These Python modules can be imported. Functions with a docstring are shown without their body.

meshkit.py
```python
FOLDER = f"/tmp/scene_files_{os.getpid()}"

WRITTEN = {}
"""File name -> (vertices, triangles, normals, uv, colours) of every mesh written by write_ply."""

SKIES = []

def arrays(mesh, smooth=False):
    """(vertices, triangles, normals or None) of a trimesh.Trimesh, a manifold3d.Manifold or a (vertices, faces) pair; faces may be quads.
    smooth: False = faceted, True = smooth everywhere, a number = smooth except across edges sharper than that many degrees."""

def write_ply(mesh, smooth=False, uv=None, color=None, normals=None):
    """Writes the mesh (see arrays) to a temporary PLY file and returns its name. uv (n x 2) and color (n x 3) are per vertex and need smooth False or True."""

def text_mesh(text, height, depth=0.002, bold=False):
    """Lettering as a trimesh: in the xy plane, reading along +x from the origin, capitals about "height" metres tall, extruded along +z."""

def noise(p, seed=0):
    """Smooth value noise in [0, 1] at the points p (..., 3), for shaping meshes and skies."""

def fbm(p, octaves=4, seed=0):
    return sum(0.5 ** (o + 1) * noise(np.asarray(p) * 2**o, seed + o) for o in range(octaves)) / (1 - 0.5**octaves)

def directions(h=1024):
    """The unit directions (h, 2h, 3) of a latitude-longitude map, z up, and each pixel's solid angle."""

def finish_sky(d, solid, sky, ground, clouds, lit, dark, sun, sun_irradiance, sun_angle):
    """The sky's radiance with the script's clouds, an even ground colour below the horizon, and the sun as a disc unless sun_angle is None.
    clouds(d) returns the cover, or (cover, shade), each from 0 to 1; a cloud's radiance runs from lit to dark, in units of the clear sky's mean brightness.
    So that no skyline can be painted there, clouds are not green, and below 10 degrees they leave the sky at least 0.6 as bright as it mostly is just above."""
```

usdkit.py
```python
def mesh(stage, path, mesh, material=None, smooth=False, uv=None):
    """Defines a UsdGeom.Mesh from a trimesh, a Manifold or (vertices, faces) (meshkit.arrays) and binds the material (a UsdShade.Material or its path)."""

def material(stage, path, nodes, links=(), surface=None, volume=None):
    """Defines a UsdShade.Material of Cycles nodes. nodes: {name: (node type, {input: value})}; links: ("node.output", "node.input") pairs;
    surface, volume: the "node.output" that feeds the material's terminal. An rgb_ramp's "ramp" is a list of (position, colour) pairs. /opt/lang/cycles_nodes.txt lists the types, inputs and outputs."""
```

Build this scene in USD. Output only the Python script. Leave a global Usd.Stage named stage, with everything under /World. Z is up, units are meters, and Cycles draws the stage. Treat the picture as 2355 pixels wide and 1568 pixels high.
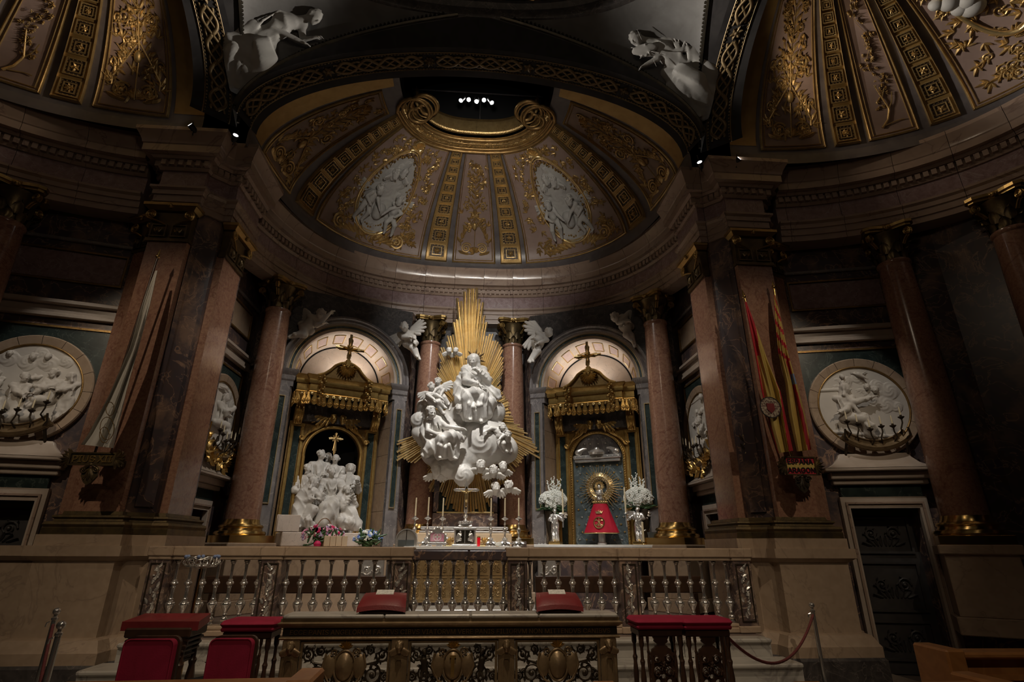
import math, random
import numpy as np, trimesh, shapely.geometry as sg
import usdkit, meshkit
from pxr import Usd, UsdGeom, UsdLux, UsdShade, Sdf, Gf
PI = math.pi
rng = np.random.default_rng(7)
random.seed(7)
stage = Usd.Stage.CreateInMemory()
UsdGeom.SetStageUpAxis(stage, UsdGeom.Tokens.z)
UsdGeom.SetStageMetersPerUnit(stage, 1.0)
world = UsdGeom.Xform.Define(stage, '/World')
stage.SetDefaultPrim(world.GetPrim())

# ------------------------------------------------------------------ camera
F_PX, PITCH, YAW, ROLL, EYE = 1240.0, 20.94, 4.11, 0.236, np.array([0.10, 0.0, 1.5])
_p, _y, _r = (math.radians(a) for a in (PITCH, YAW, ROLL))
FWD = np.array([math.sin(_y) * math.cos(_p), math.cos(_y) * math.cos(_p), math.sin(_p)])
_rt = np.array([math.cos(_y), -math.sin(_y), 0.0]); _up = np.cross(_rt, FWD)
RGT = _rt * math.cos(_r) + _up * math.sin(_r); UPV = _up * math.cos(_r) - _rt * math.sin(_r)
cam = UsdGeom.Camera.Define(stage, '/World/camera')
cam.CreateHorizontalApertureAttr(36.0); cam.CreateVerticalApertureAttr(36.0 * 1568 / 2355)
cam.CreateFocalLengthAttr(36.0 * F_PX / 2355); cam.CreateClippingRangeAttr((0.05, 200.0))
cam.CreateExposureAttr(0.0)
cam.AddTransformOp().Set(Gf.Matrix4d(*RGT, 0, *UPV, 0, *(-FWD), 0, *EYE, 1))

def at(px, py, Y):
    """The point of the plane y = Y that is seen at this pixel of the photograph (used to measure the room)."""
    d = FWD * F_PX + RGT * (px - 1177.5) + UPV * (784 - py)
    return EYE + d * (Y / d[1])

# ------------------------------------------------------------------ lights
WARM, NEUT, COOL = (1.0, .80, .58), (1.0, .92, .82), (1.0, .97, .93)
def spot(name, pos, to, power, cone=30, soft=.5, radius=.06, color=NEUT):
    l = UsdLux.SphereLight.Define(stage, '/World/' + name)
    l.CreateRadiusAttr(radius); l.CreateIntensityAttr(power); l.CreateColorAttr(Gf.Vec3f(*color)); l.CreateNormalizeAttr(True)
    sh = UsdLux.ShapingAPI.Apply(l.GetPrim()); sh.CreateShapingConeAngleAttr(cone); sh.CreateShapingConeSoftnessAttr(soft)
    d = np.asarray(to, float) - pos; d /= np.linalg.norm(d)
    z = -d; x = np.cross([0, 0, 1.0] if abs(z[2]) < .95 else [0, 1.0, 0], z); x /= np.linalg.norm(x); y = np.cross(z, x)
    l.AddTransformOp().Set(Gf.Matrix4d(*x, 0, *y, 0, *z, 0, *map(float, pos), 1))
    return l
K = 1.0
for _i, (_x, _t, _pw) in enumerate(((-.22, (-2.3, 10.0, 2.6), 85), (-.10, (-.3, 10.2, 4.4), 130), (.0, (.1, 10.2, 4.8), 150), (.12, (.0, 9.1, 1.9), 330), (.24, (2.35, 10.0, 2.5), 85))):
    spot(f'oculus_light_{_i}', (_x, 7.32, 8.68), _t, _pw, 20, .7, .05, COOL)
spot('dome_lamp_front', (1.2, 3.2, 8.9), (.1, 10.6, 5.5), 155, 16, .9, .06, COOL)
spot('dome_lamp_left_altar', (.9, 4.2, 8.9), (-2.4, 10.1, 2.5), 260, 8, .6, .05, COOL)
spot('dome_lamp_right_altar', (-.2, 4.2, 8.9), (2.35, 10.2, 2.3), 270, 8, .6, .05, COOL)
spot('dome_lamp_medallion_right', (3.4, 4.2, 8.9), (5.75, 7.35, 3.35), 125, 8, .5, .05, NEUT)
spot('dome_lamp_medallion_left', (-3.4, 4.2, 8.9), (-5.75, 7.35, 3.35), 125, 8, .5, .05, NEUT)
spot('dome_lamp_oval_right', (.2, 6.2, 8.2), (4.05, 8.95, 3.4), 125, 17, .8, .05, NEUT)
spot('dome_lamp_oval_left', (-.2, 6.2, 8.2), (-4.05, 8.95, 3.4), 125, 17, .8, .05, NEUT)
spot('pier_lamp_near_left', (-5.0, .6, 7.2), (-3.8, 7.0, 2.8), 125, 20, .6, .06, WARM)
spot('pier_lamp_near_right', (5.0, .6, 7.2), (3.8, 7.0, 2.8), 115, 20, .6, .06, WARM)
spot('nave_lamp', (0, 2.4, 8.8), (0, 6.6, .8), 270, 28, .8, .08, WARM)
spot('cornice_lamp_left_outer', (-4.45, 6.0, 7.75), (-6.8, 4.0, 8.2), 9, 75, .5, .06, WARM)
spot('cornice_lamp_right_outer', (4.45, 6.0, 7.75), (6.8, 4.0, 8.2), 9, 75, .5, .06, WARM)
spot('cornice_lamp_left_inner', (-3.05, 6.30, 7.66), (5.5, 4.4, 8.7), 900, 14, .9, .05, NEUT)
spot('cornice_lamp_right_inner', (3.05, 6.30, 7.66), (-5.5, 4.4, 8.7), 900, 14, .9, .05, NEUT)
spot('gallery_lamp', (0, 3.6, 5.6), (0, 9.6, 7.9), 210, 25, .9, .12, NEUT)
spot('nave_glow', (0, .5, 7.5), (0, 6, 3), 15, 89, .3, .5, WARM)
for _s in (-1, 1):
    spot('canopy_lamp_' + ('left' if _s < 0 else 'right'), (_s * 2.38 - _s * .10, 10.40, 4.60), (_s * 2.46, 10.5, 5.5), 8, 85, .8, .04, NEUT)
spot('nave_lamp_low', (0, -1.5, 6.5), (.2, 3.4, .8), 70, 40, .8, .1, WARM)

# ------------------------------------------------------------------ mesh helpers: a mesh is (vertices, triangles)
def cat(*ms):
    if len(ms) == 1 and isinstance(ms[0], list): ms = ms[0]
    vs, fs, n = [], [], 0
    for v, f in ms:
        vs.append(v); fs.append(np.asarray(f) + n); n += len(v)
    return np.vstack(vs), np.vstack(fs)
def grid(P, cu=False, cv=False):
    P = np.asarray(P, float); n, m = P.shape[:2]; i = np.arange(n * m).reshape(n, m)
    if cu: i = np.vstack([i, i[:1]])
    if cv: i = np.hstack([i, i[:, :1]])
    a, b, c, d = i[:-1, :-1].ravel(), i[1:, :-1].ravel(), i[1:, 1:].ravel(), i[:-1, 1:].ravel()
    return P.reshape(-1, 3), np.vstack([np.stack([a, b, c], 1), np.stack([a, c, d], 1)])
def mv(m, x=0, y=0, z=0): return m[0] + [x, y, z], m[1]
def mx(m): return m[0] * [-1, 1, 1], m[1][:, ::-1]
def sc(m, x, y=None, z=None): return m[0] * [x, x if y is None else y, x if z is None else z], m[1]
def rz(m, a): c, s = math.cos(a), math.sin(a); return m[0] @ np.array([[c, s, 0], [-s, c, 0], [0, 0, 1]]), m[1]
def rx(m, a): c, s = math.cos(a), math.sin(a); return m[0] @ np.array([[1, 0, 0], [0, c, s], [0, -s, c]]), m[1]
def ry(m, a): c, s = math.cos(a), math.sin(a); return m[0] @ np.array([[c, 0, -s], [0, 1, 0], [s, 0, c]]), m[1]
def fr(m, o, X, Y, Z): return np.asarray(o) + m[0] @ np.array([X, Y, Z], float), m[1]
def uni(v): v = np.asarray(v, float); return v / max(np.linalg.norm(v), 1e-9)
_BOXF = np.array([[0,1,3],[0,3,2],[4,6,7],[4,7,5],[0,4,5],[0,5,1],[2,3,7],[2,7,6],[0,2,6],[0,6,4],[1,5,7],[1,7,3]])
def box(x0, x1, y0, y1, z0, z1):
    return np.array([[x, y, z] for x in (x0, x1) for y in (y0, y1) for z in (z0, z1)], float), _BOXF
def hull(p):
    h = trimesh.convex.convex_hull(np.asarray(p)); return np.array(h.vertices), np.array(h.faces)
def bbox(x0, x1, y0, y1, z0, z1, b=.01):
    """a box with chamfered edges"""
    p = []
    for x, sx in ((x0, b), (x1, -b)):
        for y, sy in ((y0, b), (y1, -b)):
            for z, sz in ((z0, b), (z1, -b)):
                p += [(x + sx, y + sy, z), (x + sx, y, z + sz), (x, y + sy, z + sz)]
    return hull(p)
def lathe(prof, n=24, a0=0, a1=2 * PI):
    p = np.asarray(prof, float); full = abs(a1 - a0 - 2 * PI) < 1e-6
    a = np.linspace(a0, a1, n + (0 if full else 1), endpoint=not full)
    P = np.stack([np.outer(np.cos(a), p[:, 0]), np.outer(np.sin(a), p[:, 0]), np.tile(p[:, 1], (len(a), 1))], -1)
    v, f = grid(P, cu=full)
    return v, f[:, ::-1]
def tube(pts, r, n=8, closed=False):
    p = np.asarray(pts, float); m = len(p); r = np.broadcast_to(np.asarray(r, float), (m,))
    t = np.roll(p, -1, 0) - np.roll(p, 1, 0) if closed else np.gradient(p, axis=0)
    t /= np.maximum(np.linalg.norm(t, axis=1, keepdims=True), 1e-9)
    u = np.zeros_like(p); a = np.cross(t[0], [0, 0, 1.0] if abs(t[0, 2]) < .9 else [1.0, 0, 0]); u[0] = uni(a)
    for i in range(1, m): u[i] = uni(u[i - 1] - t[i] * (u[i - 1] @ t[i]))
    w = np.cross(t, u); A = np.linspace(0, 2 * PI, n, endpoint=False)
    P = p[:, None] + r[:, None, None] * (u[:, None] * np.cos(A)[None, :, None] + w[:, None] * np.sin(A)[None, :, None])
    v, f = grid(P, cu=closed, cv=True)
    if not closed:
        k = len(v); v = np.vstack([v, p[:1], p[-1:]]); i = np.arange(n); j = (i + 1) % n
        f = np.vstack([f, np.stack([i, np.full(n, k), j], 1)[:, ::-1] * 1, np.stack([(m - 1) * n + i, (m - 1) * n + j, np.full(n, k + 1)], 1)[:, ::-1]])
    return v, f
def prism(poly, d):
    """a shapely polygon in x, z extruded from y = 0 to y = -d (towards the viewer)"""
    ms = []
    for g in getattr(poly, 'geoms', [poly]):
        t = trimesh.creation.extrude_polygon(g, d, engine='earcut'); v = np.array(t.vertices)
        ms.append((np.stack([v[:, 0], -v[:, 2], v[:, 1]], 1), np.array(t.faces)))
    return cat(ms)
def ball(c, r, n=1, s=(1, 1, 1)):
    t = trimesh.creation.icosphere(n, 1.0); return np.array(t.vertices) * np.asarray(s) * r + c, np.array(t.faces)
def text(s, h, d=.004, bold=False):
    t = meshkit.text_mesh(s, h, d, bold); v = np.array(t.vertices); v[:, 0] -= (v[:, 0].min() + v[:, 0].max()) / 2
    return np.stack([v[:, 0], -v[:, 2], v[:, 1]], 1), np.array(t.faces)
def miter(path, closed=False):
    """unit left normals of a plan polyline, stretched at its corners so that offsets stay parallel"""
    p = np.asarray(path, float); e = np.roll(p, -1, 0) - p if closed else np.diff(p, axis=0)
    n = np.stack([-e[:, 1], e[:, 0]], 1); n /= np.linalg.norm(n, axis=1, keepdims=True)
    a, b = (np.roll(n, 1, 0), n) if closed else (np.vstack([n[:1], n]), np.vstack([n, n[-1:]]))
    m = a + b; q = np.maximum((m * m).sum(1, keepdims=True), .8)
    return 2 * m / q
def sweep(path, prof, nrm=None, cap=True):
    """profile (offset to the left, z) swept along a plan path"""
    p = np.asarray(path, float); nrm = miter(p) if nrm is None else nrm; q = np.asarray(prof, float)
    xy = p[:, None] + nrm[:, None] * q[None, :, :1]
    P = np.concatenate([xy, np.broadcast_to(q[None, :, 1:], (len(p), len(q), 1))], -1)
    m = grid(P)
    if cap:
        out = [m]
        for i in (0, -1):
            c = P[i].mean(0); k = len(q); out.append((np.vstack([P[i], c[None]]), np.stack([np.arange(k), (np.arange(k) + 1) % k, np.full(k, k)], 1)))
        m = cat(out)
    return m
def resample(path, step):
    p = np.asarray(path, float); s = np.r_[0, np.cumsum(np.linalg.norm(np.diff(p, axis=0), axis=1))]
    n = max(2, int(round(s[-1] / step)) + 1); t = np.linspace(0, s[-1], n)
    return np.stack([np.interp(t, s, p[:, k]) for k in range(p.shape[1])], 1)
def sell(cx, cy, a, b, n, th):
    """superellipse point(s) at angle th"""
    c, s = np.cos(th), np.sin(th); r = (np.abs(c) ** n + np.abs(s) ** n) ** (-1 / n)
    return np.stack([cx + a * r * c, cy + b * r * s], -1)

# ------------------------------------------------------------------ prims
_used = {}
class Node:
    def __init__(s, path, inv=None): s.path, s.inv = path, inv
def _name(parent, name):
    k = (parent, name); i = _used.get(k, 0); _used[k] = i + 1
    return f'{parent}/{name}' + (f'_{i:03d}' if i else '')
def tag(path, label=None, cat_=None, group=None, kind=None):
    p = stage.GetPrimAtPath(path)
    for k, v in (('label', label), ('category', cat_), ('group', group), ('kind', kind)):
        if v: p.SetCustomDataByKey(k, v)
def obj(name, mesh, mat, par=None, s=30, label=None, cat_=None, group=None, kind=None):
    """one Mesh: top-level, or a part of PAR (given in world coordinates)"""
    path = _name(par.path if par else '/World', name)
    v, f = mesh
    if par is not None and par.inv is not None: v = v @ par.inv[:3, :3].T + par.inv[:3, 3]
    usdkit.mesh(stage, path, (np.asarray(v), np.asarray(f)), MAT[mat], smooth=s)
    tag(path, label, cat_, group, kind)
    return Node(path, par.inv if par else None)
def thing(name, label, cat_, loc=(0, 0, 0), a=0.0, group=None, kind=None, local=False):
    """an Xform at the thing's base whose children are its parts; local: the parts are given in its own coordinates"""
    path = _name('/World', name)
    x = UsdGeom.Xform.Define(stage, path)
    x.AddTranslateOp().Set(Gf.Vec3d(*map(float, loc))); x.AddRotateZOp().Set(math.degrees(a)); x.AddScaleOp().Set(Gf.Vec3f(1, 1, 1))
    tag(path, label, cat_, group, kind)
    M = np.eye(4); c, s_ = math.cos(a), math.sin(a); M[:2, :2] = [[c, -s_], [s_, c]]; M[:3, 3] = loc
    return Node(path, None if local else np.linalg.inv(M))
def dup(src, name, loc, a=0.0, label=None, cat_=None, group=None, scale=(1, 1, 1)):
    """another instance of a thing that was built with local=True"""
    path = _name('/World', name)
    x = UsdGeom.Xform.Define(stage, path); x.GetPrim().GetReferences().AddInternalReference(src.path); x.GetPrim().SetInstanceable(True)
    ops = x.GetOrderedXformOps()
    ops[0].Set(Gf.Vec3d(*map(float, loc))); ops[1].Set(math.degrees(a)); ops[2].Set(Gf.Vec3f(*scale))
    tag(path, label, cat_, group)
    return Node(path)

# ------------------------------------------------------------------ materials
MAT = {}
def M(name, c1, c2=None, scale=3.0, rough=.5, metal=0.0, bump=0.0, bscale=30.0, vein=None, vscale=2.0, vw=.03, coat=0.0, sheen=0.0, emit=0.0, space='object', spec=None, detail=6.0, mid=None, lo=.35, hi=.65, alpha=None, trans=0.0, dist=0.4):
    n = {'p': ('principled_bsdf', {'roughness': rough, 'metallic': metal, 'base_color': c1})}; L = []
    if coat: n['p'][1].update(coat_weight=coat, coat_roughness=.08)
    if sheen: n['p'][1].update(sheen_weight=sheen, sheen_roughness=.4, sheen_tint=c1)
    if spec is not None: n['p'][1]['specular_ior_level'] = spec
    if emit: n['p'][1].update(emission_color=c1, emission_strength=emit)
    if trans: n['p'][1]['transmission_weight'] = trans
    if c2 is not None or bump or vein: n['t'] = ('geometry', {}) if space == 'world' else ('texture_coordinate', {})
    src = 't.position' if space == 'world' else 't.object'
    col = None
    if c2 is not None:
        n['n'] = ('noise_texture', {'scale': scale, 'detail': detail, 'roughness': .6, 'distortion': dist}); L.append((src, 'n.vector'))
        ramp = [(lo, c1), (hi, c2)] if mid is None else [(lo, c1), ((lo + hi) / 2, mid), (hi, c2)]
        n['r'] = ('rgb_ramp', {'ramp': ramp}); L.append(('n.fac', 'r.fac')); col = 'r.color'
    if vein is not None:
        n['vn'] = ('noise_texture', {'scale': vscale, 'detail': 5.0, 'roughness': .55, 'distortion': 1.2}); L.append((src, 'vn.vector'))
        n['vr'] = ('rgb_ramp', {'ramp': [(0, (0, 0, 0)), (.5 - vw, (0, 0, 0)), (.5, (1, 1, 1)), (.5 + vw, (0, 0, 0)), (1, (0, 0, 0))]}); L.append(('vn.fac', 'vr.fac'))
        n['vm'] = ('mix_color', {'b': vein, 'a': c1}); L.append(('vr.color', 'vm.fac'))
        if col: L.append((col, 'vm.a'))
        col = 'vm.result'
    if col: L.append((col, 'p.base_color'))
    if bump:
        n['bn'] = ('noise_texture', {'scale': bscale, 'detail': 4.0}); L.append((src, 'bn.vector'))
        n['b'] = ('bump', {'strength': bump, 'distance': .01}); L += [('bn.fac', 'b.height'), ('b.normal', 'p.normal')]
    MAT[name] = usdkit.material(stage, '/World/Looks/' + name, n, L, surface='p.BSDF')
UsdGeom.Scope.Define(stage, '/World/Looks')
M('carrara', (.68, .65, .60), (.60, .57, .525), 4, .45, bump=.03, vein=(.55, .53, .5), vscale=1.2, vw=.012)
M('relief', (.62, .585, .53), (.55, .515, .47), 4, .55, bump=.04)
M('plaster_figure', (.37, .36, .335), (.31, .30, .285), 3, .7, bump=.05)
M('beige', (.42, .315, .225), (.36, .265, .185), 9, .38, bump=.02, bscale=80, vein=(.30, .22, .16), vscale=.9, vw=.01, space='world')
M('cream', (.45, .375, .31), (.39, .32, .26), 5, .35, bump=.02, vein=(.42, .33, .26), vscale=1.0, vw=.012, space='world')
M('entab', (.36, .265, .205), (.31, .225, .175), 6, .25, vein=(.22, .15, .12), vscale=.8, vw=.012, space='world', coat=.3)
M('jasper', (.25, .125, .085), (.36, .205, .135), 26, .22, vein=(.20, .09, .06), vscale=1.4, vw=.012, space='world', coat=.3)
M('frieze', (.22, .14, .135), (.31, .22, .22), 12, .25, space='world', vein=(.36, .29, .28), vscale=2.5, vw=.012)
M('pinkpanel', (.47, .36, .35), (.56, .45, .43), 9, .3, space='world')
M('breccia', (.16, .10, .08), (.30, .21, .155), 5, .28, vein=(.40, .30, .23), vscale=3.2, vw=.022, space='world', mid=(.08, .06, .06))
M('darkpanel', (.09, .06, .055), (.21, .135, .10), 2.2, .3, vein=(.30, .19, .13), vscale=2.6, vw=.02, space='world', mid=(.07, .055, .06))
M('greymarble', (.15, .135, .135), (.23, .21, .20), 5, .3, vein=(.3, .27, .25), vscale=2, vw=.015, space='world')
M('greenmarble', (.018, .028, .027), (.035, .052, .048), 7, .25, vein=(.08, .10, .09), vscale=3, vw=.012, space='world')
M('bluegreen', (.065, .085, .09), (.12, .15, .155), 5, .3, vein=(.22, .26, .26), vscale=2.4, vw=.02, space='world')
M('darkstone', (.045, .04, .04), (.09, .08, .075), 9, .35, space='world', vein=(.15, .13, .12), vscale=3, vw=.015)
M('lunette', (.62, .53, .46), (.55, .46, .39), 5, .4, space='world', vein=(.3, .26, .23), vscale=4, vw=.006)
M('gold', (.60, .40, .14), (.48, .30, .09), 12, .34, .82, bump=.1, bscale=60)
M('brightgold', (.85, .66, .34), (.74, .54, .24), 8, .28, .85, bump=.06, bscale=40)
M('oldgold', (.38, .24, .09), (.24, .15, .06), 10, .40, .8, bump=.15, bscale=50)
M('domegold', (.54, .38, .165), (.40, .27, .11), 9, .42, .7, bump=.15, bscale=60)
M('goldband', (.36, .235, .085), (.28, .175, .06), 5, .42, .6, bump=.06, bscale=30, space='world')
M('mauve', (.26, .185, .155), (.215, .15, .125), 3, .45, bump=.1, bscale=25, space='world')
M('mauvegold', (.24, .165, .115), (.17, .115, .085), 3, .5, bump=.1, bscale=25, space='world')
M('baluster_silver', (.80, .78, .74), (.70, .68, .65), 14, .17, .90, bump=.05, bscale=60)
M('raygold', (.84, .67, .38), (.74, .55, .27), 8, .36, .85)
M('frontal', (.52, .38, .20), (.38, .27, .13), 16, .42, .6, bump=.15, bscale=60)
M('interlace', (.21, .145, .065), (.13, .09, .045), 9, .5, .5, bump=.1)
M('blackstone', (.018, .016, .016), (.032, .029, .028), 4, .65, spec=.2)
M('pend_ground', (.13, .125, .12), (.09, .085, .08), 2.5, .75, bump=.05)
M('slate', (.085, .075, .08), (.13, .115, .115), 4, .35, space='world')
M('cofferground', (.045, .032, .022), (.075, .05, .03), 12, .5, .3)
M('bronzecap', (.10, .075, .045), (.19, .135, .06), 7, .38, .75, bump=.15, bscale=50)
M('capgold', (.50, .34, .13), (.38, .25, .085), 7, .34, .85, bump=.1)
M('brass', (.66, .46, .19), (.56, .37, .13), 5, .22, 1.0)
M('silver', (.80, .78, .74), (.68, .66, .63), 14, .25, .75, bump=.12, bscale=70)
M('chrome', (.66, .65, .63), None, rough=.14, metal=.85)
M('bronze', (.29, .205, .11), (.19, .13, .07), 8, .40, .45, bump=.15, bscale=50)
M('darkbronze', (.06, .045, .028), (.04, .03, .02), 8, .42, .5, bump=.1)
M('iron', (.03, .026, .02), (.06, .05, .035), 8, .4, .8)
M('velvet', (.33, .008, .045), (.25, .004, .03), 6, .8, sheen=.5, bump=.06, bscale=120)
M('mantle', (.62, .012, .045), (.54, .008, .035), 5, .75, sheen=.4, bump=.06, bscale=120)
M('leather', (.22, .03, .032), (.17, .022, .024), 5, .35, bump=.08, bscale=80)
M('darkwood', (.035, .018, .011), (.06, .03, .017), 9, .35, bump=.05)
M('pewwood', (.46, .21, .07), (.36, .15, .046), 5, .35, bump=.04, bscale=40, dist=2.5)
M('doorwood', (.035, .032, .032), (.055, .05, .048), 6, .45, bump=.06)
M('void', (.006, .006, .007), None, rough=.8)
M('white_cloth', (.82, .82, .80), (.76, .76, .74), 9, .8)
M('flag_white', (.60, .575, .52), (.54, .515, .46), 4, .8, bump=.06, bscale=90)
M('flag_red', (.52, .028, .045), (.44, .018, .032), 4, .7, bump=.05, bscale=90)
M('flag_yellow', (.58, .42, .11), (.50, .35, .085), 4, .65, bump=.05, bscale=90)
M('flag_blue', (.22, .30, .52), None, rough=.7)
M('emblem', (.12, .06, .05), (.42, .36, .26), 40, .7, lo=.45, hi=.55)
M('candle', (.80, .70, .48), None, rough=.5)
M('floor', (.44, .36, .29), (.36, .29, .235), 3, .22, vein=(.3, .22, .16), vscale=1.5, vw=.02, space='world')
M('floordark', (.16, .13, .12), (.22, .17, .15), 4, .22, space='world')
M('floorlight', (.55, .50, .44), (.47, .42, .37), 4, .25, space='world', vein=(.42, .32, .25), vscale=2, vw=.02)
M('step', (.44, .415, .375), (.37, .35, .315), 4, .3, vein=(.27, .25, .23), vscale=1.5, vw=.02, space='world')
M('leaf', (.035, .085, .03), (.06, .13, .045), 8, .5)
M('stem', (.06, .12, .04), None, rough=.6)
M('petal_white', (.82, .83, .78), (.74, .76, .70), 12, .7)
M('petal_pink', (.72, .25, .42), (.80, .52, .62), 14, .7)
M('petal_red', (.62, .02, .12), None, rough=.6)
M('petal_blue', (.17, .27, .62), (.26, .38, .70), 14, .7)
M('petal_lilac', (.50, .40, .60), None, rough=.7)
M('card', (.60, .46, .31), (.54, .41, .27), 4, .75)
M('wicker', (.30, .18, .10), (.2, .11, .06), 40, .6)
M('paper', (.72, .72, .68), (.5, .5, .47), 60, .7, lo=.45, hi=.6)
M('redglass', (.75, .01, .02), None, rough=.08, emit=.25)
M('crystal', (.75, .72, .68), (.45, .42, .40), 6, .12, 1.0)
M('rope', (.20, .05, .05), (.13, .03, .03), 30, .8)
M('black', (.012, .012, .013), None, rough=.4)
M('lamp', (1.0, .98, .95), None, emit=25.0)
M('skin', (.50, .33, .13), None, rough=.3, metal=1.0)
M('pane', (.10, .11, .11), None, rough=.05, spec=.6)
# ================================================================== architecture
def pc(th, off=0.0): return sell(0, 6.9, 3.92 - off, 4.13 - off, 2.7, np.asarray(th))            # central exedra, face of the architrave
def ps(th, sx=1, off=0.0):                                                                         # side exedra
    p = sell(4.1, 4.0, 3.9 - off, 3.28 - off, 2.2, np.asarray(th)); p[..., 0] *= sx; return p
PIER = np.array([(4.86, 7.30), (4.66, 7.14), (4.66, 7.02), (4.02, 7.02), (4.02, 7.10), (3.80, 7.32), (3.68, 7.32), (3.68, 8.20)])   # outer -> inner, right pier
ARC = pc(np.radians(np.linspace(19.5, 160.5, 60)))
SIDE = ps(np.radians(np.linspace(-25, 77, 44)))
LEFTN = lambda p: p[::-1] * [-1, 1]

# ---- floor and steps
def paving():
    fl = obj('floor', box(-12, 12, -3, 14, -.2, -.012), 'floordark', label='polished marble floor of the chapel', kind='structure')
    i = 0
    for ix in range(-9, 9):
        for iy in range(7):
            x, y = ix * .62, 3.4 + iy * .62
            if abs(x + .3) > 5.6: continue
            obj('tile', bbox(x + .004, x + .616, y + .004, y + .616, -.03, 0, .004), ('floor', 'floorlight', 'floor', 'floordark')[(ix + 2 * iy) % 4], fl, s=False)
paving()
STEPS = [(0, .19, 5.86, 3.92), (.19, .38, 6.22, 3.62), (.38, .56, 6.58, 3.50)]
for k, (z0, z1, y0, hw) in enumerate(STEPS):
    st = thing('trim', f'{["lowest", "middle", "top"][k]} pale marble step in front of the balustrade', None, (0, y0, z0), kind='structure')
    n = 7; w = 2 * hw / n
    y1 = STEPS[k + 1][2] + .05 if k < 2 else 6.80
    for i in range(n):
        x0 = -hw + i * w
        obj('riser', box(x0 + .003, x0 + w - .003, y0 + .04, y1, z0, z1 - .045), 'step', st, s=False)
        obj('tread', bbox(x0 + .002, x0 + w - .002, y0, y1, z1 - .045, z1, .014), 'step', st, s=False)
obj('floor', box(-3.52, 3.52, 6.79, 11.4, .30, .555), 'floordark', label='raised sanctuary floor behind the balustrade', kind='structure')

# ---- walls
WALL_C = np.array([(3.95, 7.8), (4.08, 8.25), (4.08, 9.92), (3.62, 9.92), (3.50, 9.68), (1.26, 10.72), (1.16, 11.28), (-1.16, 11.28), (-1.26, 10.72), (-3.50, 9.68), (-3.62, 9.92), (-4.08, 9.92), (-4.08, 8.25), (-3.95, 7.8)])
BAY = math.radians(25.0)
def bayframe(sx):
    """origin, along, away, up of the altar bay on side sx (-1 left, 1 right); 'along' always runs left to right"""
    a = -sx * BAY; t = np.array([math.cos(a), math.sin(a), 0]); y = np.array([-math.sin(a), math.cos(a), 0])
    return np.array([sx * 2.38, 10.2, 0]), t, y, np.array([0, 0, 1.0])
def wallstrip(p, q, z0, z1, mat, par, th=.12, name='slab'):
    p, q = np.asarray(p, float), np.asarray(q, float); t = uni(q - p); n = np.array([-t[1], t[0]]); L = np.linalg.norm(q - p)
    return obj(name, fr(box(0, L, -th, 0, z0, z1), [*p, 0], [*t, 0], [*n, 0], [0, 0, 1]), mat, par, s=False)
def holewall(p, q, z0, z1, hole, mat, par, th=.12, name='slab'):
    """upright slab from plan point p to q with an opening (shapely polygon in slab coordinates); room on the left"""
    p, q = np.asarray(p, float), np.asarray(q, float); t = uni(q - p); n = np.array([-t[1], t[0]]); L = np.linalg.norm(q - p)
    m = prism(sg.box(0, z0, L, z1).difference(hole), th); m = mv(m, y=th)
    return obj(name, fr(m, [*p, 0], [*t, 0], [*(-n), 0], [0, 0, 1]), mat, par, s=False)
wc = thing('wall_back', 'dark marble wall of the central exedra', None, (0, 11.28, 0), kind='structure')
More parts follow.
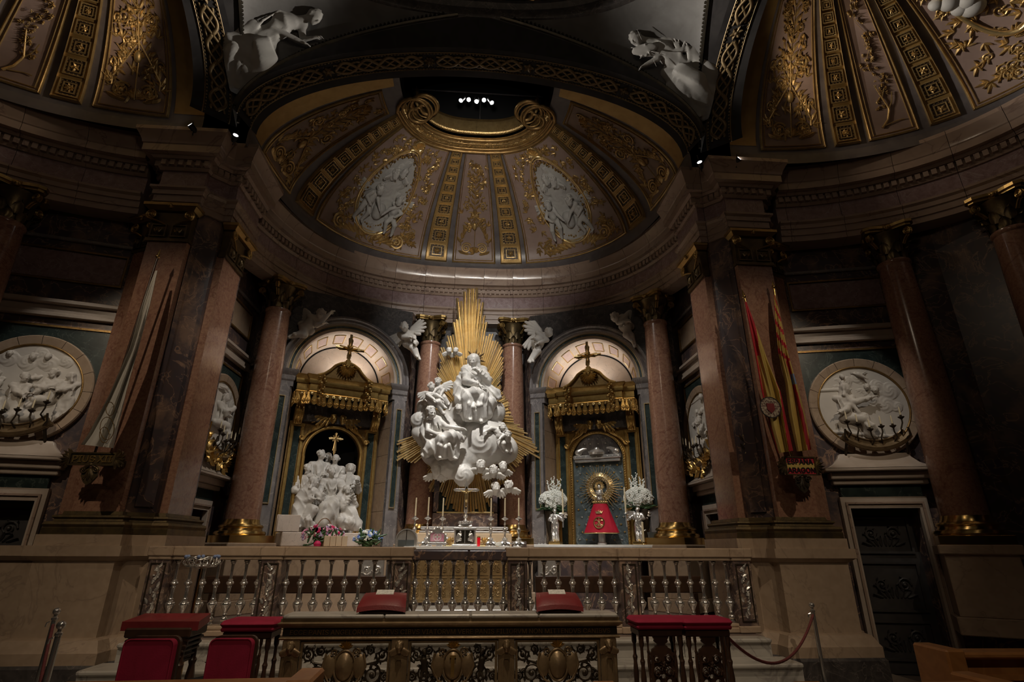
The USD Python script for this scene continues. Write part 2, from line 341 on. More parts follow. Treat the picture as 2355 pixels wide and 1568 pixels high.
for i in range(len(WALL_C) - 1):
    p, q = WALL_C[i], WALL_C[i + 1]; L = np.linalg.norm(q - p)
    if i in (4, 8): continue
    if i in (1, 11):     # side bays with a door each
        y0, y1 = (8.42, 9.18); h = (sg.box(y0 - 8.25, .3, y1 - 8.25, 2.02) if i == 1 else sg.box(9.92 - y1, .3, 9.92 - y0, 2.02))
        holewall(p, q, .3, 6.2, h, 'darkpanel', wc)
    elif i == 6:
        wallstrip(p, q, .5, 6.2, 'darkstone', wc)
    else: wallstrip(p, q, .3, 6.2, 'breccia' if L > .3 else 'greymarble', wc)
for sx in (-1, 1):
    o, t, y, u = bayframe(sx)
    hole = sg.Point(0, 4.55).buffer(.95, 40).union(sg.box(-.95, .3, .95, 4.55))
    obj('arched_slab', fr(mv(prism(sg.box(-1.235, .3, 1.235, 6.2).difference(hole), .14), y=.14), o, t, y, u), 'darkstone', wc, s=False)
# side exedra walls
for sx, nm in ((1, 'wall_right'), (-1, 'wall_left')):
    w = thing(nm, f'curved dark marble wall of the {nm[5:]} exedra', None, (sx * 7, 5, 0), kind='structure')
    pts = np.array([(7.95, 2.0), (8.2, 3.4), (8.15, 4.8), (7.75, 5.9), (7.1, 6.75), (6.55, 7.15), (4.95, 7.56), (4.7, 7.5)]) * [sx, 1]
    for i in range(len(pts) - 1):
        p, q = (pts[i], pts[i + 1]) if sx > 0 else (pts[i + 1], pts[i])
        if i == 5:
            L = np.linalg.norm(q - p); c = L / 2
            holewall(p, q, 0, 6.2, sg.box(c - .44, 0, c + .44, 2.02), 'darkpanel', w)
        else: wallstrip(p, q, 0, 6.2, 'darkpanel' if i > 2 else 'blackstone', w)

# ---- piers
def sweepm(path, prof, sx, **k):
    m = sweep(path, prof, **k); return m if sx > 0 else mx(m)
PROF_BASE = [(.30, 0), (.30, .36), (.26, .37)]
for sx, side in ((-1, 'left'), (1, 'right')):
    pr = thing('corner_pier', f'{side} marble corner pier with red pilasters on a tall beige pedestal', 'pier', (sx * 4.2, 7.3, 0), kind='structure')
    back = [(-.25, 0)]
    core = hull([(x * sx, y, z) for x, y in [(4.62, 7.12), (4.04, 7.12), (3.82, 7.36), (3.78, 8.2), (4.85, 8.2), (4.85, 7.4)] for z in (0, 6.2)])
    obj('core', core, 'darkpanel', pr, s=False)
    obj('plinth', sweepm(PIER, [(-.2, 0), (.27, 0), (.27, .30), (.25, .33), (-.2, .33)], sx), 'darkstone', pr)
    obj('base_moulding', sweepm(PIER, [(-.2, .33), (.25, .33), (.25, .44), (.23, .47), (.19, .55), (.14, .57), (-.2, .57)], sx), 'beige', pr)
    obj('pedestal', sweepm(PIER, [(-.2, .57), (.12, .57), (.12, 1.34), (-.2, 1.34)], sx), 'beige', pr)
    obj('pedestal_cap', sweepm(PIER, [(-.2, 1.34), (.13, 1.34), (.18, 1.38), (.20, 1.39), (.20, 1.50), (-.2, 1.50)], sx), 'beige', pr)
    obj('upper_block', sweepm(PIER, [(-.2, 1.50), (.15, 1.50), (.15, 1.62), (-.2, 1.62)], sx), 'beige', pr)
    obj('pilaster_base', sweepm(PIER, [(-.2, 1.62), (.13, 1.62), (.13, 1.69), (.12, 1.70), (.135, 1.73), (.12, 1.76), (.07, 1.77), (.06, 1.79), (.085, 1.81), (.08, 1.83), (.02, 1.84), (.012, 1.88), (-.2, 1.88)], sx), 'bronzecap', pr)
    if sx < 0:
        EX = [(5.42, 7.40), (5.36, 7.20), (4.70, 7.12)]
        for nm, prof in (('plinth', [(-.2, 0), (.24, 0), (.24, .33), (-.2, .33)]), ('base_moulding', [(-.2, .33), (.23, .33), (.23, .44), (.21, .47), (.17, .55), (.12, .57), (-.2, .57)]), ('pedestal', [(-.2, .57), (.10, .57), (.10, 1.34), (-.2, 1.34)]), ('pedestal_cap', [(-.2, 1.34), (.13, 1.34), (.18, 1.39), (.18, 1.50), (-.2, 1.50)])): obj(nm, sweepm(EX, prof, sx), 'darkstone' if nm == 'plinth' else 'beige', pr)
    # pilaster shafts: front, inner, outer
    obj('front_pilaster', sweepm([(4.62, 7.1), (4.60, 7.02), (4.06, 7.02), (4.05, 7.1)], [(0, 1.86), (0, 5.56), (-.06, 5.56), (-.06, 1.86)], sx), 'jasper', pr, s=False)
    obj('inner_pilaster', sweepm([(3.82, 7.42), (3.71, 7.42), (3.71, 8.02), (3.82, 8.02)], [(0, 1.86), (0, 5.56), (-.06, 5.56), (-.06, 1.86)], sx), 'jasper', pr, s=False)
    obj('outer_pilaster', sweepm([(5.02, 7.62), (5.0, 7.40), (4.72, 7.28), (4.70, 7.4)], [(0, 1.86), (0, 5.56), (-.06, 5.56), (-.06, 1.86)], sx), 'jasper', pr, s=False)
    obj('canted_panel', sweepm([(3.98, 7.16), (3.84, 7.30)], [(.015, 1.95), (.015, 5.5), (-.04, 5.5), (-.04, 1.95)], sx), 'darkpanel', pr, s=False)
    # capitals: a bell with leaf panels, volutes and a moulded abacus
    for nm, (ox, oy), ang, w in (('front', (4.33, 7.02), 0, .56), ('inner', (3.71, 7.72), -PI / 2, .60), ('outer', (4.86, 7.36), .40, .34)):
        X = np.array([math.cos(ang), math.sin(ang), 0]); Y = np.array([-math.sin(ang), math.cos(ang), 0]); O = np.array([ox, oy, 0])
        ff = (lambda m, O=O, X=X, Y=Y: (lambda k: k if sx > 0 else mx(k))(fr(m, O, X, Y, [0, 0, 1])))
        cp = obj('capital', ff(cat(box(-w / 2 - .02, w / 2 + .02, -.03, .08, 5.55, 5.60), hull([(x * w / 2 * k, yy, z) for x in (-1, 1) for k, yy, z in ((.98, -.01, 5.6), (.98, .08, 5.6), (1.02, -.05, 6.0), (1.02, .08, 6.0))]))), 'bronzecap', pr)
        obj('abacus', ff(cat(hull([(x * (w / 2 + e), yy, z) for x in (-1, 1) for e, yy, z in ((.03, -.09, 6.02), (.03, .08, 6.02), (.08, -.14, 6.07), (.08, .08, 6.07))]), box(-w / 2 - .09, w / 2 + .09, -.15, .08, 6.072, 6.115), ball((0, -.14, 6.06), .04, 1))), 'capgold', cp)
        for q in (-1, 1):
            s_ = np.linspace(0, 1, 26); a = s_ * 2.3 * 2 * PI; r = .075 * (1 - .82 * s_)
            pts = np.stack([q * (w / 2 - .02) + q * r * np.cos(a - 1.2), np.full(26, -.09), 5.94 + r * np.sin(a - 1.2)], 1)
            st = np.stack([q * np.linspace(w * .12, w / 2 - .0, 7), np.linspace(-.04, -.09, 7), 5.80 + .07 * np.sin(np.linspace(0, 1.5, 7))], 1)
            obj('volute', ff(cat(tube(pts, .017 * (1 - .4 * s_), 6), tube(st, .016, 6), ball((q * (w / 2 - .02), -.095, 5.94), .024, 1))), 'capgold', cp)
            rw = w * .19
            obj('leaf_panel', ff(mv(prism(sg.box(-rw, 0, rw, .2).difference(sg.box(-rw + .018, .018, rw - .018, .182)), .03), q * w * .25, -.02, 5.61)), 'bronzecap', cp, s=False)
            lf = []
            for k in range(5):
                A = (k - 2) * .35; p0 = np.array([q * w * .25, -.03, 5.63]); p1 = p0 + [math.sin(A) * .08, -.03, .12 * math.cos(A)]
                lf.append(tube([p0, (p0 + p1) / 2 + [0, -.015, 0], p1], [.012, .02, .006], 5))
            obj('leaf', ff(cat(lf)), 'bronzecap', cp)

# ---- entablature, cut into stone blocks
ENT_ARCH = [(-.3, 6.12), (0, 6.12), (0, 6.215), (.022, 6.22), (.022, 6.325), (.045, 6.33), (.045, 6.40), (.08, 6.43), (.08, 6.465), (-.3, 6.465)]
ENT_FRZ = [(-.3, 6.465), (.0, 6.465), (.0, 6.76), (-.3, 6.76)]
ENT_BED = [(-.3, 6.76), (.03, 6.76), (.055, 6.80), (.055, 6.905), (.12, 6.91), (.15, 6.955), (-.3, 6.955)]
ENT_COR = [(-.3, 6.955), (.235, 6.955), (.235, 7.07), (.25, 7.085), (.26, 7.13), (.30, 7.21), (.335, 7.26), (.335, 7.32), (.30, 7.335), (-.3, 7.42)]
SIDE = SIDE[(SIDE[:, 0] > 4.95) | (SIDE[:, 1] < 6.5)]
def blocks(path, par, size=.62, z=0):
    p = np.asarray(path, float); nr = miter(p)
    s = np.r_[0, np.cumsum(np.linalg.norm(np.diff(p, axis=0), axis=1))]
    cuts = [0]
    for i in range(1, len(p)):
        if s[i] - s[cuts[-1]] >= size or i == len(p) - 1: cuts.append(i)
    for (prof, mat, name, off) in ((ENT_ARCH, 'entab', 'architrave_block', 0), (ENT_FRZ, 'frieze', 'frieze_block', 0), (ENT_BED, 'entab', 'bed_block', 0), (ENT_COR, 'entab', 'cornice_block', 0)):
        for a, b in zip(cuts[:-1], cuts[1:]):
            q = p[a:b + 1].copy(); q[0] += uni(q[1] - q[0]) * .003; q[-1] -= uni(q[-1] - q[-2]) * .003
            obj(name, sweep(q, prof, nr[a:b + 1]), mat, par, s=25)
    # dentils
    step = .105
    t = resample(p, .01); ss = np.arange(len(t)) * .01
    for k in np.arange(.06, s[-1] - .05, step):
        i = min(range(len(s) - 1), key=lambda j: 0 if s[j] <= k < s[j + 1] else 1)
        e = uni(p[i + 1] - p[i]); n = np.array([-e[1], e[0]])
        f0 = (k - s[i]) / max(s[i + 1] - s[i], 1e-9); m0 = nr[i] * (1 - f0) + nr[i + 1] * f0
        c = p[i] * (1 - f0) + p[i + 1] * f0 + m0 * .055
        obj('dentil', fr(box(-.033, .033, -.02, .055, 6.81, 6.90), [*c, 0], [*e, 0], [*n, 0], [0, 0, 1]), 'entab', par, s=False)
en = thing('trim', 'curved stone entablature with dentils round the central exedra', None, (0, 11, 6.1), kind='structure')
blocks(ARC, en)
for sx, side in ((1, 'right'), (-1, 'left')):
    en = thing('trim', f'stone entablature breaking forward over the {side} corner pier', None, (sx * 4.2, 7.3, 6.1), kind='structure')
    blocks(PIER if sx > 0 else LEFTN(PIER), en, .3)
    en = thing('trim', f'curved stone entablature with dentils round the {side} exedra', None, (sx * 7, 5.5, 6.1), kind='structure')
    blocks(SIDE if sx > 0 else LEFTN(SIDE), en, .7)

# ---- columns
ENTASIS = [(.262, 1.90), (.258, 2.2), (.255, 2.8), (.250, 3.5), (.240, 4.2), (.226, 4.9), (.212, 5.4), (.206, 5.50), (.222, 5.52), (.228, 5.545), (.222, 5.57), (.20, 5.575)]
BASEP = [(.0, 1.66), (.37, 1.66), (.385, 1.685), (.37, 1.72), (.325, 1.73), (.315, 1.765), (.33, 1.78), (.335, 1.795), (.32, 1.815), (.285, 1.825), (.27, 1.86), (.262, 1.90)]
def spiral(c, r0, turns, a0, sgn=1, n=30, r1=.16): s_ = np.linspace(0, 1, n); a = a0 + sgn * s_ * turns * 2 * PI; r = r0 * (1 - (1 - r1) * s_); return np.stack([c[0] + r * np.cos(a), np.full(n, c[1]), c[2] + r * np.sin(a)], 1)
def column(label, loc, a):
    c = thing('column', label, 'column', loc, a, local=True)
    obj('shaft', lathe(ENTASIS, 40), 'jasper', c)
    b = obj('base', lathe(BASEP, 40), 'brass', c)
    obj('plinth', bbox(-.375, .375, -.375, .375, 1.55, 1.66, .006), 'brass', b, s=False)
    obj('pedestal', cat(bbox(-.40, .40, -.40, .40, .555, .75, .01), bbox(-.36, .36, -.36, .36, .75, 1.45, .008), bbox(-.41, .41, -.41, .41, 1.44, 1.55, .012)), 'beige', c, s=False)
    cp = obj('capital', lathe([(.19, 5.57), (.195, 5.75), (.215, 5.9), (.255, 6.0), (.27, 6.02)], 24), 'bronzecap', c)
    P = [(r * math.cos(k * PI / 16 + PI / 16 * 0), r * math.sin(k * PI / 16)) for k in range(32) for r in [.27 + .17 * abs(math.cos(2 * (k * PI / 16) + PI / 2)) ** 3]]
    ab = sg.Polygon(P)
    m = trimesh.creation.extrude_polygon(ab, .045, engine='earcut'); m2 = trimesh.creation.extrude_polygon(ab.buffer(-.03), .04, engine='earcut')
    obj('abacus', cat(mv((np.array(m.vertices), np.array(m.faces)), z=6.072), mv((np.array(m2.vertices), np.array(m2.faces)), z=6.035)), 'capgold', cp, s=False)
    for row, (zb, h, rr, n0, off) in enumerate(((5.575, .20, .205, 8, 0), (5.66, .26, .215, 8, PI / 8))):
        for k in range(n0):
            s_ = np.linspace(0, 1, 7); w = .062 * np.sin(PI * np.clip(.25 + s_ * .72, 0, 1)) + .004
            rad = rr + .012 + .075 * s_ ** 3; z = zb + h * (s_ - .25 * s_ ** 6)
            L = np.stack([np.stack([rad - .012 * abs(q) , q * w, z - .03 * abs(q) * s_], 1) for q in (-1, -.5, 0, .5, 1)], 0)
            L[2, :, 0] += .014
            g = grid(L); g2 = (g[0] - [.014, 0, 0], g[1][:, ::-1])
            obj('leaf', rz(cat(g, g2), k * 2 * PI / n0 + off), 'bronzecap', cp, s=True)
    for k in range(4):
        for q in (-1, 1):
            pts = spiral((.335, 0, 5.955), .06, 2.2, -1.0, 1, 26); st = np.stack([np.linspace(.235, .335, 8), np.zeros(8), 5.80 + .10 * np.sin(np.linspace(0, 1.5, 8)) - .005], 1)
            m = cat(tube(pts, np.linspace(.016, .009, 26), 6), tube(st, .013, 6))
            m = (m[0] + np.outer(1, [0, q * .016, 0]), m[1]); obj('volute', rz(m, PI / 4 + k * PI / 2), 'capgold', cp)
        obj('fleuron', rz(cat(ball((.30, 0, 6.06), .04, 1), ball((.305, .03, 6.06), .024, 1), ball((.305, -.03, 6.06), .024, 1)), k * PI / 2), 'capgold', cp)
    return c
col = column('red jasper column directly left of the central sculpture group', (-.87, 10.93, 0), 0)
dup(col, 'column', (.90, 10.93, 0), 0, 'red jasper column directly right of the central sculpture group', 'column')
dup(col, 'column', (-3.56, 9.42, 0), .9, 'red jasper column between the left altar niche and the oval medallion', 'column')
dup(col, 'column', (3.56, 9.42, 0), -.9, 'red jasper column between the right altar niche and the oval medallion', 'column')
dup(col, 'column', (6.44, 6.84, 0), -.6, 'shadowy red column with gilt base right of the round medallion', 'column')
dup(col, 'column', (7.38, 5.86, 0), -1.0, 'dim red column at the right edge of the picture', 'column')
dup(col, 'column', (-6.30, 6.74, 0), .6, 'shadowed red column at the left edge above the round medallion', 'column')
# ================================================================== vaults
class Dome:
    def __init__(s, cx, cy, a, b, n, z0, H): s.q = (cx, cy, a, b, n, z0, H)
    def pt(s, th, rho, h=0.0):
        cx, cy, a, b, n, z0, H = s.q; th, rho, h = np.broadcast_arrays(np.asarray(th, float), rho, h)
        def P(t, r):
            p = sell(0, 0, a, b, n, t) * r[..., None]
            return np.concatenate([p + [cx, cy], (z0 + H * np.sqrt(np.clip(1 - r * r, 0, 1)))[..., None]], -1)
        p = P(th, rho); e = 1e-3
        du = P(th + e, rho) - P(th - e, rho); dr = P(th, np.clip(rho + e, 0, 1)) - P(th, rho - e)
        nn = np.cross(du, dr); nn /= np.maximum(np.linalg.norm(nn, axis=-1, keepdims=True), 1e-12)
        c = np.array([cx, cy, z0]); sg_ = np.sign(((c - p) * nn).sum(-1, keepdims=True)); 
        return p + nn * sg_ * h[..., None]
class Panel:
    """maps flat ornament (x across, y height above the vault, z up the vault) on to a wedge of a dome; th0 is its left edge"""
    def __init__(s, D, th0, th1, r0, r1):
        s.D, s.t0, s.t1 = D, math.radians(th0), math.radians(th1); tm = (s.t0 + s.t1) / 2
        r = np.cos(np.linspace(math.acos(min(r0, 1)), math.acos(r1), 200)); p = D.pt(tm, r); s.r = r; s.l = np.r_[0, np.cumsum(np.linalg.norm(np.diff(p, axis=0), axis=1))]; s.L = s.l[-1]
        q = D.pt(np.linspace(s.t0, s.t1, 40), r0); s.W = np.linalg.norm(np.diff(q, axis=0), axis=1).sum()
        q = D.pt(np.linspace(s.t0, s.t1, 40), r1); s.W1 = np.linalg.norm(np.diff(q, axis=0), axis=1).sum()
    def map(s, m):
        v = m[0]; u = v[:, 0] / s.W + .5
        return s.D.pt(s.t0 + (s.t1 - s.t0) * u, np.interp(v[:, 2], s.l, s.r), v[:, 1]), m[1]
    def sheet(s, h, m=0.0, nu=14, nv=24):
        x = np.linspace(-s.W / 2 + m, s.W / 2 - m, nu); z = np.linspace(m, s.L - m, nv); X, Z = np.meshgrid(x, z, indexing='ij')
        P = np.stack([X, np.full_like(X, h), Z], -1); f = s.map(grid(P))
        return f
    def frame(s, m, w, h, n=24):
        """a raised border strip, m in from the edge"""
        out = []
        for a, b, hor in ((m, m + w, 1), (s.L - m - w, s.L - m, 1), (-s.W / 2 + m, -s.W / 2 + m + w, 0), (s.W / 2 - m - w, s.W / 2 - m, 0)):
            t = np.linspace(-s.W / 2 + m, s.W / 2 - m, n) if hor else np.linspace(m, s.L - m, n)
            prof = [(a, 0), (a, h), ((a + b) / 2, h * 1.5), (b, h), (b, 0)]
            P = np.array([[(q, y, k) if not hor else (k, y, q) for q, y in prof] for k in t])
            out.append(grid(P))
        return s.map(cat(out))
    def beads(s, m, r, step):
        out = []; B = trimesh.creation.icosphere(0, 1.0); bv, bf = np.array(B.vertices) * [1, .9, 1], np.array(B.faces)
        for x in (-s.W / 2 + m, s.W / 2 - m):
            for z in np.arange(m, s.L - m, step): out.append((bv * r + [x, 0, z], bf))
        for z in (m, s.L - m):
            for x in np.arange(-s.W / 2 + m, s.W / 2 - m, step): out.append((bv * r + [x, 0, z], bf))
        return s.map(cat(out))
# ---- flat ornament pieces
def leaf(x, z, a, l, w, h=.03):
    t = np.linspace(0, 1, 5); ww = w * np.sin(PI * np.clip(.12 + .88 * t, 0, 1)) ** .8 * .5
    c, s_ = math.cos(a), math.sin(a); P = np.zeros((3, 5, 3))
    for i, q in enumerate((-1, 0, 1)):
        lx, ly = t * l, q * ww
        P[i, :, 0] = x + lx * c - ly * s_; P[i, :, 2] = z + lx * s_ + ly * c; P[i, :, 1] = (.2 * h if q else h) * (.5 + .8 * t) * (1 if q == 0 else 1)
    g = grid(P); b = P.copy(); b[:, :, 1] = -.004; g2 = grid(b[[0, 2]])
    return cat(g, g2)
def scroll(x, z, r, a0, sgn, turns=1.6, w=.02, n=22, leaves=True):
    p = spiral((x, .012, z), r, turns, a0, sgn, n, .2); out = [tube(p, np.linspace(w, w * .6, n), 5), ball((x, .02, z), r * .26, 1, (1, .7, 1))]
    if leaves:
        for i in range(1, n - 8, 2):
            d = p[i] - [x, .012, z]; out.append(leaf(p[i, 0], p[i, 2], math.atan2(d[2], d[0]) + sgn * .9, r * .52, r * .3, .02 + r * .08))
    return cat(out)
def flower(x, z, r, n=6, h=.03):
    out = [leaf(x, z, k * 2 * PI / n + .3, r, r * .7, h) for k in range(n)] + [ball((x, h * .7, z), r * .28, 0)]
    return cat(out)
def stem(pts, r): return tube([(x, .01, z) for x, z in pts], r, 5)
def mirr(ms): return ms + [(m[0] * [-1, 1, 1], m[1][:, ::-1]) for m in ms]
def candelabra(W, L, seed=0, volutes=True):
    """arabesque: paired volutes at the foot, crossing acanthus stems, curls, flowers and a palmette on top"""
    R = random.Random(seed); w = W / 2; o = []
    if volutes:
        o += [scroll(.46 * w, .10 * L, .30 * w, 2.6, -1, 2.0, .05 * w, 34, False), stem([(.16 * w, .10 * L), (.05 * w, .085 * L), (0, .10 * L)], .05 * w)]
        o += [leaf(.3 * w + .1 * w * k, .045 * L + .004 * k, .2 + .1 * k, .36 * w, .17 * w) for k in range(4)]
    o += [stem([(.80 * w, .12 * L), (.82 * w, .17 * L), (.5 * w, .26 * L), (.1 * w, .36 * L), (-.12 * w, .40 * L)], .035 * w)]
    for k in range(9):
        t = k / 8; z = (.15 + .25 * t) * L; x = (.84 - .78 * t) * w; o += [leaf(x, z, 1.0 + .5 * math.sin(k), .38 * w, .15 * w), leaf(x, z, 2.5 - .3 * k, .22 * w, .11 * w)]
    o += [scroll(.56 * w, .50 * L, .27 * w, -2.2, 1, 1.5, .035 * w, 24), stem([(.04 * w, .40 * L), (.2 * w, .43 * L), (.42 * w, .43 * L)], .04 * w)]
    for k in range(8):
        z = (.46 + .05 * k) * L; sp = (.30 + .12 * math.sin(k * 1.3)) * w
        o += [leaf(.05 * w, z, .9, .42 * w, .16 * w), leaf(sp, z + .02 * L, 1.2, .28 * w, .12 * w), leaf(sp + .15 * w, z + .01 * L, .3, .24 * w, .11 * w)]
    o += [scroll(.40 * w, .70 * L, .17 * w, -1.9, 1, 1.3, .03 * w, 18), flower(.62 * w, .80 * L, .15 * w, 5), flower(.34 * w, .88 * L, .13 * w, 5)]
    for k in range(7): o.append(leaf(.05 * w, .06 * L, PI / 2 - .18 * k, .35 * w, .12 * w))
    o = mirr(o)
    o += [stem([(0, .05 * L), (.03 * w, .3 * L), (-.03 * w, .55 * L), (0, .82 * L)], .022 * w), ball((0, .03, .30 * L), .15 * w, 1, (1, .7, 1.5))]
    for k in range(9): a = PI * k / 8; o.append(leaf(0, .30 * L, a, .26 * w, .12 * w)); o.append(leaf(0, .86 * L, a, .36 * w, .10 * w))
    return cat(o)
def vine(W, L, seed=0):
    """a gilded tree whose vine climbs the panel: twisting trunk, ivy leaves and grapes"""
    R = random.Random(seed); w = W / 2; o = []
    tr = [(-.5 * w, .03 * L), (-.1 * w, .07 * L), (.15 * w, .13 * L), (-.05 * w, .20 * L), (-.25 * w, .27 * L)]
    o += [tube([(x, .03, z) for x, z in resample(tr, .05)], np.linspace(.085 * w, .04 * w, len(resample(tr, .05))), 6)]
    o += [tube([(x, .03, z) for x, z in resample(q, .06)], .04 * w, 5) for q in ([(.15 * w, .13 * L), (.45 * w, .17 * L), (.6 * w, .22 * L)], [(-.05 * w, .20 * L), (.25 * w, .25 * L)], [(-.3 * w, .04 * L), (.5 * w, .055 * L), (.8 * w, .05 * L)])]
    zs = np.linspace(.25, .99, 14); cur = [(.35 * w * math.sin(6.5 * z * L / W * .6 + seed), z * L) for z in zs]
    o.append(tube([(x, .015, z) for x, z in cur], .018 * w, 4))
    for k in range(75):
        z = R.uniform(.13, .98); x = .35 * w * math.sin(6.5 * z * L / W * .6 + seed) + R.uniform(-.42, .42) * w; a = R.uniform(0, 6.3)
        for d in (-.9, 0, .9): o.append(leaf(x, z * L, a + d, R.uniform(.14, .21) * w, .13 * w, .035))
    for k in range(7):
        z = R.uniform(.2, .9); x = R.uniform(-.4, .4) * w
        for j in range(9): o.append(ball((x + R.uniform(-.07, .07) * w, .035, z * L + R.uniform(-.10, .05) * w), .035 * w, 0))
    return cat(o)
def laurel(W, L, seed=0, dens=60, hole=None):
    R = random.Random(seed); o = []
    for k in range(dens):
        x, z = R.uniform(-.44, .44) * W, R.uniform(.04, .96) * L
        if hole and hole(x, z): continue
        a = R.uniform(0, 6.3); o += [leaf(x, z, a, .16, .05), leaf(x, z, a + .8, .11, .04), leaf(x, z, a - .8, .11, .04)]
        if k % 3 == 0: o.append(scroll(x, z, R.uniform(.06, .10), a, R.choice((-1, 1)), 1.4, .014, 16, k % 2 == 0))
    return cat(o)
def rosette_m(r, kind):
    o = [ball((0, .012, 0), r * .3, 1, (1, .7, 1))]
    n = (6, 8, 5, 4)[kind % 4]
    for k in range(n): o.append(leaf(0, 0, k * 2 * PI / n + kind, r * .95, r * .62, r * .32)); 
    if kind % 2: o += [leaf(0, 0, k * 2 * PI / n + kind + PI / n, r * .6, r * .4, r * .45) for k in range(n)]
    return cat(o)
def rib(D, par, th0, th1, r0, r1, n, seed=0):
    """a gilded band of square coffers, each with a beaded frame and a rosette"""
    P = Panel(D, th0, th1, r0, r1); obj('coffer_band', P.sheet(.03, 0, 8, 60), 'goldband', par, s=True)
    obj('band_edge', P.frame(0, .018, .045, 50), 'domegold', par)
    # pieces grow smaller upwards: equal spacing scaled with the local width
    z = .04; cells = []; k = 0
    while z < P.L - .08 and k < n:
        w = np.interp(z, [0, P.L], [P.W, P.W1]); c = w * .84; cells.append((z, c, w)); z += c * .94 + .012; k += 1
    fz = (P.L - .05) / z
    for k, (z, c, w) in enumerate(cells):
        z *= fz; c0 = P.W * .36; hz = c * .40 * min(fz, 1.15); o = []
        ring = lambda a, b, h: [grid(np.array([[(q * i, y, s_ * j) for i, j, y in ((a, b, .03), (a, b, h), (a - .016, b - .016, h), (a - .016, b - .016, .03))] for q, s_ in ((-1, -1), (1, -1), (1, 1), (-1, 1), (-1, -1))], float))]
        g = np.array([[(x, .032, y) for y in np.linspace(-hz, hz, 3)] for x in np.linspace(-c0, c0, 3)])
        mm = lambda ms: P.map(mv(cat(ms), 0, 0, z + c * .5))
        cf = obj('coffer', mm([grid(g)]), 'cofferground', par, s=False)
        o = ring(c0, hz, .055) + ring(c0 * .62, hz * .62, .052)
        for q in (-1, 1):
            for t in np.linspace(-.8, .8, 5): o += [ball((q * c0 * .81, .036, t * hz), c0 * .075, 0), ball((t * c0, .036, q * hz * .81), c0 * .075, 0)]
        obj('coffer_frame', mm(o), 'domegold', cf, s=False)
        obj('rosette', mm([mv(rosette_m(min(c0, hz) * .56, k + seed), 0, .036, 0)]), 'domegold', cf)
def ornpanel(D, par, th0, th1, r0, r1, orn, ground='mauve', name='ornament'):
    P = Panel(D, th0, th1, r0, r1)
    pn = obj('panel', P.sheet(.012, .0, 16, 26), ground, par, s=True)
    obj('frame', cat(P.frame(0, .035, .03, 30), P.frame(.062, .018, .026, 30)), 'domegold', pn)
    obj('beading', P.beads(.049, .0085, .024), 'domegold', pn, s=True)
    if orn is not None:
        W, L = P.W - .18, P.L - .18
        m = orn(W, L); obj(name, P.map(mv(m, 0, .014, .09)), 'domegold', pn, s=40)
    return P, pn
def shell(D, t0, t1, r0, r1, nu=70, nv=24, h=-.0):
    T, R = np.meshgrid(np.radians(np.linspace(t0, t1, nu)), np.cos(np.linspace(math.acos(min(r0, 1)), math.acos(r1), nv)), indexing='ij'); return grid(D.pt(T, R, h))
R0 = .9988
# ---- central half-dome
DC = Dome(0, 6.9, 3.5, 3.9, 2.7, 7.42, 1.45)
cd = thing('ceiling', 'gilded half dome with coffered ribs and two oval reliefs over the central exedra', None, (0, 8.5, 7.42), kind='structure')
obj('vault', shell(DC, 0, 180, 1.0, .37), 'slate', cd, s=True)
rib(DC, cd, 107.6, 99.9, R0, .41, 10); rib(DC, cd, 80.1, 72.4, R0, .41, 10, 2)
rib(DC, cd, 154, 147, R0, .42, 12, 1); rib(DC, cd, 33, 26, R0, .42, 12, 3)
ornpanel(DC, cd, 98.0, 82.0, R0, .41, lambda w, l: cat(candelabra(w, l, 3), laurel(w, l, 33, 22)))
PO = []
for sx in (-1, 1):
    t0, t1 = (145.5, 109) if sx < 0 else (71, 34.5)
    P, pn = ornpanel(DC, cd, t0, t1, R0, .42, None)
    cx, cz, ra, rb = sx * .06, P.L * .50, P.W * .235, P.L * .36
    hole = lambda x, z: (x - cx) ** 2 / (ra * 1.22) ** 2 + (z + .09 - cz) ** 2 / (rb * 1.12) ** 2 < 1
    obj('scrollwork', P.map(mv(laurel(P.W - .18, P.L - .18, 5 + sx, 230, hole), 0, .014, .09)), 'domegold', pn, s=40)
    big = [scroll(cx + q * P.W * .27, P.L * .10, .16, 1.5, -q, 1.8, .03, 30) for q in (-1, 1)] + [leaf(cx + q * (.1 + .09 * k), P.L * .075, PI / 2 - q * (.5 + .25 * k), .26, .10, .05) for q in (-1, 1) for k in range(5)]
    obj('acanthus', P.map(mv(cat(big), 0, .014, 0)), 'domegold', pn, s=40)
    A = np.linspace(0, 2 * PI, 56, endpoint=False)
    el = lambda k, h: np.stack([cx + ra * k * np.cos(A), np.full(56, h), cz + rb * (k if k < 1 else 1 + (k - 1) * .7) * np.sin(A)], 1)
    obj('oval_moulding', P.map(cat(tube(el(1.13, .03), .03, 8, True), tube(el(1.04, .025), .018, 6, True))), 'brightgold', pn, s=True)
    R = random.Random(9); gar = []
    for a in np.linspace(0, 2 * PI, 64, endpoint=False):
        for j in range(2):
            k = .93 + R.uniform(-.05, .05); x, z = cx + ra * k * math.cos(a), cz + rb * k * math.sin(a); gar.append(ball((x, .03, z), R.uniform(.02, .034), 1) if j else leaf(x, z, R.uniform(0, 6.3), .085, .055, .04))
    obj('garland', P.map(cat(gar)), 'oldgold', pn)
    sh = [leaf(cx, cz + rb * 1.10, PI / 2 + q * .33, .26, .10, .055) for q in range(-4, 5)] + [scroll(cx + q * .15, cz + rb * 1.13, .06, PI / 2 - q * 1.5, q, 1.4, .018, 18, False) for q in (-1, 1)]
    arc = np.linspace(-.35, PI + .35, 22); sh.append(tube(np.stack([cx + .235 * np.cos(arc), np.full(22, .04), cz + rb * 1.12 + .22 * np.sin(arc)], 1), .026, 6))
    obj('shell_crest', P.map(cat(sh)), 'brightgold', pn)
    PO.append((P, pn, cx, cz, ra, rb))
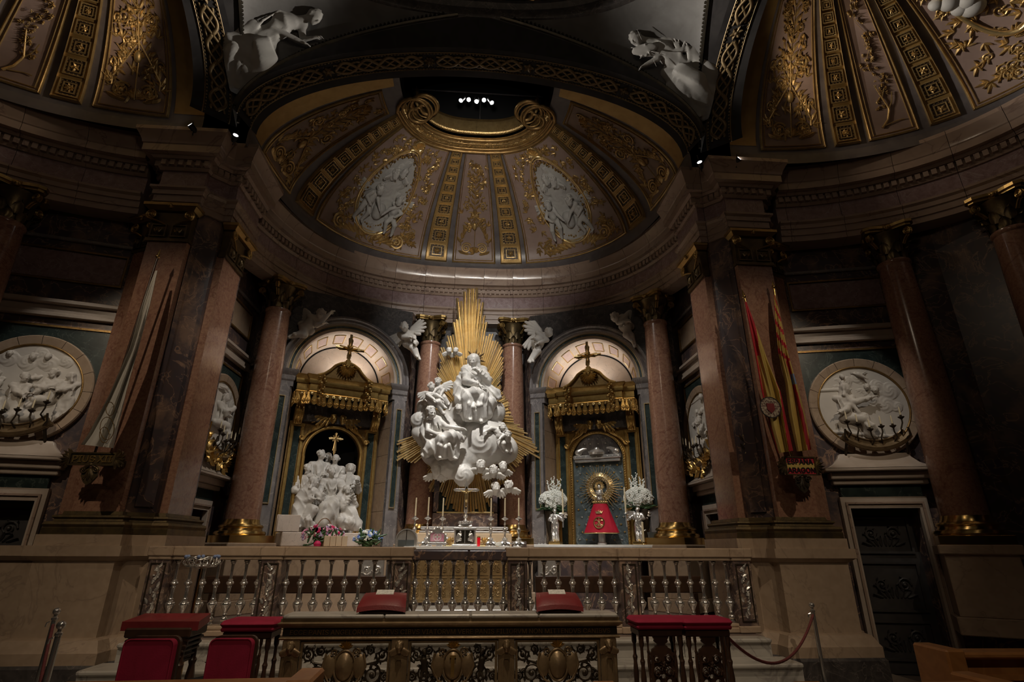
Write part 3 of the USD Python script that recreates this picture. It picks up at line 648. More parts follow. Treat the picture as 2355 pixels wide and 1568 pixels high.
ornpanel(DC, cd, 172.5, 157, R0, .46, lambda w, l: cat(candelabra(w, l, 5), laurel(w, l, 15, 26)), 'mauvegold'); ornpanel(DC, cd, 23, 7.5, R0, .46, lambda w, l: cat(candelabra(w, l, 6), laurel(w, l, 16, 26)), 'mauvegold')
for a, b in ((180, 173.5), (6.5, 0)):
    obj('edge_band', Panel(DC, a, b, .995, .40).sheet(.01, 0, 5, 40), 'goldband', cd, s=True)
a_ = np.radians(np.linspace(0, 180, 70)); q_ = DC.pt(a_, 1.0)
obj('springing_band', grid(np.stack([q_ + [0, 0, .04], q_ - [0, 0, .17]], 1)), 'slate', cd, s=True)
# the opening at the top: scrolled frame, fluted rim, dark lantern
th = np.radians(np.linspace(24, 156, 60))
oc = thing('oculus_frame', 'gilt scroll-ended frame round the lamp opening at the top of the central half dome', 'frame', (0, 8.2, 8.7))
def rimline(rho, h, z=0, curl=True):
    p = DC.pt(th, rho, h); p[:, 2] += z
    if not curl: return p
    e = []
    for end, sgn in ((p[0], -1), (p[-1], 1)):
        s_ = np.linspace(0, 1, 26); a = s_ * 1.3 * 2 * PI; r = .30 * (1 - .78 * s_) * (rho / .38)
        d = uni((p[0] - p[1]) if sgn < 0 else (p[-1] - p[-2])); inw = np.array([float(sgn), 0, 0]); 
        c = end + inw * r[0]
        q = c - inw * (r * np.cos(a))[:, None] + np.array([0, -1.0, 0.16])[None] * (r * np.sin(a))[:, None]
        e.append(q)
    return np.vstack([e[0][::-1], p, e[1]])
obj('outer_moulding', cat(tube(rimline(.42, .05), .035, 7), tube(rimline(.395, .075), .022, 6)), 'oldgold', oc, s=True)
obj('inner_moulding', cat(tube(rimline(.345, .06), .035, 7), tube(rimline(.365, .075), .016, 6)), 'oldgold', oc, s=True)
T_, R_ = np.meshgrid(th, np.linspace(.43, .33, 4), indexing='ij'); obj('band', grid(DC.pt(T_, R_, .055)), 'oldgold', oc, s=True)
PB = Panel(DC, 158, 22, .40, .36); obj('leaf_band', PB.map(mv(cat([leaf(x, z, a + R.uniform(-.4, .4), .085, .05, .035) for x in np.arange(-PB.W / 2, PB.W / 2, .035) for z, a in ((.02, 1.2), (.07, 2.2), (.11, .6))]), 0, .05, 0)), 'domegold', oc)
rm = DC.pt(th, .325, 0); fl = []
obj('rim_wall', grid(np.stack([rm + [0, 0, -.01], rm + [0, 0, .38]], 1)), 'oldgold', oc, s=True)
for i in range(2, 58):
    for f in (0, .5):
        q = rm[i] * (1 - f) + rm[i + 1] * f; fl.append(lathe([(0, .02), (.026, .05), (.026, .29), (0, .33)], 6)[0] + q); fl_f = lathe([(0, .02), (.026, .05), (.026, .29), (0, .33)], 6)[1]
    rm_f = fl_f
obj('flute', cat([(v, rm_f) for v in fl]), 'domegold', oc, kind='stuff')
lan = thing('ceiling', 'black lantern chamber above the lamp opening', None, (0, 8, 9), kind='structure')
obj('chamber', cat(box(-1.35, 1.35, 8.45, 8.55, 8.95, 11.2), box(-1.4, -1.3, 6.9, 8.5, 8.95, 11.2), box(1.3, 1.4, 6.9, 8.5, 8.95, 11.2), box(-1.4, 1.4, 6.72, 8.55, 11.2, 11.3), box(-1.4, 1.4, 6.72, 6.8, 8.95, 11.3)), 'void', lan, s=False)
obj('batten', cat(tube([(-1.3, 8.3, 9.95), (1.3, 8.3, 9.95)], .015, 6), tube([(-1.2, 7.6, 10.3), (1.2, 7.6, 10.3)], .012, 6), tube([(.05, 8.2, 9.2), (.05, 8.2, 9.7)], .008, 5)), 'slate', lan)
# ---- side half-domes
for sx, side in ((1, 'right'), (-1, 'left')):
    DS = Dome(sx * 4.1, 3.9, 3.8, 2.85, 2.3, 7.42, 1.65)
    m = (lambda a: a) if sx > 0 else (lambda a: 180 - a)
    sd = thing('ceiling', f'gilded half dome with coffered ribs over the {side} exedra', None, (sx * 6, 4, 7.42), kind='structure')
    obj('vault', shell(DS, m(-90), m(90), 1.0, .02, 60, 20), 'slate', sd, s=True)
    q_ = DS.pt(np.radians([m(k) for k in np.linspace(-60, 90, 60)]), 1.0); obj('springing_band', grid(np.stack([q_ + [0, 0, .04], q_ - [0, 0, .17]], 1)), 'slate', sd, s=True)
    def two(a, b): return (m(a), m(b)) if sx > 0 else (m(b), m(a))
    rib(DS, sd, *two(65.2, 59.6), R0, .30, 12, 1); rib(DS, sd, *two(45.2, 39), R0, .30, 12, 2)
    ornpanel(DS, sd, *two(82.4, 67.2), R0, .30, lambda w, l: cat(candelabra(w, l, 8), laurel(w, l, 31, 60)), 'mauve')
    ornpanel(DS, sd, *two(57.8, 47.4), R0, .30, lambda w, l: vine(w, l, 2 if sx > 0 else 5), 'mauve')
    P, pn = ornpanel(DS, sd, *two(36.6, 4), R0, .30, lambda w, l: laurel(w, l, 21, 260), 'mauve')
    A = np.linspace(0, 2 * PI, 50, endpoint=False)
    obj('oval_moulding', P.map(tube(np.stack([P.W * .26 * np.cos(A), np.full(50, .04), P.L * .56 + P.L * .33 * np.sin(A)], 1), .045, 8, True)), 'brightgold', pn, s=True)
    obj('cloud', P.map(cat([ball((math.copysign(P.W * (.12 + .03 * k), -sx) + .09 * math.sin(k * 2.2), .05, P.L * (.44 + .03 * (k % 3)) + .03 * k), .17 - .012 * k, 2, (1.1, .8, .8)) for k in range(6)])), 'plaster_figure', pn, s=True)
    e = Panel(DS, *two(90, 83.4), .995, .2); obj('edge_band', e.sheet(.01, 0, 5, 40), 'goldband', sd, s=True)
# ---- transverse arches with interlaced bands
def arch_band(label, I, O, n=48):
    """I(t), O(t): inner and outer edges of the soffit for t in [0, 1]"""
    t = np.linspace(0, 1, n); A, B = I(t), O(t)
    b = thing('trim', label, None, A[n // 2], kind='structure')
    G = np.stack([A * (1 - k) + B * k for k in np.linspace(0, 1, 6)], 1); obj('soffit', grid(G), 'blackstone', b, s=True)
    tn = np.gradient(A, axis=0); tn /= np.linalg.norm(tn, axis=1, keepdims=True); cr = (B - A); W = np.linalg.norm(cr, axis=1).mean(); cr = cr / np.linalg.norm(cr, axis=1, keepdims=True)
    nn = np.cross(tn, cr); ctr = np.array([0, 3.9, 7.2]); nn *= np.sign(((ctr - A) * nn).sum(1, keepdims=True))
    S = np.r_[0, np.cumsum(np.linalg.norm(np.diff(A, axis=0), axis=1))]
    def mp(m):
        v = m[0]; s_ = v[:, 2]; k = v[:, 0] / W + .5
        f = lambda Q: np.stack([np.interp(s_, S, Q[:, j]) for j in range(3)], 1)
        return f(A) * (1 - k[:, None]) + f(B) * k[:, None] + f(nn) * v[:, 1:2], m[1]
    L = S[-1]; c = .04 * W
    for q in (-1, 1):
        obj('beaded_edge', mp(cat([ball((c + q * W * .25, .008, z), .012, 0, (1, .8, 1.6)) for z in np.arange(.05, L - .05, .05)] + [tube([(c + q * W * .285, .006, z) for z in np.linspace(0, L, 60)], .010, 4)])), 'interlace', b)
    per = W * .62; k = 0; z = .12
    while z < L - .12:
        if k % 5 == 4:
            obj('rosette', mp(mv(rosette_m(W * .17, k), c, .012, z + per * .3)), 'interlace', b); z += per * .62
        else:
            zz = np.linspace(0, per, 17); o = []
            for q in (-1, 1): o += [tube([(c + q * W * .17 * math.sin(PI * j / 16 * 1), .016 + .012 * math.cos(PI * j / 8 * q), z + s_ * per / per) for j, s_ in enumerate(zz)], .026, 6), tube([(c + q * W * .15 * math.cos(PI * j / 16), .014, z + s_) for j, s_ in enumerate(zz)], .018, 5)]
            obj('interlace', mp(cat(o)), 'interlace', b, s=True); z += per
        k += 1
    return b
CI = lambda t: np.stack([-3.36 * np.cos(PI * t), np.full_like(t, 6.88), 7.40 + 1.44 * np.sin(PI * t)], 1)
CO = lambda t: np.stack([-3.50 * np.cos(PI * t), np.full_like(t, 6.34), 7.40 + 1.47 * np.sin(PI * t)], 1)
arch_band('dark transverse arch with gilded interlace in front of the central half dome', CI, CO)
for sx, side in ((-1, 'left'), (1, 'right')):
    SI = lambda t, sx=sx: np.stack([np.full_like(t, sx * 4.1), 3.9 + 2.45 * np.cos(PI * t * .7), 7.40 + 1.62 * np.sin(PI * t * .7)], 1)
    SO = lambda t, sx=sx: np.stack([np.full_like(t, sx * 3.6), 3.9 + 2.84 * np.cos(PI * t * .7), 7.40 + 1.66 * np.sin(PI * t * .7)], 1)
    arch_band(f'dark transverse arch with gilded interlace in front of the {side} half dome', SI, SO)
# ---- pendentives and the ring of the main dome
RING = lambda a: np.concatenate([sell(0, 3.8, 3.05, 2.30, 2.6, a), np.full(np.shape(a) + (1,), 9.30)], -1)
PEND = {}
for sx, side in ((-1, 'left'), (1, 'right')):
    def pend(u, v, h=0.0, sx=sx):
        u, v = np.asarray(u, float), np.asarray(v, float); t = u * PI / 2
        A = np.stack([-3.50 * np.cos(t), 6.34 + 0 * t, 7.40 + 1.50 * np.sin(t)], -1); B = np.stack([-3.6 + 0 * t, 3.9 + 2.84 * np.cos(t), 7.40 + 1.70 * np.sin(t)], -1)
        A1 = np.array([0, 6.34, 8.90]); B1 = np.array([-3.6, 3.9, 9.10]); a = PI / 2 + v * PI / 2
        l = lambda p, q: p * (1 - v)[..., None] + q * v[..., None]
        P = l(A, B) + (u ** 2)[..., None] * (RING(a) - l(np.broadcast_to(A1, A.shape), np.broadcast_to(B1, A.shape)))
        P = P + np.asarray(h)[..., None] * uni([.52, -.62, -.58]); P[..., 0] *= -sx
        return P
    PEND[sx] = pend
    U, V_ = np.meshgrid(np.linspace(0, 1, 30), np.linspace(0, 1, 24), indexing='ij')
    pe = thing('ceiling', f'grey plaster pendentive between the central and {side} half domes', None, (sx * 3, 6, 8), kind='structure')
    obj('web', grid(pend(U, V_)), 'pend_ground', pe, s=True)
    us = np.linspace(0, 1, 40); tq = us * PI / 2; E0 = np.stack([sx * 3.5 * np.cos(tq), 6.34 + 0 * tq, 7.40 + 1.47 * np.sin(tq)], 1); E1 = np.stack([sx * 3.6 + 0 * tq, 3.9 + 2.84 * np.cos(tq), 7.40 + 1.66 * np.sin(tq)], 1)
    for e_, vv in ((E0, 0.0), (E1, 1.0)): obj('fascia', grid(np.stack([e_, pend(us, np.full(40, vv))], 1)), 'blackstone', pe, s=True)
    for nm, vv in (('beaded_border', .05), ('beaded_border', .95)):
        us = np.linspace(.03, .98, 70); p = pend(us, np.full(70, vv), np.full(70, .02)); o = [tube(p, .030, 6)]
        p2 = pend(us, np.full(70, vv + (.05 if vv < .5 else -.05)), np.full(70, .03)); o += [ball(q, .024, 0) for q in p2]
        obj(nm, cat(o), 'iron', pe)
dm = thing('ceiling', 'dark ring cornice and drum of the main dome overhead', None, (0, 3.8, 9.3), kind='structure')
ra_ = np.linspace(-.12, PI + .12, 90); rp = RING(ra_)[:, :2]
obj('lower_moulding', sweep(rp, [(-.3, 9.27), (.0, 9.27), (.03, 9.33), (.03, 9.42), (.09, 9.48), (.09, 9.54), (-.3, 9.56)]), 'darkstone', dm)
obj('band', sweep(rp, [(-.06, 9.54), (-.02, 9.56), (-.02, 9.80), (-.3, 9.80)]), 'iron', dm)
obj('bead_course', cat([ball((*(p + n * .06), 9.845), .036, 1) for p, n in zip(resample(rp, .085), miter(resample(rp, .085)))]), 'oldgold', dm, s=True, kind='stuff')
obj('upper_moulding', sweep(rp, [(-.3, 9.80), (.03, 9.80), (.03, 9.81), (.02, 9.88), (.08, 9.90), (.14, 9.98), (.14, 10.05), (-.3, 10.07)]), 'entab', dm)
obj('drum', sweep(rp, [(-.05, 10.05), (-.05, 12.0), (-.2, 12.0), (-.2, 10.05)]), 'darkstone', dm)
for k in range(16):
    q = RING(np.array(.12 + k * (PI - .24) / 15)); n = uni(np.array([0, 3.8, 9.3]) - q * [1, 1, 0] - [0, 0, 9.3]); t = np.cross(n, [0, 0, 1.0])
    st = cat([leaf(0, 0, j * PI / 4 + PI / 2, .16 if j % 2 == 0 else .10, .045, .03) for j in range(8)])
    obj('star', fr(st, [q[0] + n[0] * .0, q[1] + n[1] * .0, 9.67], t, n, [0, 0, 1]), 'oldgold', dm)
# ================================================================== altar bays
def arcsw(prof, a0=0, a1=PI, n=48, cz=4.55):
    """profile of (radius, depth) swept round an arch in the s, z plane of a bay"""
    a = np.linspace(a0, a1, n); P = np.array([[(r * math.cos(k), d, cz + r * math.sin(k)) for r, d in prof] for k in a]); return grid(P)
def rect_frame(x0, x1, z0, z1, w, d, y=0.0):
    return mv(prism(sg.box(x0, z0, x1, z1).difference(sg.box(x0 + w, z0 + w, x1 - w, z1 - w)), d), 0, y, 0)
def star8(r, w, h, n=8, alt=.62):
    return cat([leaf(0, 0, j * 2 * PI / n + PI / 2, r if j % 2 == 0 else r * alt, w, h) for j in range(n)])
def flat(m): return m[0] * [1, -1, 1], m[1][:, ::-1]        # ornament height -> towards the viewer
def sunburst(lens, w, r0=.0, jit=.12, seed=1, d=.012):
    """bundles of tapering gilded rays: (angle, half spread, length, count) each"""
    R = random.Random(seed); o = []
    for a, sp, L, n in lens:
        for k in range(n):
            t = (k + .5) / n * 2 - 1; A = a + t * sp; l = L * (1 - .35 * abs(t)) * (1 - R.random() * jit)
            c, s_ = math.cos(A), math.sin(A); q = w * (1 + R.random() * .4)
            h = [(r0, -q * .5), (r0, q * .5), (l, q * .5), (l, -q * .5)]
            y = -R.uniform(0, d)
            pts = [(x * c - z * s_, yy, x * s_ + z * c) for x, z in h for yy in (y, y - d)] + [(r0 * c, y - 1.8 * d, r0 * s_), ((l) * c, y - 1.7 * d, l * s_)]
            o.append(hull(pts))
    return o
BAYS = {}
for sx, side in ((-1, 'left'), (1, 'right')):
    o, t, y, u = bayframe(sx); ff = lambda m, o=o, t=t, y=y, u=u: fr(m, o, t, y, u); BAYS[sx] = ff
    wn = thing('wall_niche', f'cream vaulted niche of the {side} altar with pink gilt-edged panels in its arch', None, o, kind='structure')
    obj('outer_moulding', ff(arcsw([(1.10, .0), (1.10, -.05), (1.13, -.07), (1.16, -.06), (1.19, -.10), (1.225, -.10), (1.225, .0)])), 'greymarble', wn)
    obj('fascia', ff(arcsw([(1.055, .0), (1.055, -.035), (1.10, -.045)])), 'cream', wn)
    obj('green_band', ff(arcsw([(1.0, -.012), (1.055, -.022)])), 'bluegreen', wn)
    obj('gilt_fillet', ff(cat(arcsw([(1.05, -.015), (1.05, -.042), (1.060, -.042), (1.060, -.015)]), arcsw([(.994, -.0), (.994, -.03), (1.004, -.03), (1.004, -.0)]))), 'brightgold', wn)
    obj('inner_fascia', ff(arcsw([(.948, .0), (.948, -.018), (.996, -.018)])), 'cream', wn)
    obj('intrados', ff(arcsw([(.95, .0), (.80, .56)])), 'lunette', wn, s=True)
    A = np.linspace(0, PI, 40); obj('lunette', ff(prism(sg.Polygon([(0.9 * math.cos(a), 4.55 + .9 * math.sin(a)) for a in A]).union(sg.box(-.9, 1, .9, 4.55)), .02)), 'lunette', wn, s=False) if False else obj('lunette', ff(mv(prism(sg.Polygon([(.82 * math.cos(a), 4.5 + .85 * math.sin(a)) for a in A]), .02), 0, .58, 0)), 'lunette', wn, s=False)
    obj('lunette_joint', ff(arcsw([(.80, .555), (.785, .55), (.785, .556), (.77, .557)], cz=4.55)), 'void', wn)
    for k in range(8):
        a = (k + .5) * PI / 8; a0, a1 = a - .115, a + .115
        f = lambda q, d: .95 - (.15 / .56) * d - q
        G = np.array([[(f(.004, d) * math.cos(b), d, 4.55 + f(.004, d) * math.sin(b)) for d in (.13, .42)] for b in np.linspace(a0, a1, 5)])
        pn = obj('panel', ff(grid(G)), 'pinkpanel', wn, s=True)
        loop = [(b, .13) for b in np.linspace(a0, a1, 6)] + [(a1, d) for d in (.2, .3, .42)] + [(b, .42) for b in np.linspace(a1, a0, 6)[1:]] + [(a0, d) for d in (.3, .2)]
        obj('gilt_edge', ff(tube([(f(.006, d) * math.cos(b), d, 4.55 + f(.006, d) * math.sin(b)) for b, d in loop], .011, 5, True)), 'brightgold', pn)
    # imposts, pilaster strips and splayed side walls of beige blocks
    for q in (-1, 1):
        path = [(1.235, -.0), (.95, 0.0), (.84, .56)]; pa = [(p[0] * q, p[1]) for p in path]; pa = pa if q < 0 else pa
        prof = [(-.05, 4.24), (.02, 4.24), (.02, 4.33), (.04, 4.36), (.045, 4.44), (.09, 4.50), (.10, 4.55), (-.05, 4.55)]
        mm = sweep([(1.235, 0), (.95, 0), (.84, .56)], prof); mm = mx(mm) if q < 0 else mm
        obj('impost', ff(mm), 'greymarble', wn)
        obj('pilaster_strip', ff(box(min(q * .98, q * 1.21), max(q * .98, q * 1.21), -.03, .02, 1.5, 4.24)), 'greymarble', wn, s=False)
        obj('green_strip', ff(box(q * 1.09 - .04, q * 1.09 + .04, -.036, -.02, 2.2, 4.02)), 'greenmarble', wn, s=False)
        obj('gilt_strip', ff(rect_frame(q * 1.09 - .055, q * 1.09 + .055, 2.17, 4.05, .012, .022, -.03)), 'brightgold', wn, s=False)
        z = .56; k = 0
        while z < 4.2:
            z1 = min(z + .52, 4.24)
            P0, P1 = (.95, 0), (.84, .56)
            n_ = 2 if k % 2 else 1
            for i in range(n_):
                a_, b_ = (i / n_ + .003, (i + 1) / n_ - .003); qa = [P0[j] + (P1[j] - P0[j]) * a_ for j in (0, 1)]; qb = [P0[j] + (P1[j] - P0[j]) * b_ for j in (0, 1)]
                h = hull([(q * x, d, zz) for x, d in (qa, qb, (qa[0] + .08, qa[1]), (qb[0] + .08, qb[1])) for zz in (z + .003, z1 - .003)])
                obj('block', ff(h), 'beige', wn, s=False)
            z = z1; k += 1
        # breccia strip beside the column
    # ---- gilded altarpiece with canopy
    al = thing('altarpiece', f'{"left" if sx < 0 else "right"} scallop-canopied gilded altarpiece framing {"the marble apostles" if sx < 0 else "the statuette in red"}', 'altarpiece', o)
    op = sg.box(-.5, 1.5, .5, 3.12).union(sg.Point(0, 3.12).buffer(.5, 32))
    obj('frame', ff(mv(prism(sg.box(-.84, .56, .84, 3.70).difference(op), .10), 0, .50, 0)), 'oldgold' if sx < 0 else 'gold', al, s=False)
    A = np.linspace(-.15, PI + .15, 40); loop = [(.53 * math.cos(a), .385, 3.12 + .53 * math.sin(a)) for a in A]; loop = [(.53, .385, 1.56)] + loop + [(-.53, .385, 1.56)]
    obj('arch_moulding', ff(tube(loop, .032, 8)), 'gold', al, s=True)
    if sx > 0: obj('arch_beading', ff(cat([ball(np.array(p) + [0, -.03, 0], .017, 0) for p in resample(np.array(loop), .045)])), 'capgold', al)
    for q in (-1, 1):
        obj('green_jamb', ff(box(q * .695 - .055, q * .695 + .055, .385, .42, 1.56, 3.60)), 'greenmarble', al, s=False)
        obj('jamb_moulding', ff(cat(*[box(q * x - .02, q * x + .02, .36, .42, 1.56, 3.62) for x in (.60, .79)], box(q * .695 - .12, q * .695 + .12, .355, .42, 3.60, 3.66))), 'gold', al, s=False)
        s_ = np.linspace(0, 1, 18)
        cs = np.stack([np.full(18, q * .72), .36 - .26 * s_ - .06 * np.sin(s_ * 2 * PI), 3.66 + .52 * s_], 1)
        obj('console', ff(cat(tube(cs + [.05, 0, 0], .035, 6), tube(cs - [.05, 0, 0], .035, 6), tube(cs, .05, 6), tube(spiral((0, 0, 0), .06, 1.6, 0, 1, 20)[:, [1, 0, 2]] + [q * .72, .27, 3.72], .026, 6), flat(mv(cat([leaf(q * .72, 3.78, -PI / 2 + .35 * j, .14, .06, .04) for j in (-1, 0, 1)]), 0, -.30, 0)))), 'gold', al)
    obj('back', ff(box(-.80, .80, .30, .42, 3.70, 4.22)), 'darkstone', al, s=False)
    hp = [(.86, .45), (.86, .02), (.64, .02), (.64, -.05), (.47, -.05), (.40, .05)]; path = hp + [(-a, b) for a, b in hp[::-1]]
    path = [(a, b) for a, b in path]
    pn = lambda prof, mat, nm: obj(nm, ff(sweep(path, prof)), mat, al)
    pn([(-.3, 4.20), (-.01, 4.20), (.0, 4.22), (.0, 4.34), (-.3, 4.34)], 'gold', 'canopy_frieze')
    pn([(-.3, 4.34), (.02, 4.34), (.03, 4.38), (.03, 4.42), (.07, 4.47), (.08, 4.50), (-.3, 4.51)], 'gold', 'canopy_cornice')
    pn([(-.04, 4.165), (.0, 4.165), (.02, 4.18), (.0, 4.20), (-.04, 4.20)], 'brightgold', 'canopy_bead')
    hang = resample(np.array(path), .118); nr = miter(hang)
    tear = sg.Polygon([(.030, 0), (.026, -.06), (.046, -.12), (.056, -.17), (.045, -.215), (.02, -.235), (-.02, -.235), (-.045, -.215), (-.056, -.17), (-.046, -.12), (-.026, -.06), (-.030, 0)])
    for k, (p, n) in enumerate(zip(hang, nr)):
        if p[1] > .36: continue
        n = uni([*n, 0]); e = np.array([n[1], -n[0], 0]); e = e if e[0] * 1 > -.3 else -e
        loc = lambda m, p=p, e=e, n=n: ff(fr(m, [*p, 4.175], e, -n, [0, 0, 1]))
        pd = obj('pendant', loc(cat(prism(tear, .022), tube([(x * .86, -.026, z * .97) for x, z in list(tear.exterior.coords)[:-1]], .007, 4, True))), 'gold', al, s=False)
        obj('star', loc(mv(flat(star8(.052, .02, .018)), 0, -.022, -.165)), 'brightgold', pd)
        if k % 1 == 0 and k + 1 < len(hang):
            pm = (p + hang[k + 1]) / 2
            obj('rosette', ff(fr(cat(ball((0, -.012, -.03), .026, 1, (1, .6, 1)), *[ball((.022 * math.cos(j * PI / 3), -.014, -.03 + .022 * math.sin(j * PI / 3)), .010, 0) for j in range(6)]), [*pm, 4.175], e, -n, [0, 0, 1])), 'brightgold', pd)
    og = [(-.52, 4.50), (-.40, 4.55), (-.30, 4.64), (-.22, 4.74), (-.12, 4.80), (-.05, 4.82)]
    obj('crest', ff(mv(prism(sg.Polygon(og + [(-x, z) for x, z in og[::-1]]), .12), 0, .12, 0)), 'oldgold', al, s=False)
    obj('crest_moulding', ff(cat(*[tube([(q * x, -.02, z + .02) for x, z in resample(np.array(og), .04)], .028, 7) for q in (-1, 1)], *[tube(spiral((q * .075, -.03, 4.80), .05, 1.6, PI / 2, q, 20), .018, 6) for q in (-1, 1)], bbox(-.05, .05, -.06, .08, 4.78, 4.90, .015))), 'gold', al)
    obj('shell', ff(mv(flat(cat([leaf(0, 4.76, -PI / 2 + j * .27, .24 - .012 * abs(j), .085, .06) for j in range(-5, 6)] + [ball((0, .03, 4.755), .035, 1)])), 0, .0, 0)), 'gold', al)
    R = random.Random(3 + sx)
    for q in (-1, 1):
        obj('fruit_festoon', ff(cat([ball((q * (.43 + .05 * math.sin(k * 1.7)) + R.uniform(-.02, .02), -.10 + R.uniform(-.03, .02), 4.50 - .038 * k), R.uniform(.024, .042), 1) for k in range(13)] + [mv(flat(leaf(q * .43, 4.5 - .07 * k, R.uniform(-2.5, -.6), .09, .05, .03)), 0, -.08, 0) for k in range(6)])), 'capgold', al)
    so, st_, sy_, su_ = bayframe(sx)
    cr = thing('sunburst_cross', f'gilded cross of rays standing on the {side} canopy', 'cross', o + t * .0 + u * 4.88)
    for k, m in enumerate(sunburst([(PI / 2, .16, .30, 5), (-PI / 2, .20, .26, 5), (0, .18, .29, 5), (PI, .18, .29, 5)], .042, .02, .2, 5)):
        obj('ray', ff(mv(m, 0, -.03, 5.13)), 'brightgold' if k % 3 else 'oldgold', cr, s=False)
    obj('star', ff(mv(flat(star8(.14, .035, .05)), 0, -.05, 5.13)), 'brightgold', cr)
# left: dark recess behind the statues
ffL, ffR = BAYS[-1], BAYS[1]
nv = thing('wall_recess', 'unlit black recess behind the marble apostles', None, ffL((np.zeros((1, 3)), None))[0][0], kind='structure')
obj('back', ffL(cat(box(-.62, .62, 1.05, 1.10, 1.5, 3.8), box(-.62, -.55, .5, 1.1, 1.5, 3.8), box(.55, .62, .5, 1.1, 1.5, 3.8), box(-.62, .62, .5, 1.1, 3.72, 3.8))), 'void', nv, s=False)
cl = thing('sunburst_cross', 'small gilded ray cross floating in the dark arch above the apostles', 'cross', ffL((np.array([[0, .3, 3.4]]), None))[0][0])
for k, m in enumerate(sunburst([(PI / 2, .2, .15, 4), (-PI / 2, .14, .33, 5), (0, .2, .17, 4), (PI, .2, .17, 4), (PI / 4, .1, .10, 2), (3 * PI / 4, .1, .1, 2), (-PI / 4, .1, .1, 2), (-3 * PI / 4, .1, .1, 2)], .017, .01, .2, 8, .008)):
    obj('ray', ffL(mv(m, 0, .30, 3.42)), 'brightgold', cl, s=False)
# right: starry marble dossal, silver shelf and dome
ds = thing('dossal', 'bluish marble panel studded with small metal stars behind the red-robed statuette', 'panel', ffR((np.array([[0, .42, 1.56]]), None))[0][0])
obj('panel', ffR(box(-.50, .50, .46, .52, 1.50, 3.2)), 'bluegreen', ds, s=False)
for i in range(7):
    for j in range(11):
        x, z = -.40 + .8 * i / 6 + (.03 if j % 2 else -.03), 1.64 + 1.36 * j / 10
        if abs(x) < .13 and z < 2.5: continue
        obj('star', ffR(mv(flat(star8(.026, .011, .012)), x, .455, z)), 'brightgold' if (i + j) % 3 else 'silver', ds)
ap = thing('arch_hood', 'dark blue studded semi-dome with a silver shelf above the statuette', 'canopy', ffR((np.array([[0, .4, 3.2]]), None))[0][0])
obj('semi_dome', ffR(mv((lathe([(.48 * math.cos(a), .50 * math.sin(a)) for a in np.linspace(0, PI / 2, 12)], 24, 0, PI)[0] * [1, .35, 1], lathe([(.48 * math.cos(a), .5 * math.sin(a)) for a in np.linspace(0, PI / 2, 12)], 24, 0, PI)[1]), 0, .44, 3.12)), 'greymarble', ap, s=True)
obj('stud', ffR(cat([ball((.42 * math.cos(a) * math.cos(e), .44 + .14 * math.sin(a) * math.cos(e), 3.14 + .45 * math.sin(e)), .018, 1) for e in (.35, .75, 1.1) for a in np.linspace(.5, PI - .5, 5)])), 'silver', ap)
obj('shelf', ffR(cat(bbox(-.47, .47, .33, .47, 3.13, 3.20, .012), bbox(-.45, .45, .36, .47, 3.07, 3.13, .01), *[ball((x, .345, 3.165), .022, 1) for x in np.linspace(-.42, .42, 9)])), 'silver', ap)
obj('urn', ffR(mv(lathe([(0, .0), (.15, .0), (.17, .04), (.13, .09), (.06, .11), (.05, .14), (0, .15)], 20), 0, .38, 3.2)), 'silver', ap)
for q in (-1, 1): obj('side_ornament', ffR(cat(ball((q * .37, .38, 3.26), .065, 1, (1.2, .8, 1.0)), tube([(q * .36, .36, 3.27), (q * .27, .37, 3.32), (q * .20, .38, 3.33)], [.05, .035, .02], 7))), 'silver', ap)

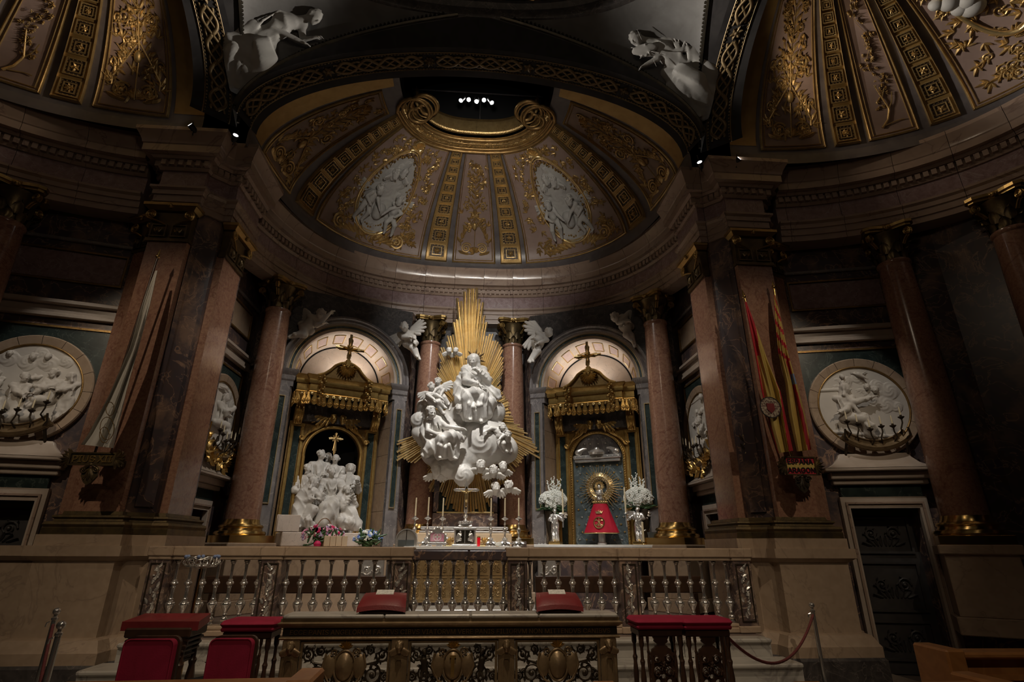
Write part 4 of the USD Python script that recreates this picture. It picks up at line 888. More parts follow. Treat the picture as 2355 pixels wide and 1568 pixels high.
# ================================================================== side doors and medallion frames
BAYM = {}
for key, o, t, med, doorname in (
    ('far_right', (5.75, 7.355), (.969, -.248), (5.79, 7.35), 'right exedra'), ('far_left', (-5.75, 7.355), (.969, .248), (-5.79, 7.35), 'left exedra'),
    ('near_right', (4.08, 8.80), (0, -1), (4.08, 8.98), 'right side bay'), ('near_left', (-4.08, 8.80), (0, 1), (-4.08, 8.98), 'left side bay')):
    t3 = np.array([*uni(t), 0]); y3 = np.array([-t3[1], t3[0], 0]); ff = lambda m, o=o, t3=t3, y3=y3: fr(m, [*o, 0], t3, y3, [0, 0, 1])
    fm = lambda m, o=med, t3=t3, y3=y3: fr(m, [*o, 3.44], t3, y3, [0, 0, 1]); BAYM[key] = fm
    big = 'far' in key
    d = thing('door', f'dark doorway with a cream stone surround under the medallion of the {doorname}', None, (*o, 0), kind='structure')
    w = .43 if big else .37
    obj('surround', ff(prism(sg.box(-w - .11, .0 if big else .55, w + .11, 2.17).difference(sg.box(-w, -1, w, 2.02)), .07)), 'cream', d, s=False)
    obj('surround_bead', ff(mv(prism(sg.box(-w - .055, .0 if big else .55, w + .055, 2.10).difference(sg.box(-w - .03, -1, w + .03, 2.075)), .03), 0, -.065, 0)), 'entab', d, s=False)
    obj('frieze', ff(box(-w - .08, w + .08, -.06, .0, 2.17, 2.33)), 'greenmarble', d, s=False)
    hw = w + .20
    obj('cornice', ff(cat(bbox(-hw + .03, hw - .03, -.12, .0, 2.33, 2.40, .01), bbox(-hw, hw, -.17, .0, 2.40, 2.50, .012), bbox(-hw - .09, hw + .09, -.26, .0, 2.50, 2.545, .01))), 'cream', d, s=False)
    pr = [(hw + .09, -.26, 2.545), (hw - .02, -.20, 2.57), (hw - .10, -.15, 2.62), (hw - .17, -.11, 2.70), (hw - .19, -.10, 2.75)]
    P = np.array([[(-a, 0, z), (-a, dd, z), (a, dd, z), (a, 0, z)] for a, dd, z in pr])
    obj('hood', ff(cat(grid(P), box(-pr[-1][0], pr[-1][0], -.10, 0, 2.745, 2.755))), 'cream', d)
    lf = obj('leaf', ff(mv(box(-w, w, .22, .27, 0, 2.02), 0, 0, 0)), 'doorwood', d, s=False)
    obj('reveal', ff(cat(box(-w - .12, -w, .06, .30, 0, 2.1), box(w, w + .12, .06, .30, 0, 2.1), box(-w, w, .06, .3, 2.02, 2.1))), 'darkpanel', d, s=False)
    g = [rect_frame(-w + .07, w - .07, a, b, .03, .03, .22) for a, b in ((.15, .62), (.72, 1.34), (1.44, 1.92))]
    g += [flat(mv(cat([scroll(q * .14, z, .09, 0, q, 1.5, .014, 18)] + [leaf(q * (.03 + .04 * k), z - .16, PI / 2 - q * .4 * k, .13, .045) for k in range(4)]), 0, -.215, 0)) for q in (-1, 1) for z in (.42, 1.05, 1.70)]
    obj('carving', ff(cat(g)), 'doorwood', lf)
    # medallion
    m = thing('medallion_frame', f'round beige stone frame of the marble relief over the {doorname} door', 'frame', (*med, 3.44))
    A = np.linspace(0, 2 * PI, 17)
    for k in range(16):
        a = np.linspace(A[k] + .004, A[k + 1] - .004, 6)
        prof = [(.735, 0), (.735, -.06), (.72, -.075), (.62, -.055), (.61, -.05), (.61, 0)]
        obj('stone', fm(grid(np.array([[(r * math.cos(b), dd, r * math.sin(b)) for r, dd in prof] for b in a]))), 'beige', m)
    obj('gilt_ring', fm(tube([(.605 * math.cos(a), -.045, .605 * math.sin(a)) for a in np.linspace(0, 2 * PI, 64, endpoint=False)], .016, 6, True)), 'oldgold', m, s=True)
    # wall dressing behind the medallion
    dr = thing('trim', f'string courses and framed marble panels on the wall of the {doorname}', None, (*o, 4.5), kind='structure')
    wd = .74 if big else .62
    off = (np.array(med) - np.array(o)) @ t3[:2]
    obj('green_panel', fm(mv(box(-wd, wd, -.012, .0, .0, .88), 0, 0, 0)), 'greenmarble', dr, s=False)
    obj('panel_frame', fm(prism(sg.box(-wd - .03, -.1, wd + .03, .91).difference(sg.box(-wd, -.2, wd, .88)).difference(sg.Point(0, 0).buffer(.70)), .03)), 'oldgold', dr, s=False)
    L = .80 if big else .78
    obj('string_course', fm(cat(bbox(-L, L, -.08, .0, 1.02, 1.08, .01), bbox(-L, L, -.05, 0, 1.08, 1.20, .006), bbox(-L, L, -.12, 0, 1.20, 1.27, .015))), 'cream', dr, s=False)
    obj('upper_panel', fm(box(-wd + .08, wd - .08, -.01, 0, 1.62, 2.05)), 'beige' if not big else 'frieze', dr, s=False)
    obj('upper_frame', fm(rect_frame(-wd + .04, wd - .04, 1.58, 2.09, .025, .035)), 'oldgold', dr, s=False)
    obj('upper_string', fm(bbox(-L, L, -.05, 0, 2.22, 2.27, .01)), 'greymarble', dr, s=False)
    # candelabra below the medallion
    cb = thing('wall_candelabrum', f'bronze candle bracket with candles under the medallion of the {doorname}', 'candelabrum', (*med, 2.8))
    a = np.linspace(-PI / 2 - .78, -PI / 2 + .78, 24)
    obj('band', fm(cat(grid(np.array([[(r * math.cos(b), -.20 - .03 * math.cos(r * 40), r * math.sin(b)) for r in (.52, .57, .62, .66)] for b in a])), tube([(.52 * math.cos(b), -.19, .52 * math.sin(b)) for b in a], .012, 5), tube([(.66 * math.cos(b), -.19, .66 * math.sin(b)) for b in a], .014, 5))), 'bronze', cb)
    for q in (-1, 1): obj('support', fm(cat(tube([(q * .34, 0, -.62), (q * .40, -.1, -.70), (q * .38, -.2, -.50)], .018, 6), tube([(q * .36, -.20, -.52), (q * .42, -.26, -.46), (q * .40, -.27, -.36)], .014, 6))), 'darkbronze', cb)
    if not big:
        R = random.Random(4); wr = []
        for b in np.linspace(-PI / 2 - .95, -PI / 2 + .95, 34):
            for j in range(2): r = .72 + R.uniform(-.05, .05); wr.append(flat(mv(leaf(r * math.cos(b), r * math.sin(b), R.uniform(0, 6.3), .13, .06, .05), 0, .18, 0)))
        for q in (-1, 1): wr += [flat(mv(leaf(q * .62, -.42, PI / 2 - q * (.3 + .25 * j), .24, .06, .06), 0, .2, 0)) for j in range(3)]
        obj('wreath', fm(cat(wr)), 'gold', cb)
    for k, b in enumerate(np.linspace(-PI / 2 - .68, -PI / 2 + .68, 6)):
        x, z = .56 * math.cos(b), .56 * math.sin(b) + .02 + .04 * (k % 2)
        ar = obj('arm', fm(mv(cat(tube([(0, .02, -.06), (.03 * (-1) ** k, -.05, .0), (0, -.06, .08), (0, -.06, .13)], .010, 6), mv(lathe([(0, .13), (.012, .13), (.04, .155), (.042, .165), (.016, .165), (.014, .19), (0, .19)], 10), 0, -.06, 0)), x, -.20, z)), 'darkbronze', cb)
        obj('candle', fm(mv(lathe([(0, .18), (.011, .18), (.010, .29), (.004, .295), (.002, .315), (0, .315)], 8), x, -.26, z)), 'candle', ar, s=True)

# ================================================================== sanctuary furniture
ca = thing('retable', 'marble retable with silver mouldings behind the crucifix', 'altar', (0, 10.6, .555))
obj('predella', bbox(-1.1, 1.1, 10.1, 10.50, .555, 1.60, .01), 'breccia', ca, s=False)
obj('gradine', bbox(-.82, .82, 9.85, 10.4, 1.45, 1.72, .01), 'card', ca, s=False)
obj('silver_moulding', cat(bbox(-.80, .80, 10.12, 10.3, 1.72, 1.77, .015), bbox(-.78, .78, 10.16, 10.3, 1.79, 1.84, .015)), 'silver', ca, s=False)
obj('lower_panel', bbox(-.59, .59, 10.35, 11.2, 1.60, 2.08, .008), 'breccia', ca, s=False)
for q in (-1, 1): obj('upper_panel', bbox(q * .545 - .045, q * .545 + .045, 10.42, 11.2, 2.10, 3.0, .008), 'darkpanel', ca, s=False)
obj('green_panel', box(-.5, .5, 10.66, 11.2, 2.10, 3.2), 'greenmarble', ca, s=False)
obj('gilt_ledge', bbox(-.52, .52, 10.33, 10.6, 2.08, 2.105, .006), 'brightgold', ca, s=False)
for sx, side in ((-1, 'left'), (1, 'right')):
    ff = BAYS[sx]
    a = thing('side_altar', f'{"pale stone block carrying the marble apostles" if sx < 0 else "altar table with a white marble top under the red-robed statuette"}', 'altar', ff((np.array([[0, .1, .555]]), None))[0][0])
    obj('body', ff(bbox(-.82, .80, -.98 if sx < 0 else -.40, .38, .555, 1.50, .01)), 'darkpanel' if sx > 0 else 'beige', a, s=False)
    if sx < 0: obj('block', ff(bbox(-.80, .70, -.44, .49, 1.50, 1.72, .012)), 'lunette', a, s=False)
    else: obj('top', ff(cat(bbox(-1.04, 1.14, -.48, -.08, 1.50, 1.55, .008), bbox(-.80, .80, -.10, .38, 1.50, 1.549, .006))), 'white_cloth', a, s=False)
# ================================================================== sculpture: smooth unions of tapered limbs and folded cloth, meshed by surface nets
class S:
    def __init__(s, lo, hi, h):
        s.lo, s.h = np.asarray(lo, float), h; s.n = np.ceil((np.asarray(hi, float) - s.lo) / h).astype(int) + 1
        s.A = np.full(s.n, 9.0, np.float32)
        s.ax = [s.lo[i] + h * np.arange(s.n[i], dtype=np.float32) for i in range(3)]
    def _win(s, lo, hi):
        a = np.clip(np.floor((lo - s.lo) / s.h).astype(int), 0, s.n); b = np.clip(np.ceil((hi - s.lo) / s.h).astype(int) + 1, 0, s.n)
        if (b <= a).any(): return None
        sl = tuple(slice(i, j) for i, j in zip(a, b))
        X, Y, Z = np.meshgrid(*[s.ax[i][sl[i]] for i in range(3)], indexing='ij', sparse=True)
        return sl, X, Y, Z
    def _put(s, sl, d, k, op):
        a = s.A[sl]
        if op == 'u': hh = np.clip(.5 + .5 * (a - d) / k, 0, 1); s.A[sl] = a + (d - a) * hh - k * hh * (1 - hh)
        else: d = -d; hh = np.clip(.5 - .5 * (a - d) / k, 0, 1); s.A[sl] = a + (d - a) * hh + k * hh * (1 - hh)
    def _fold(s, d, X, Y, Z, f):
        amp, fr_, (u, v, w), sd = (*f, 0)[:4]
        q = fr_ * (u * X + v * Y + w * Z) + 1.1 * np.sin(5.1 * X + 7.3 * Z + sd) + .8 * np.sin(6.7 * Y - 4.9 * Z + 1.7 * sd)
        return d + amp * (np.abs(np.sin(q)) ** .75 - .6)
    def cap(s, a, b, ra, rb=None, k=.02, op='u', fold=None):
        a, b = np.asarray(a, float), np.asarray(b, float); rb = ra if rb is None else rb; m = max(ra, rb) + k + 2 * s.h + (fold[0] if fold else 0)
        w = s._win(np.minimum(a, b) - m, np.maximum(a, b) + m)
        if w is None: return s
        sl, X, Y, Z = w; e = b - a; L = max(e @ e, 1e-9)
        t = np.clip(((X - a[0]) * e[0] + (Y - a[1]) * e[1] + (Z - a[2]) * e[2]) / L, 0, 1)
        d = np.sqrt((X - a[0] - t * e[0]) ** 2 + (Y - a[1] - t * e[1]) ** 2 + (Z - a[2] - t * e[2]) ** 2) - (ra + t * (rb - ra))
        if fold: d = s._fold(d, X, Y, Z, fold)
        s._put(sl, d, k, op); return s
    def ell(s, c, r, R=None, k=.02, op='u', fold=None, rings=None):
        c, r = np.asarray(c, float), np.broadcast_to(np.asarray(r, float), 3); m = (r.max() if R is not None else r) + k + 2 * s.h
        w = s._win(c - m, c + m)
        if w is None: return s
        sl, X, Y, Z = w; p = [X - c[0], Y - c[1], Z - c[2]]
        if R is not None: R = np.asarray(R, float); p = [R[i][0] * p[0] + R[i][1] * p[1] + R[i][2] * p[2] for i in range(3)]
        k0 = np.sqrt(sum((q / t) ** 2 for q, t in zip(p, r))); k1 = np.sqrt(sum((q / (t * t)) ** 2 for q, t in zip(p, r)))
        d = k0 * (k0 - 1) / np.maximum(k1, 1e-6)
        if fold: d = s._fold(d, X, Y, Z, fold)
        if rings: q = rings[2] if len(rings) > 2 else c; d = d + rings[0] * np.abs(np.sin(rings[1] * np.sqrt((X - q[0]) ** 2 + (Z - q[2]) ** 2) + 2.0 * np.arctan2(Z - q[2], X - q[0])))
        s._put(sl, d, k, op); return s
    def chain(s, pts, r, k=.02, fold=None):
        r = np.broadcast_to(np.asarray(r, float), (len(pts),))
        for i in range(len(pts) - 1): s.cap(pts[i], pts[i + 1], r[i], r[i + 1], k, 'u', fold)
        return s
    def mesh(s):
        A = s.A.copy(); A[0], A[-1], A[:, 0], A[:, -1], A[:, :, 0], A[:, :, -1] = (9,) * 6
        n = A.shape; C = [A[i:n[0] - 1 + i, j:n[1] - 1 + j, l:n[2] - 1 + l] for i in (0, 1) for j in (0, 1) for l in (0, 1)]
        neg = sum((c < 0).astype(np.int8) for c in C); I = np.argwhere((neg > 0) & (neg < 8))
        vals = np.stack([c[tuple(I.T)] for c in C], 1); off = np.array([(i, j, l) for i in (0, 1) for j in (0, 1) for l in (0, 1)], float)
        acc, cnt = np.zeros((len(I), 3)), np.zeros(len(I))
        for a in range(8):
            for b in range(a + 1, 8):
                if np.abs(off[a] - off[b]).sum() != 1: continue
                va, vb = vals[:, a], vals[:, b]; m = (va < 0) != (vb < 0); t = np.where(m, va / np.where(m, va - vb, 1), 0)
                acc += m[:, None] * (off[a] + t[:, None] * (off[b] - off[a])); cnt += m
        V = s.lo + s.h * (I + acc / cnt[:, None]); idx = -np.ones([q - 1 for q in n], np.int64); idx[tuple(I.T)] = np.arange(len(I)); F = []
        for ax in range(3):
            sl0 = [slice(None)] * 3; sl1 = [slice(None)] * 3; sl0[ax] = slice(0, -1); sl1[ax] = slice(1, None)
            a, b = A[tuple(sl0)] < 0, A[tuple(sl1)] < 0; E = np.argwhere(a != b); o1, o2 = [i for i in range(3) if i != ax]
            E = E[(E[:, o1] > 0) & (E[:, o2] > 0) & (E[:, o1] < n[o1] - 1) & (E[:, o2] < n[o2] - 1)]; sgn = a[tuple(E.T)]
            g = lambda d1, d2: idx[tuple((E - np.eye(3, dtype=int)[o1] * d1 - np.eye(3, dtype=int)[o2] * d2).T)]
            q = np.stack([g(1, 1), g(0, 1), g(0, 0), g(1, 0)], 1); fl = sgn if ax != 1 else ~sgn
            q = np.where(fl[:, None], q, q[:, ::-1]); q = q[(q >= 0).all(1)]; F += [q[:, [0, 1, 2]], q[:, [0, 2, 3]]]
        return V, np.vstack(F)
def basis(f, up=(0, 0, 1.0)):
    f = uni(f); s_ = uni(np.cross(f, up)); return f, uni(np.cross(s_, f)), s_
def head(G, c, r, f=(0, -1, 0), up=(0, 0, 1), hair='curls', beard=0.0, seed=0, veil=False, k=None):
    """r: half the height of the head"""
    f, u, s_ = basis(f, up); c = np.asarray(c, float); p = lambda a, b, d: c + r * (a * s_ + b * u + d * f); k = k or r * .12; R = random.Random(seed); B = [s_, u, f]
    G.ell(p(0, .22, -.10), np.array([.74, .74, .86]) * r, B, k); G.ell(p(0, -.22, .16), np.array([.60, .74, .66]) * r, B, k); G.cap(p(0, -.72, .42), p(0, -.78, .48), .20 * r, .18 * r, k * 1.5)
    for q in (-1, 1):
        G.ell(p(q * .33, -.18, .52), r * .25, None, k); G.ell(p(q * .31, .06, .84), np.array([.19, .12, .20]) * r, B, r * .06, 's'); G.ell(p(q * .31, .05, .66), r * .135, None, r * .03)
        G.cap(p(q * .12, .21, .80), p(q * .45, .17, .62), r * .07, r * .06, r * .05); G.ell(p(q * .74, -.03, -.05), np.array([.10, .22, .16]) * r, B, r * .05)
    G.cap(p(0, .14, .80), p(0, -.22, 1.02), r * .075, r * .13, r * .06); G.ell(p(0, -.26, .92), np.array([.20, .09, .12]) * r, B, r * .05)
    G.cap(p(-.18, -.46, .76), p(.18, -.46, .76), r * .06, r * .06, r * .04); G.cap(p(-.14, -.56, .74), p(.14, -.56, .74), r * .07, r * .07, r * .04); G.cap(p(-.2, -.51, .84), p(.2, -.51, .84), r * .025, r * .025, r * .03, 's')
    if hair == 'curls':
        for i in range(46):
            a, z = R.uniform(0, 2 * PI), R.uniform(-.45, 1.0); d = np.array([math.cos(a) * math.sqrt(1 - min(z * z, .99)), z, math.sin(a) * math.sqrt(1 - min(z * z, .99))])
            if d[2] > .30 and d[1] < .62: continue
            G.ell(p(.74 * d[0], .24 + .72 * d[1], -.10 + .84 * d[2]), r * R.uniform(.15, .24), None, r * .03)
    elif hair == 'long':
        for q in (-1, 0, 1): G.chain([p(q * .3, .85, .3), p(q * .75, .4, -.1), p(q * .8, -.5, -.2), p(q * .6, -1.1, -.2)], r * np.array([.22, .27, .27, .2]), r * .06, (r * .07, 9 / r, (1, .3, 0), seed))
    elif hair == 'fringe':
        for i in range(22):
            a = PI * (1.0 + i / 21); G.ell(p(.80 * math.cos(a), .0 + .15 * math.sin(i * 2.1), .80 * math.sin(a) * .9 - .05), r * .19, None, r * .03)
    if beard:
        for i in range(26):
            a = R.uniform(-1.25, 1.25); b = R.uniform(0, 1); G.ell(p(.55 * math.sin(a), -.55 - beard * b, .62 * math.cos(a) * .9 - .1 * b), r * R.uniform(.12, .2), None, r * .03)
    if veil:
        ff = (r * .05, 8 / r, (1, .2, .2), seed)
        G.ell(p(0, .25, -.22), np.array([.93, .90, .92]) * r, B, k, fold=ff)
        for q in (-1, 1): G.chain([p(q * .72, .55, .12), p(q * .82, -.1, .05), p(q * .80, -.8, .05), p(q * 1.0, -1.3, .0)], r * np.array([.24, .22, .26, .34]), k * 1.5, ff)
        G.cap(p(0, -.5, -.6), p(0, -1.5, -.5), r * .75, r * .95, k * 2, fold=ff)
    return G
def hand(G, w, d, k=1.0, up=(0, 0, 1), curl=.4, side=1):
    """wrist w, direction d; palm, four fingers and a thumb"""
    f, u, s_ = basis(d, up); w = np.asarray(w, float); P = lambda a, b, c: w + k * (a * s_ + b * u + c * f)
    G.ell(P(0, 0, .045), np.array([.042, .018, .05]) * k, [s_, u, f], .012 * k)
    for i, L in enumerate((.062, .075, .07, .054)):
        x = (i - 1.5) * .023; G.chain([P(x, 0, .075), P(x * 1.15, -.01 * curl, .075 + L * .55), P(x * 1.2, -.06 * curl, .075 + L)], np.array([.0115, .0105, .009]) * k, .004 * k)
    G.chain([P(-side * .03, 0, .02), P(-side * .058, -.01, .05), P(-side * .062, -.02, .085)], np.array([.015, .0125, .010]) * k, .006 * k)
def figure(G, J, k=1.0, hd=None, robe=True, bare_arms=False, bare_legs=False, fa=.016, ff=26, seed=0):
    """draped figure from joints: pel, che, head, (sh, el, ha) and (hi, kn, an) as pairs"""
    g = {a: np.asarray(b, float) for a, b in J.items()}; fd = lambda d=(1, .4, .25), a=1.0: (fa * k * a, ff / k, d, seed)
    sk = .03 * k; w = 1 if robe else 0
    G.cap(g['pel'], g['che'], (.15 + .015 * w) * k, .15 * k, sk, fold=fd((1, .2, .5)) if robe else None)
    G.cap(g['sh0'], g['sh1'], .085 * k, .085 * k, sk * 1.5, fold=fd((1, .5, .7), .7) if robe else None); G.cap(g['che'] * .5 + (g['sh0'] + g['sh1']) * .25, g['head'], .062 * k, .055 * k, sk)
    for i in '01':
        sl = robe and not bare_arms
        G.cap(g['sh' + i], g['el' + i], (.082 if sl else .054) * k, (.075 if sl else .044) * k, sk, fold=fd((.3, .2, 1), .9) if sl else None)
        m = g['ha' + i] * .8 + g['el' + i] * .2
        if sl: G.cap(g['el' + i], m, .078 * k, .062 * k, sk, fold=fd((.6, .2, 1), .9))
        G.cap(g['el' + i], g['ha' + i], .045 * k, .029 * k, sk * .6)
        hand(G, g['ha' + i], g['ha' + i] - g['el' + i] + [0, 0, -.0], k, curl=.6, side=-1 if i == '0' else 1)
        lg = robe and not bare_legs
        G.cap(g['hi' + i], g['kn' + i], (.13 if lg else .09) * k, (.098 if lg else .062) * k, sk, fold=fd((.8, .5, .4)) if lg else None)
        if lg: G.cap(g['kn' + i], g['an' + i] * .85 + g['kn' + i] * .15, .10 * k, .115 * k, sk, fold=fd((1, .5, .12), 1.25))
        G.cap(g['kn' + i], g['an' + i], .06 * k, .04 * k, sk)
        fo = np.array([.35 * (g['an' + i] - g['hi' + i])[0], -.15, -.05]); fo = uni(fo) * .17 * k
        G.cap(g['an' + i] + [0, 0, -.02 * k], g['an' + i] + fo, .042 * k, .028 * k, .02 * k)
        for j in range(3): G.cap(g['an' + i] + fo * .9, g['an' + i] + fo * 1.2 + np.array([(j - 1) * .022 * k, 0, 0]), .014 * k, .011 * k, .006 * k)
    if robe and not bare_legs:
        for t in (.25, .55, .85):
            a, b = (g['hi' + i] * (1 - t) + g['kn' + i] * t for i in '01'); G.cap(a, b, .10 * k, .10 * k, sk * 1.5, fold=fd((.9, .6, .3)))
        for t in (.1, .45, .8):
            a, b = (g['kn' + i] * (1 - t) + g['an' + i] * t for i in '01'); G.cap(a + [0, .05 * k, 0], b + [0, .05 * k, 0], (.07 + .03 * t) * k, (.07 + .03 * t) * k, sk, fold=fd((1, .5, .1), 1.3))
    if robe and G.h < .02:
        R = random.Random(seed + 17); sd = uni(g['sh1'] - g['sh0'])
        if not bare_legs:
            for j in range(11):      # crisp folds hanging from the knees and the lap to the hem
                t = (j + .5) / 11; a = (g['kn0'] * (1 - t) + g['kn1'] * t) * .75 + (g['hi0'] * (1 - t) + g['hi1'] * t) * .25 + [0, -.05 * k, .05 * k * math.sin(PI * t * 3)]
                b = g['an0'] * (1 - t) + g['an1'] * t + sd * (t - .5) * .16 * k + [R.uniform(-.03, .03) * k, -.02 * k - .05 * k * (j % 2), -.01 * k]; m = (a + b) / 2 + np.array([R.uniform(-.05, .05), -.07 - .04 * (j % 2), .0]) * k
                G.chain([a, m, b], np.array([.020, .032, .042]) * k, .012 * k)
            for i in '01':           # folds wrapping the thighs
                for j in range(4):
                    t = .15 + .25 * j; c = g['hi' + i] * (1 - t) + g['kn' + i] * t; q = -1 if i == '0' else 1
                    G.chain([c + sd * q * .115 * k + [0, 0, -.06 * k], c + sd * q * .05 * k + np.array([0, -.07, .085]) * k, c - sd * q * .07 * k + np.array([0, -.09, .03]) * k], np.array([.016, .020, .014]) * k, .012 * k)
        for j in range(6):           # folds falling across the chest
            t = j / 5; a = g['sh0'] * (1 - t) + g['sh1'] * t + [0, -.07 * k, .03 * k]; b = g['pel'] + sd * ((.5 - t) * .20 if j % 2 else (t - .5) * .24) * k + [0, -.14 * k, .02 * k]
            G.chain([a, (a + b) / 2 + np.array([R.uniform(-.03, .03), -.055, .0]) * k, b], np.array([.014, .020, .016]) * k, .012 * k)
        if not bare_arms:
            for i in '01':
                for j in range(5):
                    t = (j + .4) / 5; p, q = (g['sh' + i], g['el' + i]) if j < 2 else (g['el' + i], g['ha' + i]); t = t * 2.2 % 1; c = p * (1 - t * .8) + q * t * .8; d = uni(q - p); e = uni(np.cross(d, [.3, 1, .2]))
                    G.chain([c + e * .07 * k, c + d * .03 * k + np.array([0, -.072, 0]) * k, c - e * .07 * k + d * .05 * k], np.array([.012, .016, .012]) * k, .010 * k)
    if hd is not None: head(G, g['head'], hd.pop('r', .125) * k, **hd)
    return G
def J(**q):
    o = {}
    for a, b in q.items():
        if a in ('sh', 'el', 'ha', 'hi', 'kn', 'an'): o[a + '0'], o[a + '1'] = b
        else: o[a] = b
    return o
def wing(G, root, tip, w, k=.015, nrm=(0, -1, 0), n=6, th=.022):
    root, tip, nrm = (np.asarray(q, float) for q in (root, tip, nrm)); L = np.linalg.norm(tip - root); d = uni(tip - root); dn = uni(np.cross(d, nrm)); dn = dn * (1 if dn[2] < 0 else -1)
    G.cap(root, root + d * L * .75 - dn * w * .15, th * 1.4, th, k)
    for i in range(n):
        t = (i + .3) / n; a = root + d * L * t * .7 - dn * w * .1; b = a + uni(dn * (1.25 - t) + d * (.25 + 1.1 * t)) * (w * (.75 + .5 * math.sin(PI * t)))
        G.cap(a, b, w / n * .95 + .006, w / n * .6 + .004, k * .8)
def cherub_head(G, c, r, f, seed=0, wings=True, up=(0, 0, 1), spread=1.0):
    f, u, s_ = basis(f, up); head(G, c, r, f, up, 'curls', 0, seed); c = np.asarray(c, float)
    G.ell(c - u * r * .25 + f * r * .35, np.array([.7, .5, .5]) * r, [s_, u, f], r * .2)
    G.ell(c - u * r * 1.0 + f * .0, np.array([.55, .5, .5]) * r, [s_, u, f], r * .2)
    if wings:
        for q in (-1, 1): wing(G, c - u * r * .8 + s_ * q * r * .35 - f * r * .3, c + s_ * q * r * 1.75 * spread - u * r * .9 - f * r * .15, r * 1.15, r * .12, f, 5, r * .24)
def putto(G, pel, che, hd, arms, legs, r, f, seed=0, k=1.0, wings=None, cloth=None):
    """chubby winged child: arms and legs are (elbow, hand) and (knee, foot) pairs"""
    pel, che, hd = (np.asarray(q, float) for q in (pel, che, hd)); ax = uni(che - pel); f_ = uni(f); sd = uni(np.cross(f_, ax)); sk = .025 * k
    G.cap(pel, che, .098 * k, .088 * k, sk); G.ell(pel * .65 + che * .35 + f_ * .035 * k, .088 * k, None, sk); G.cap(che, hd, .045 * k, .045 * k, sk)
    for q, (e, h) in zip((-1, 1), arms):
        s0 = che + sd * q * .085 * k + ax * .02 * k; e, h = np.asarray(e, float), np.asarray(h, float)
        G.cap(s0, e, .046 * k, .042 * k, sk * .7).cap(e, h, .042 * k, .028 * k, sk * .5); hand(G, h, h - e, k * .72, curl=.6, side=q)
    for q, (e, h) in zip((-1, 1), legs):
        s0 = pel + sd * q * .05 * k; e, h = np.asarray(e, float), np.asarray(h, float)
        G.cap(s0, e, .072 * k, .055 * k, sk).cap(e, h, .054 * k, .034 * k, sk * .6); d = uni(uni(h - e) * .4 + f_ * .8); G.cap(h, h + d * .07 * k, .030 * k, .022 * k, .012 * k)
    head(G, hd, r, f, ax * .5 + np.array([0, 0, .6]), 'curls', 0, seed); f2, u2, s2 = basis(f, (0, 0, 1)); G.ell(hd - u2 * r * .3 + f2 * r * .4, np.array([.62, .4, .42]) * r, [s2, u2, f2], r * .2)
    if wings:
        for root, tip, w in wings: wing(G, root, tip, w * k, .012, -f_ * .3 + np.array([0, -1, 0]), 6, .018 * k)
    if cloth:
        for pts, rr in cloth: G.chain([np.asarray(q, float) for q in pts], rr, .02, (.014, 30, (.7, .2, .8), seed))
def sculpt(name, build, lo, hi, h, mat, label=None, cat_=None, frame=None, par=None, group=None):
    G = S(lo, hi, h); build(G); m = G.mesh(); m = frame(m) if frame else m
    return obj(name, m, mat, par, True, label, cat_, group)
def bound(*pts, m=.3):
    p = np.array(pts, float); return p.min(0) - m, p.max(0) + m

# ------------------------------------------------------------------ central group: woman on clouds, bearded man, cherubs, rays
Q = at
# gilded sunburst on the wall plane y = 10.62
tips = [(-62, 1128, 1170), (-75, 1105, 1185), (-85, 1085, 1200), (-97, 1062, 1200), (-107, 1040, 1180), (-119, 1005, 1150), (-127, 990, 1140), (-138, 985, 1060), (-149, 912, 1060), (-158, 907, 1050), (-163, 912, 1015), (-172, 950, 1000), (-183, 990, 960), (-230, 1010, 905), (-239, 1006, 842), (-245, 1008, 812), (-249, 1013, 795), (-252, 1020, 800), (-255, 1027, 771), (-257.5, 1035, 775), (-259.5, 1040, 749), (-262, 1045, 730), (-264, 1052, 676), (-267, 1062, 682), (-268, 1071, 662), (-270.5, 1081, 648), (-272.5, 1090, 655), (-274, 1098, 655), (-275.5, 1100, 670), (-277.5, 1109, 690), (-280, 1118, 719), (-282.5, 1120, 760), (-285.5, 1135, 752), (-289, 1140, 775), (-292, 1148, 790), (-294, 1152, 790), (-298, 1159, 805), (-303, 1158, 835), (-307, 1157, 856), (-313, 1150, 880), (-320, 1158, 905), (-350, 1180, 965), (-372, 1228, 1020), (-381, 1240, 1040), (-391, 1247, 1055), (-396, 1212, 1045), (-401, 1190, 1075), (-412, 1150, 1120), (-418, 1138, 1140), (-422, 1128, 1170)]
c0 = Q(1078, 960, 10.62); tp = np.array([Q(x, y, 10.62) for _, x, y in tips]); dv = tp - c0
ang = np.unwrap(np.arctan2(dv[:, 2], dv[:, 0])); ln = np.hypot(dv[:, 0], dv[:, 2]); od = np.argsort(ang); ang, ln = ang[od], ln[od]
sb = thing('sunburst', 'tall gilded sunburst of straight rays behind the woman on clouds', 'sunburst', (c0[0], 10.62, c0[2]))
R = random.Random(12)
for a in np.arange(ang[0], ang[-1], .031):
    l = np.interp(a, ang, ln) * (1 - .10 * R.random() ** 2); w = l * .031 * (.75 + .3 * R.random()); r0 = .25; y = 10.62 - R.uniform(0, .035); c, s_ = math.cos(a), math.sin(a)
    pts = [(c0[0] + r * c - q * s_, yy, c0[2] + r * s_ + q * c) for r, q in ((r0, -w * .25), (r0, w * .25), (l, w * .42), (l, -w * .42)) for yy in (y, y + .02)] + [(c0[0] + r * c, y - w * .35, c0[2] + r * s_) for r in (r0, l)]
    obj('ray', hull(pts), 'raygold', sb, s=False)
hs = thing('halo', 'dark gilded star halo behind the seated woman\'s head', 'halo', Q(1093, 824, 10.45))
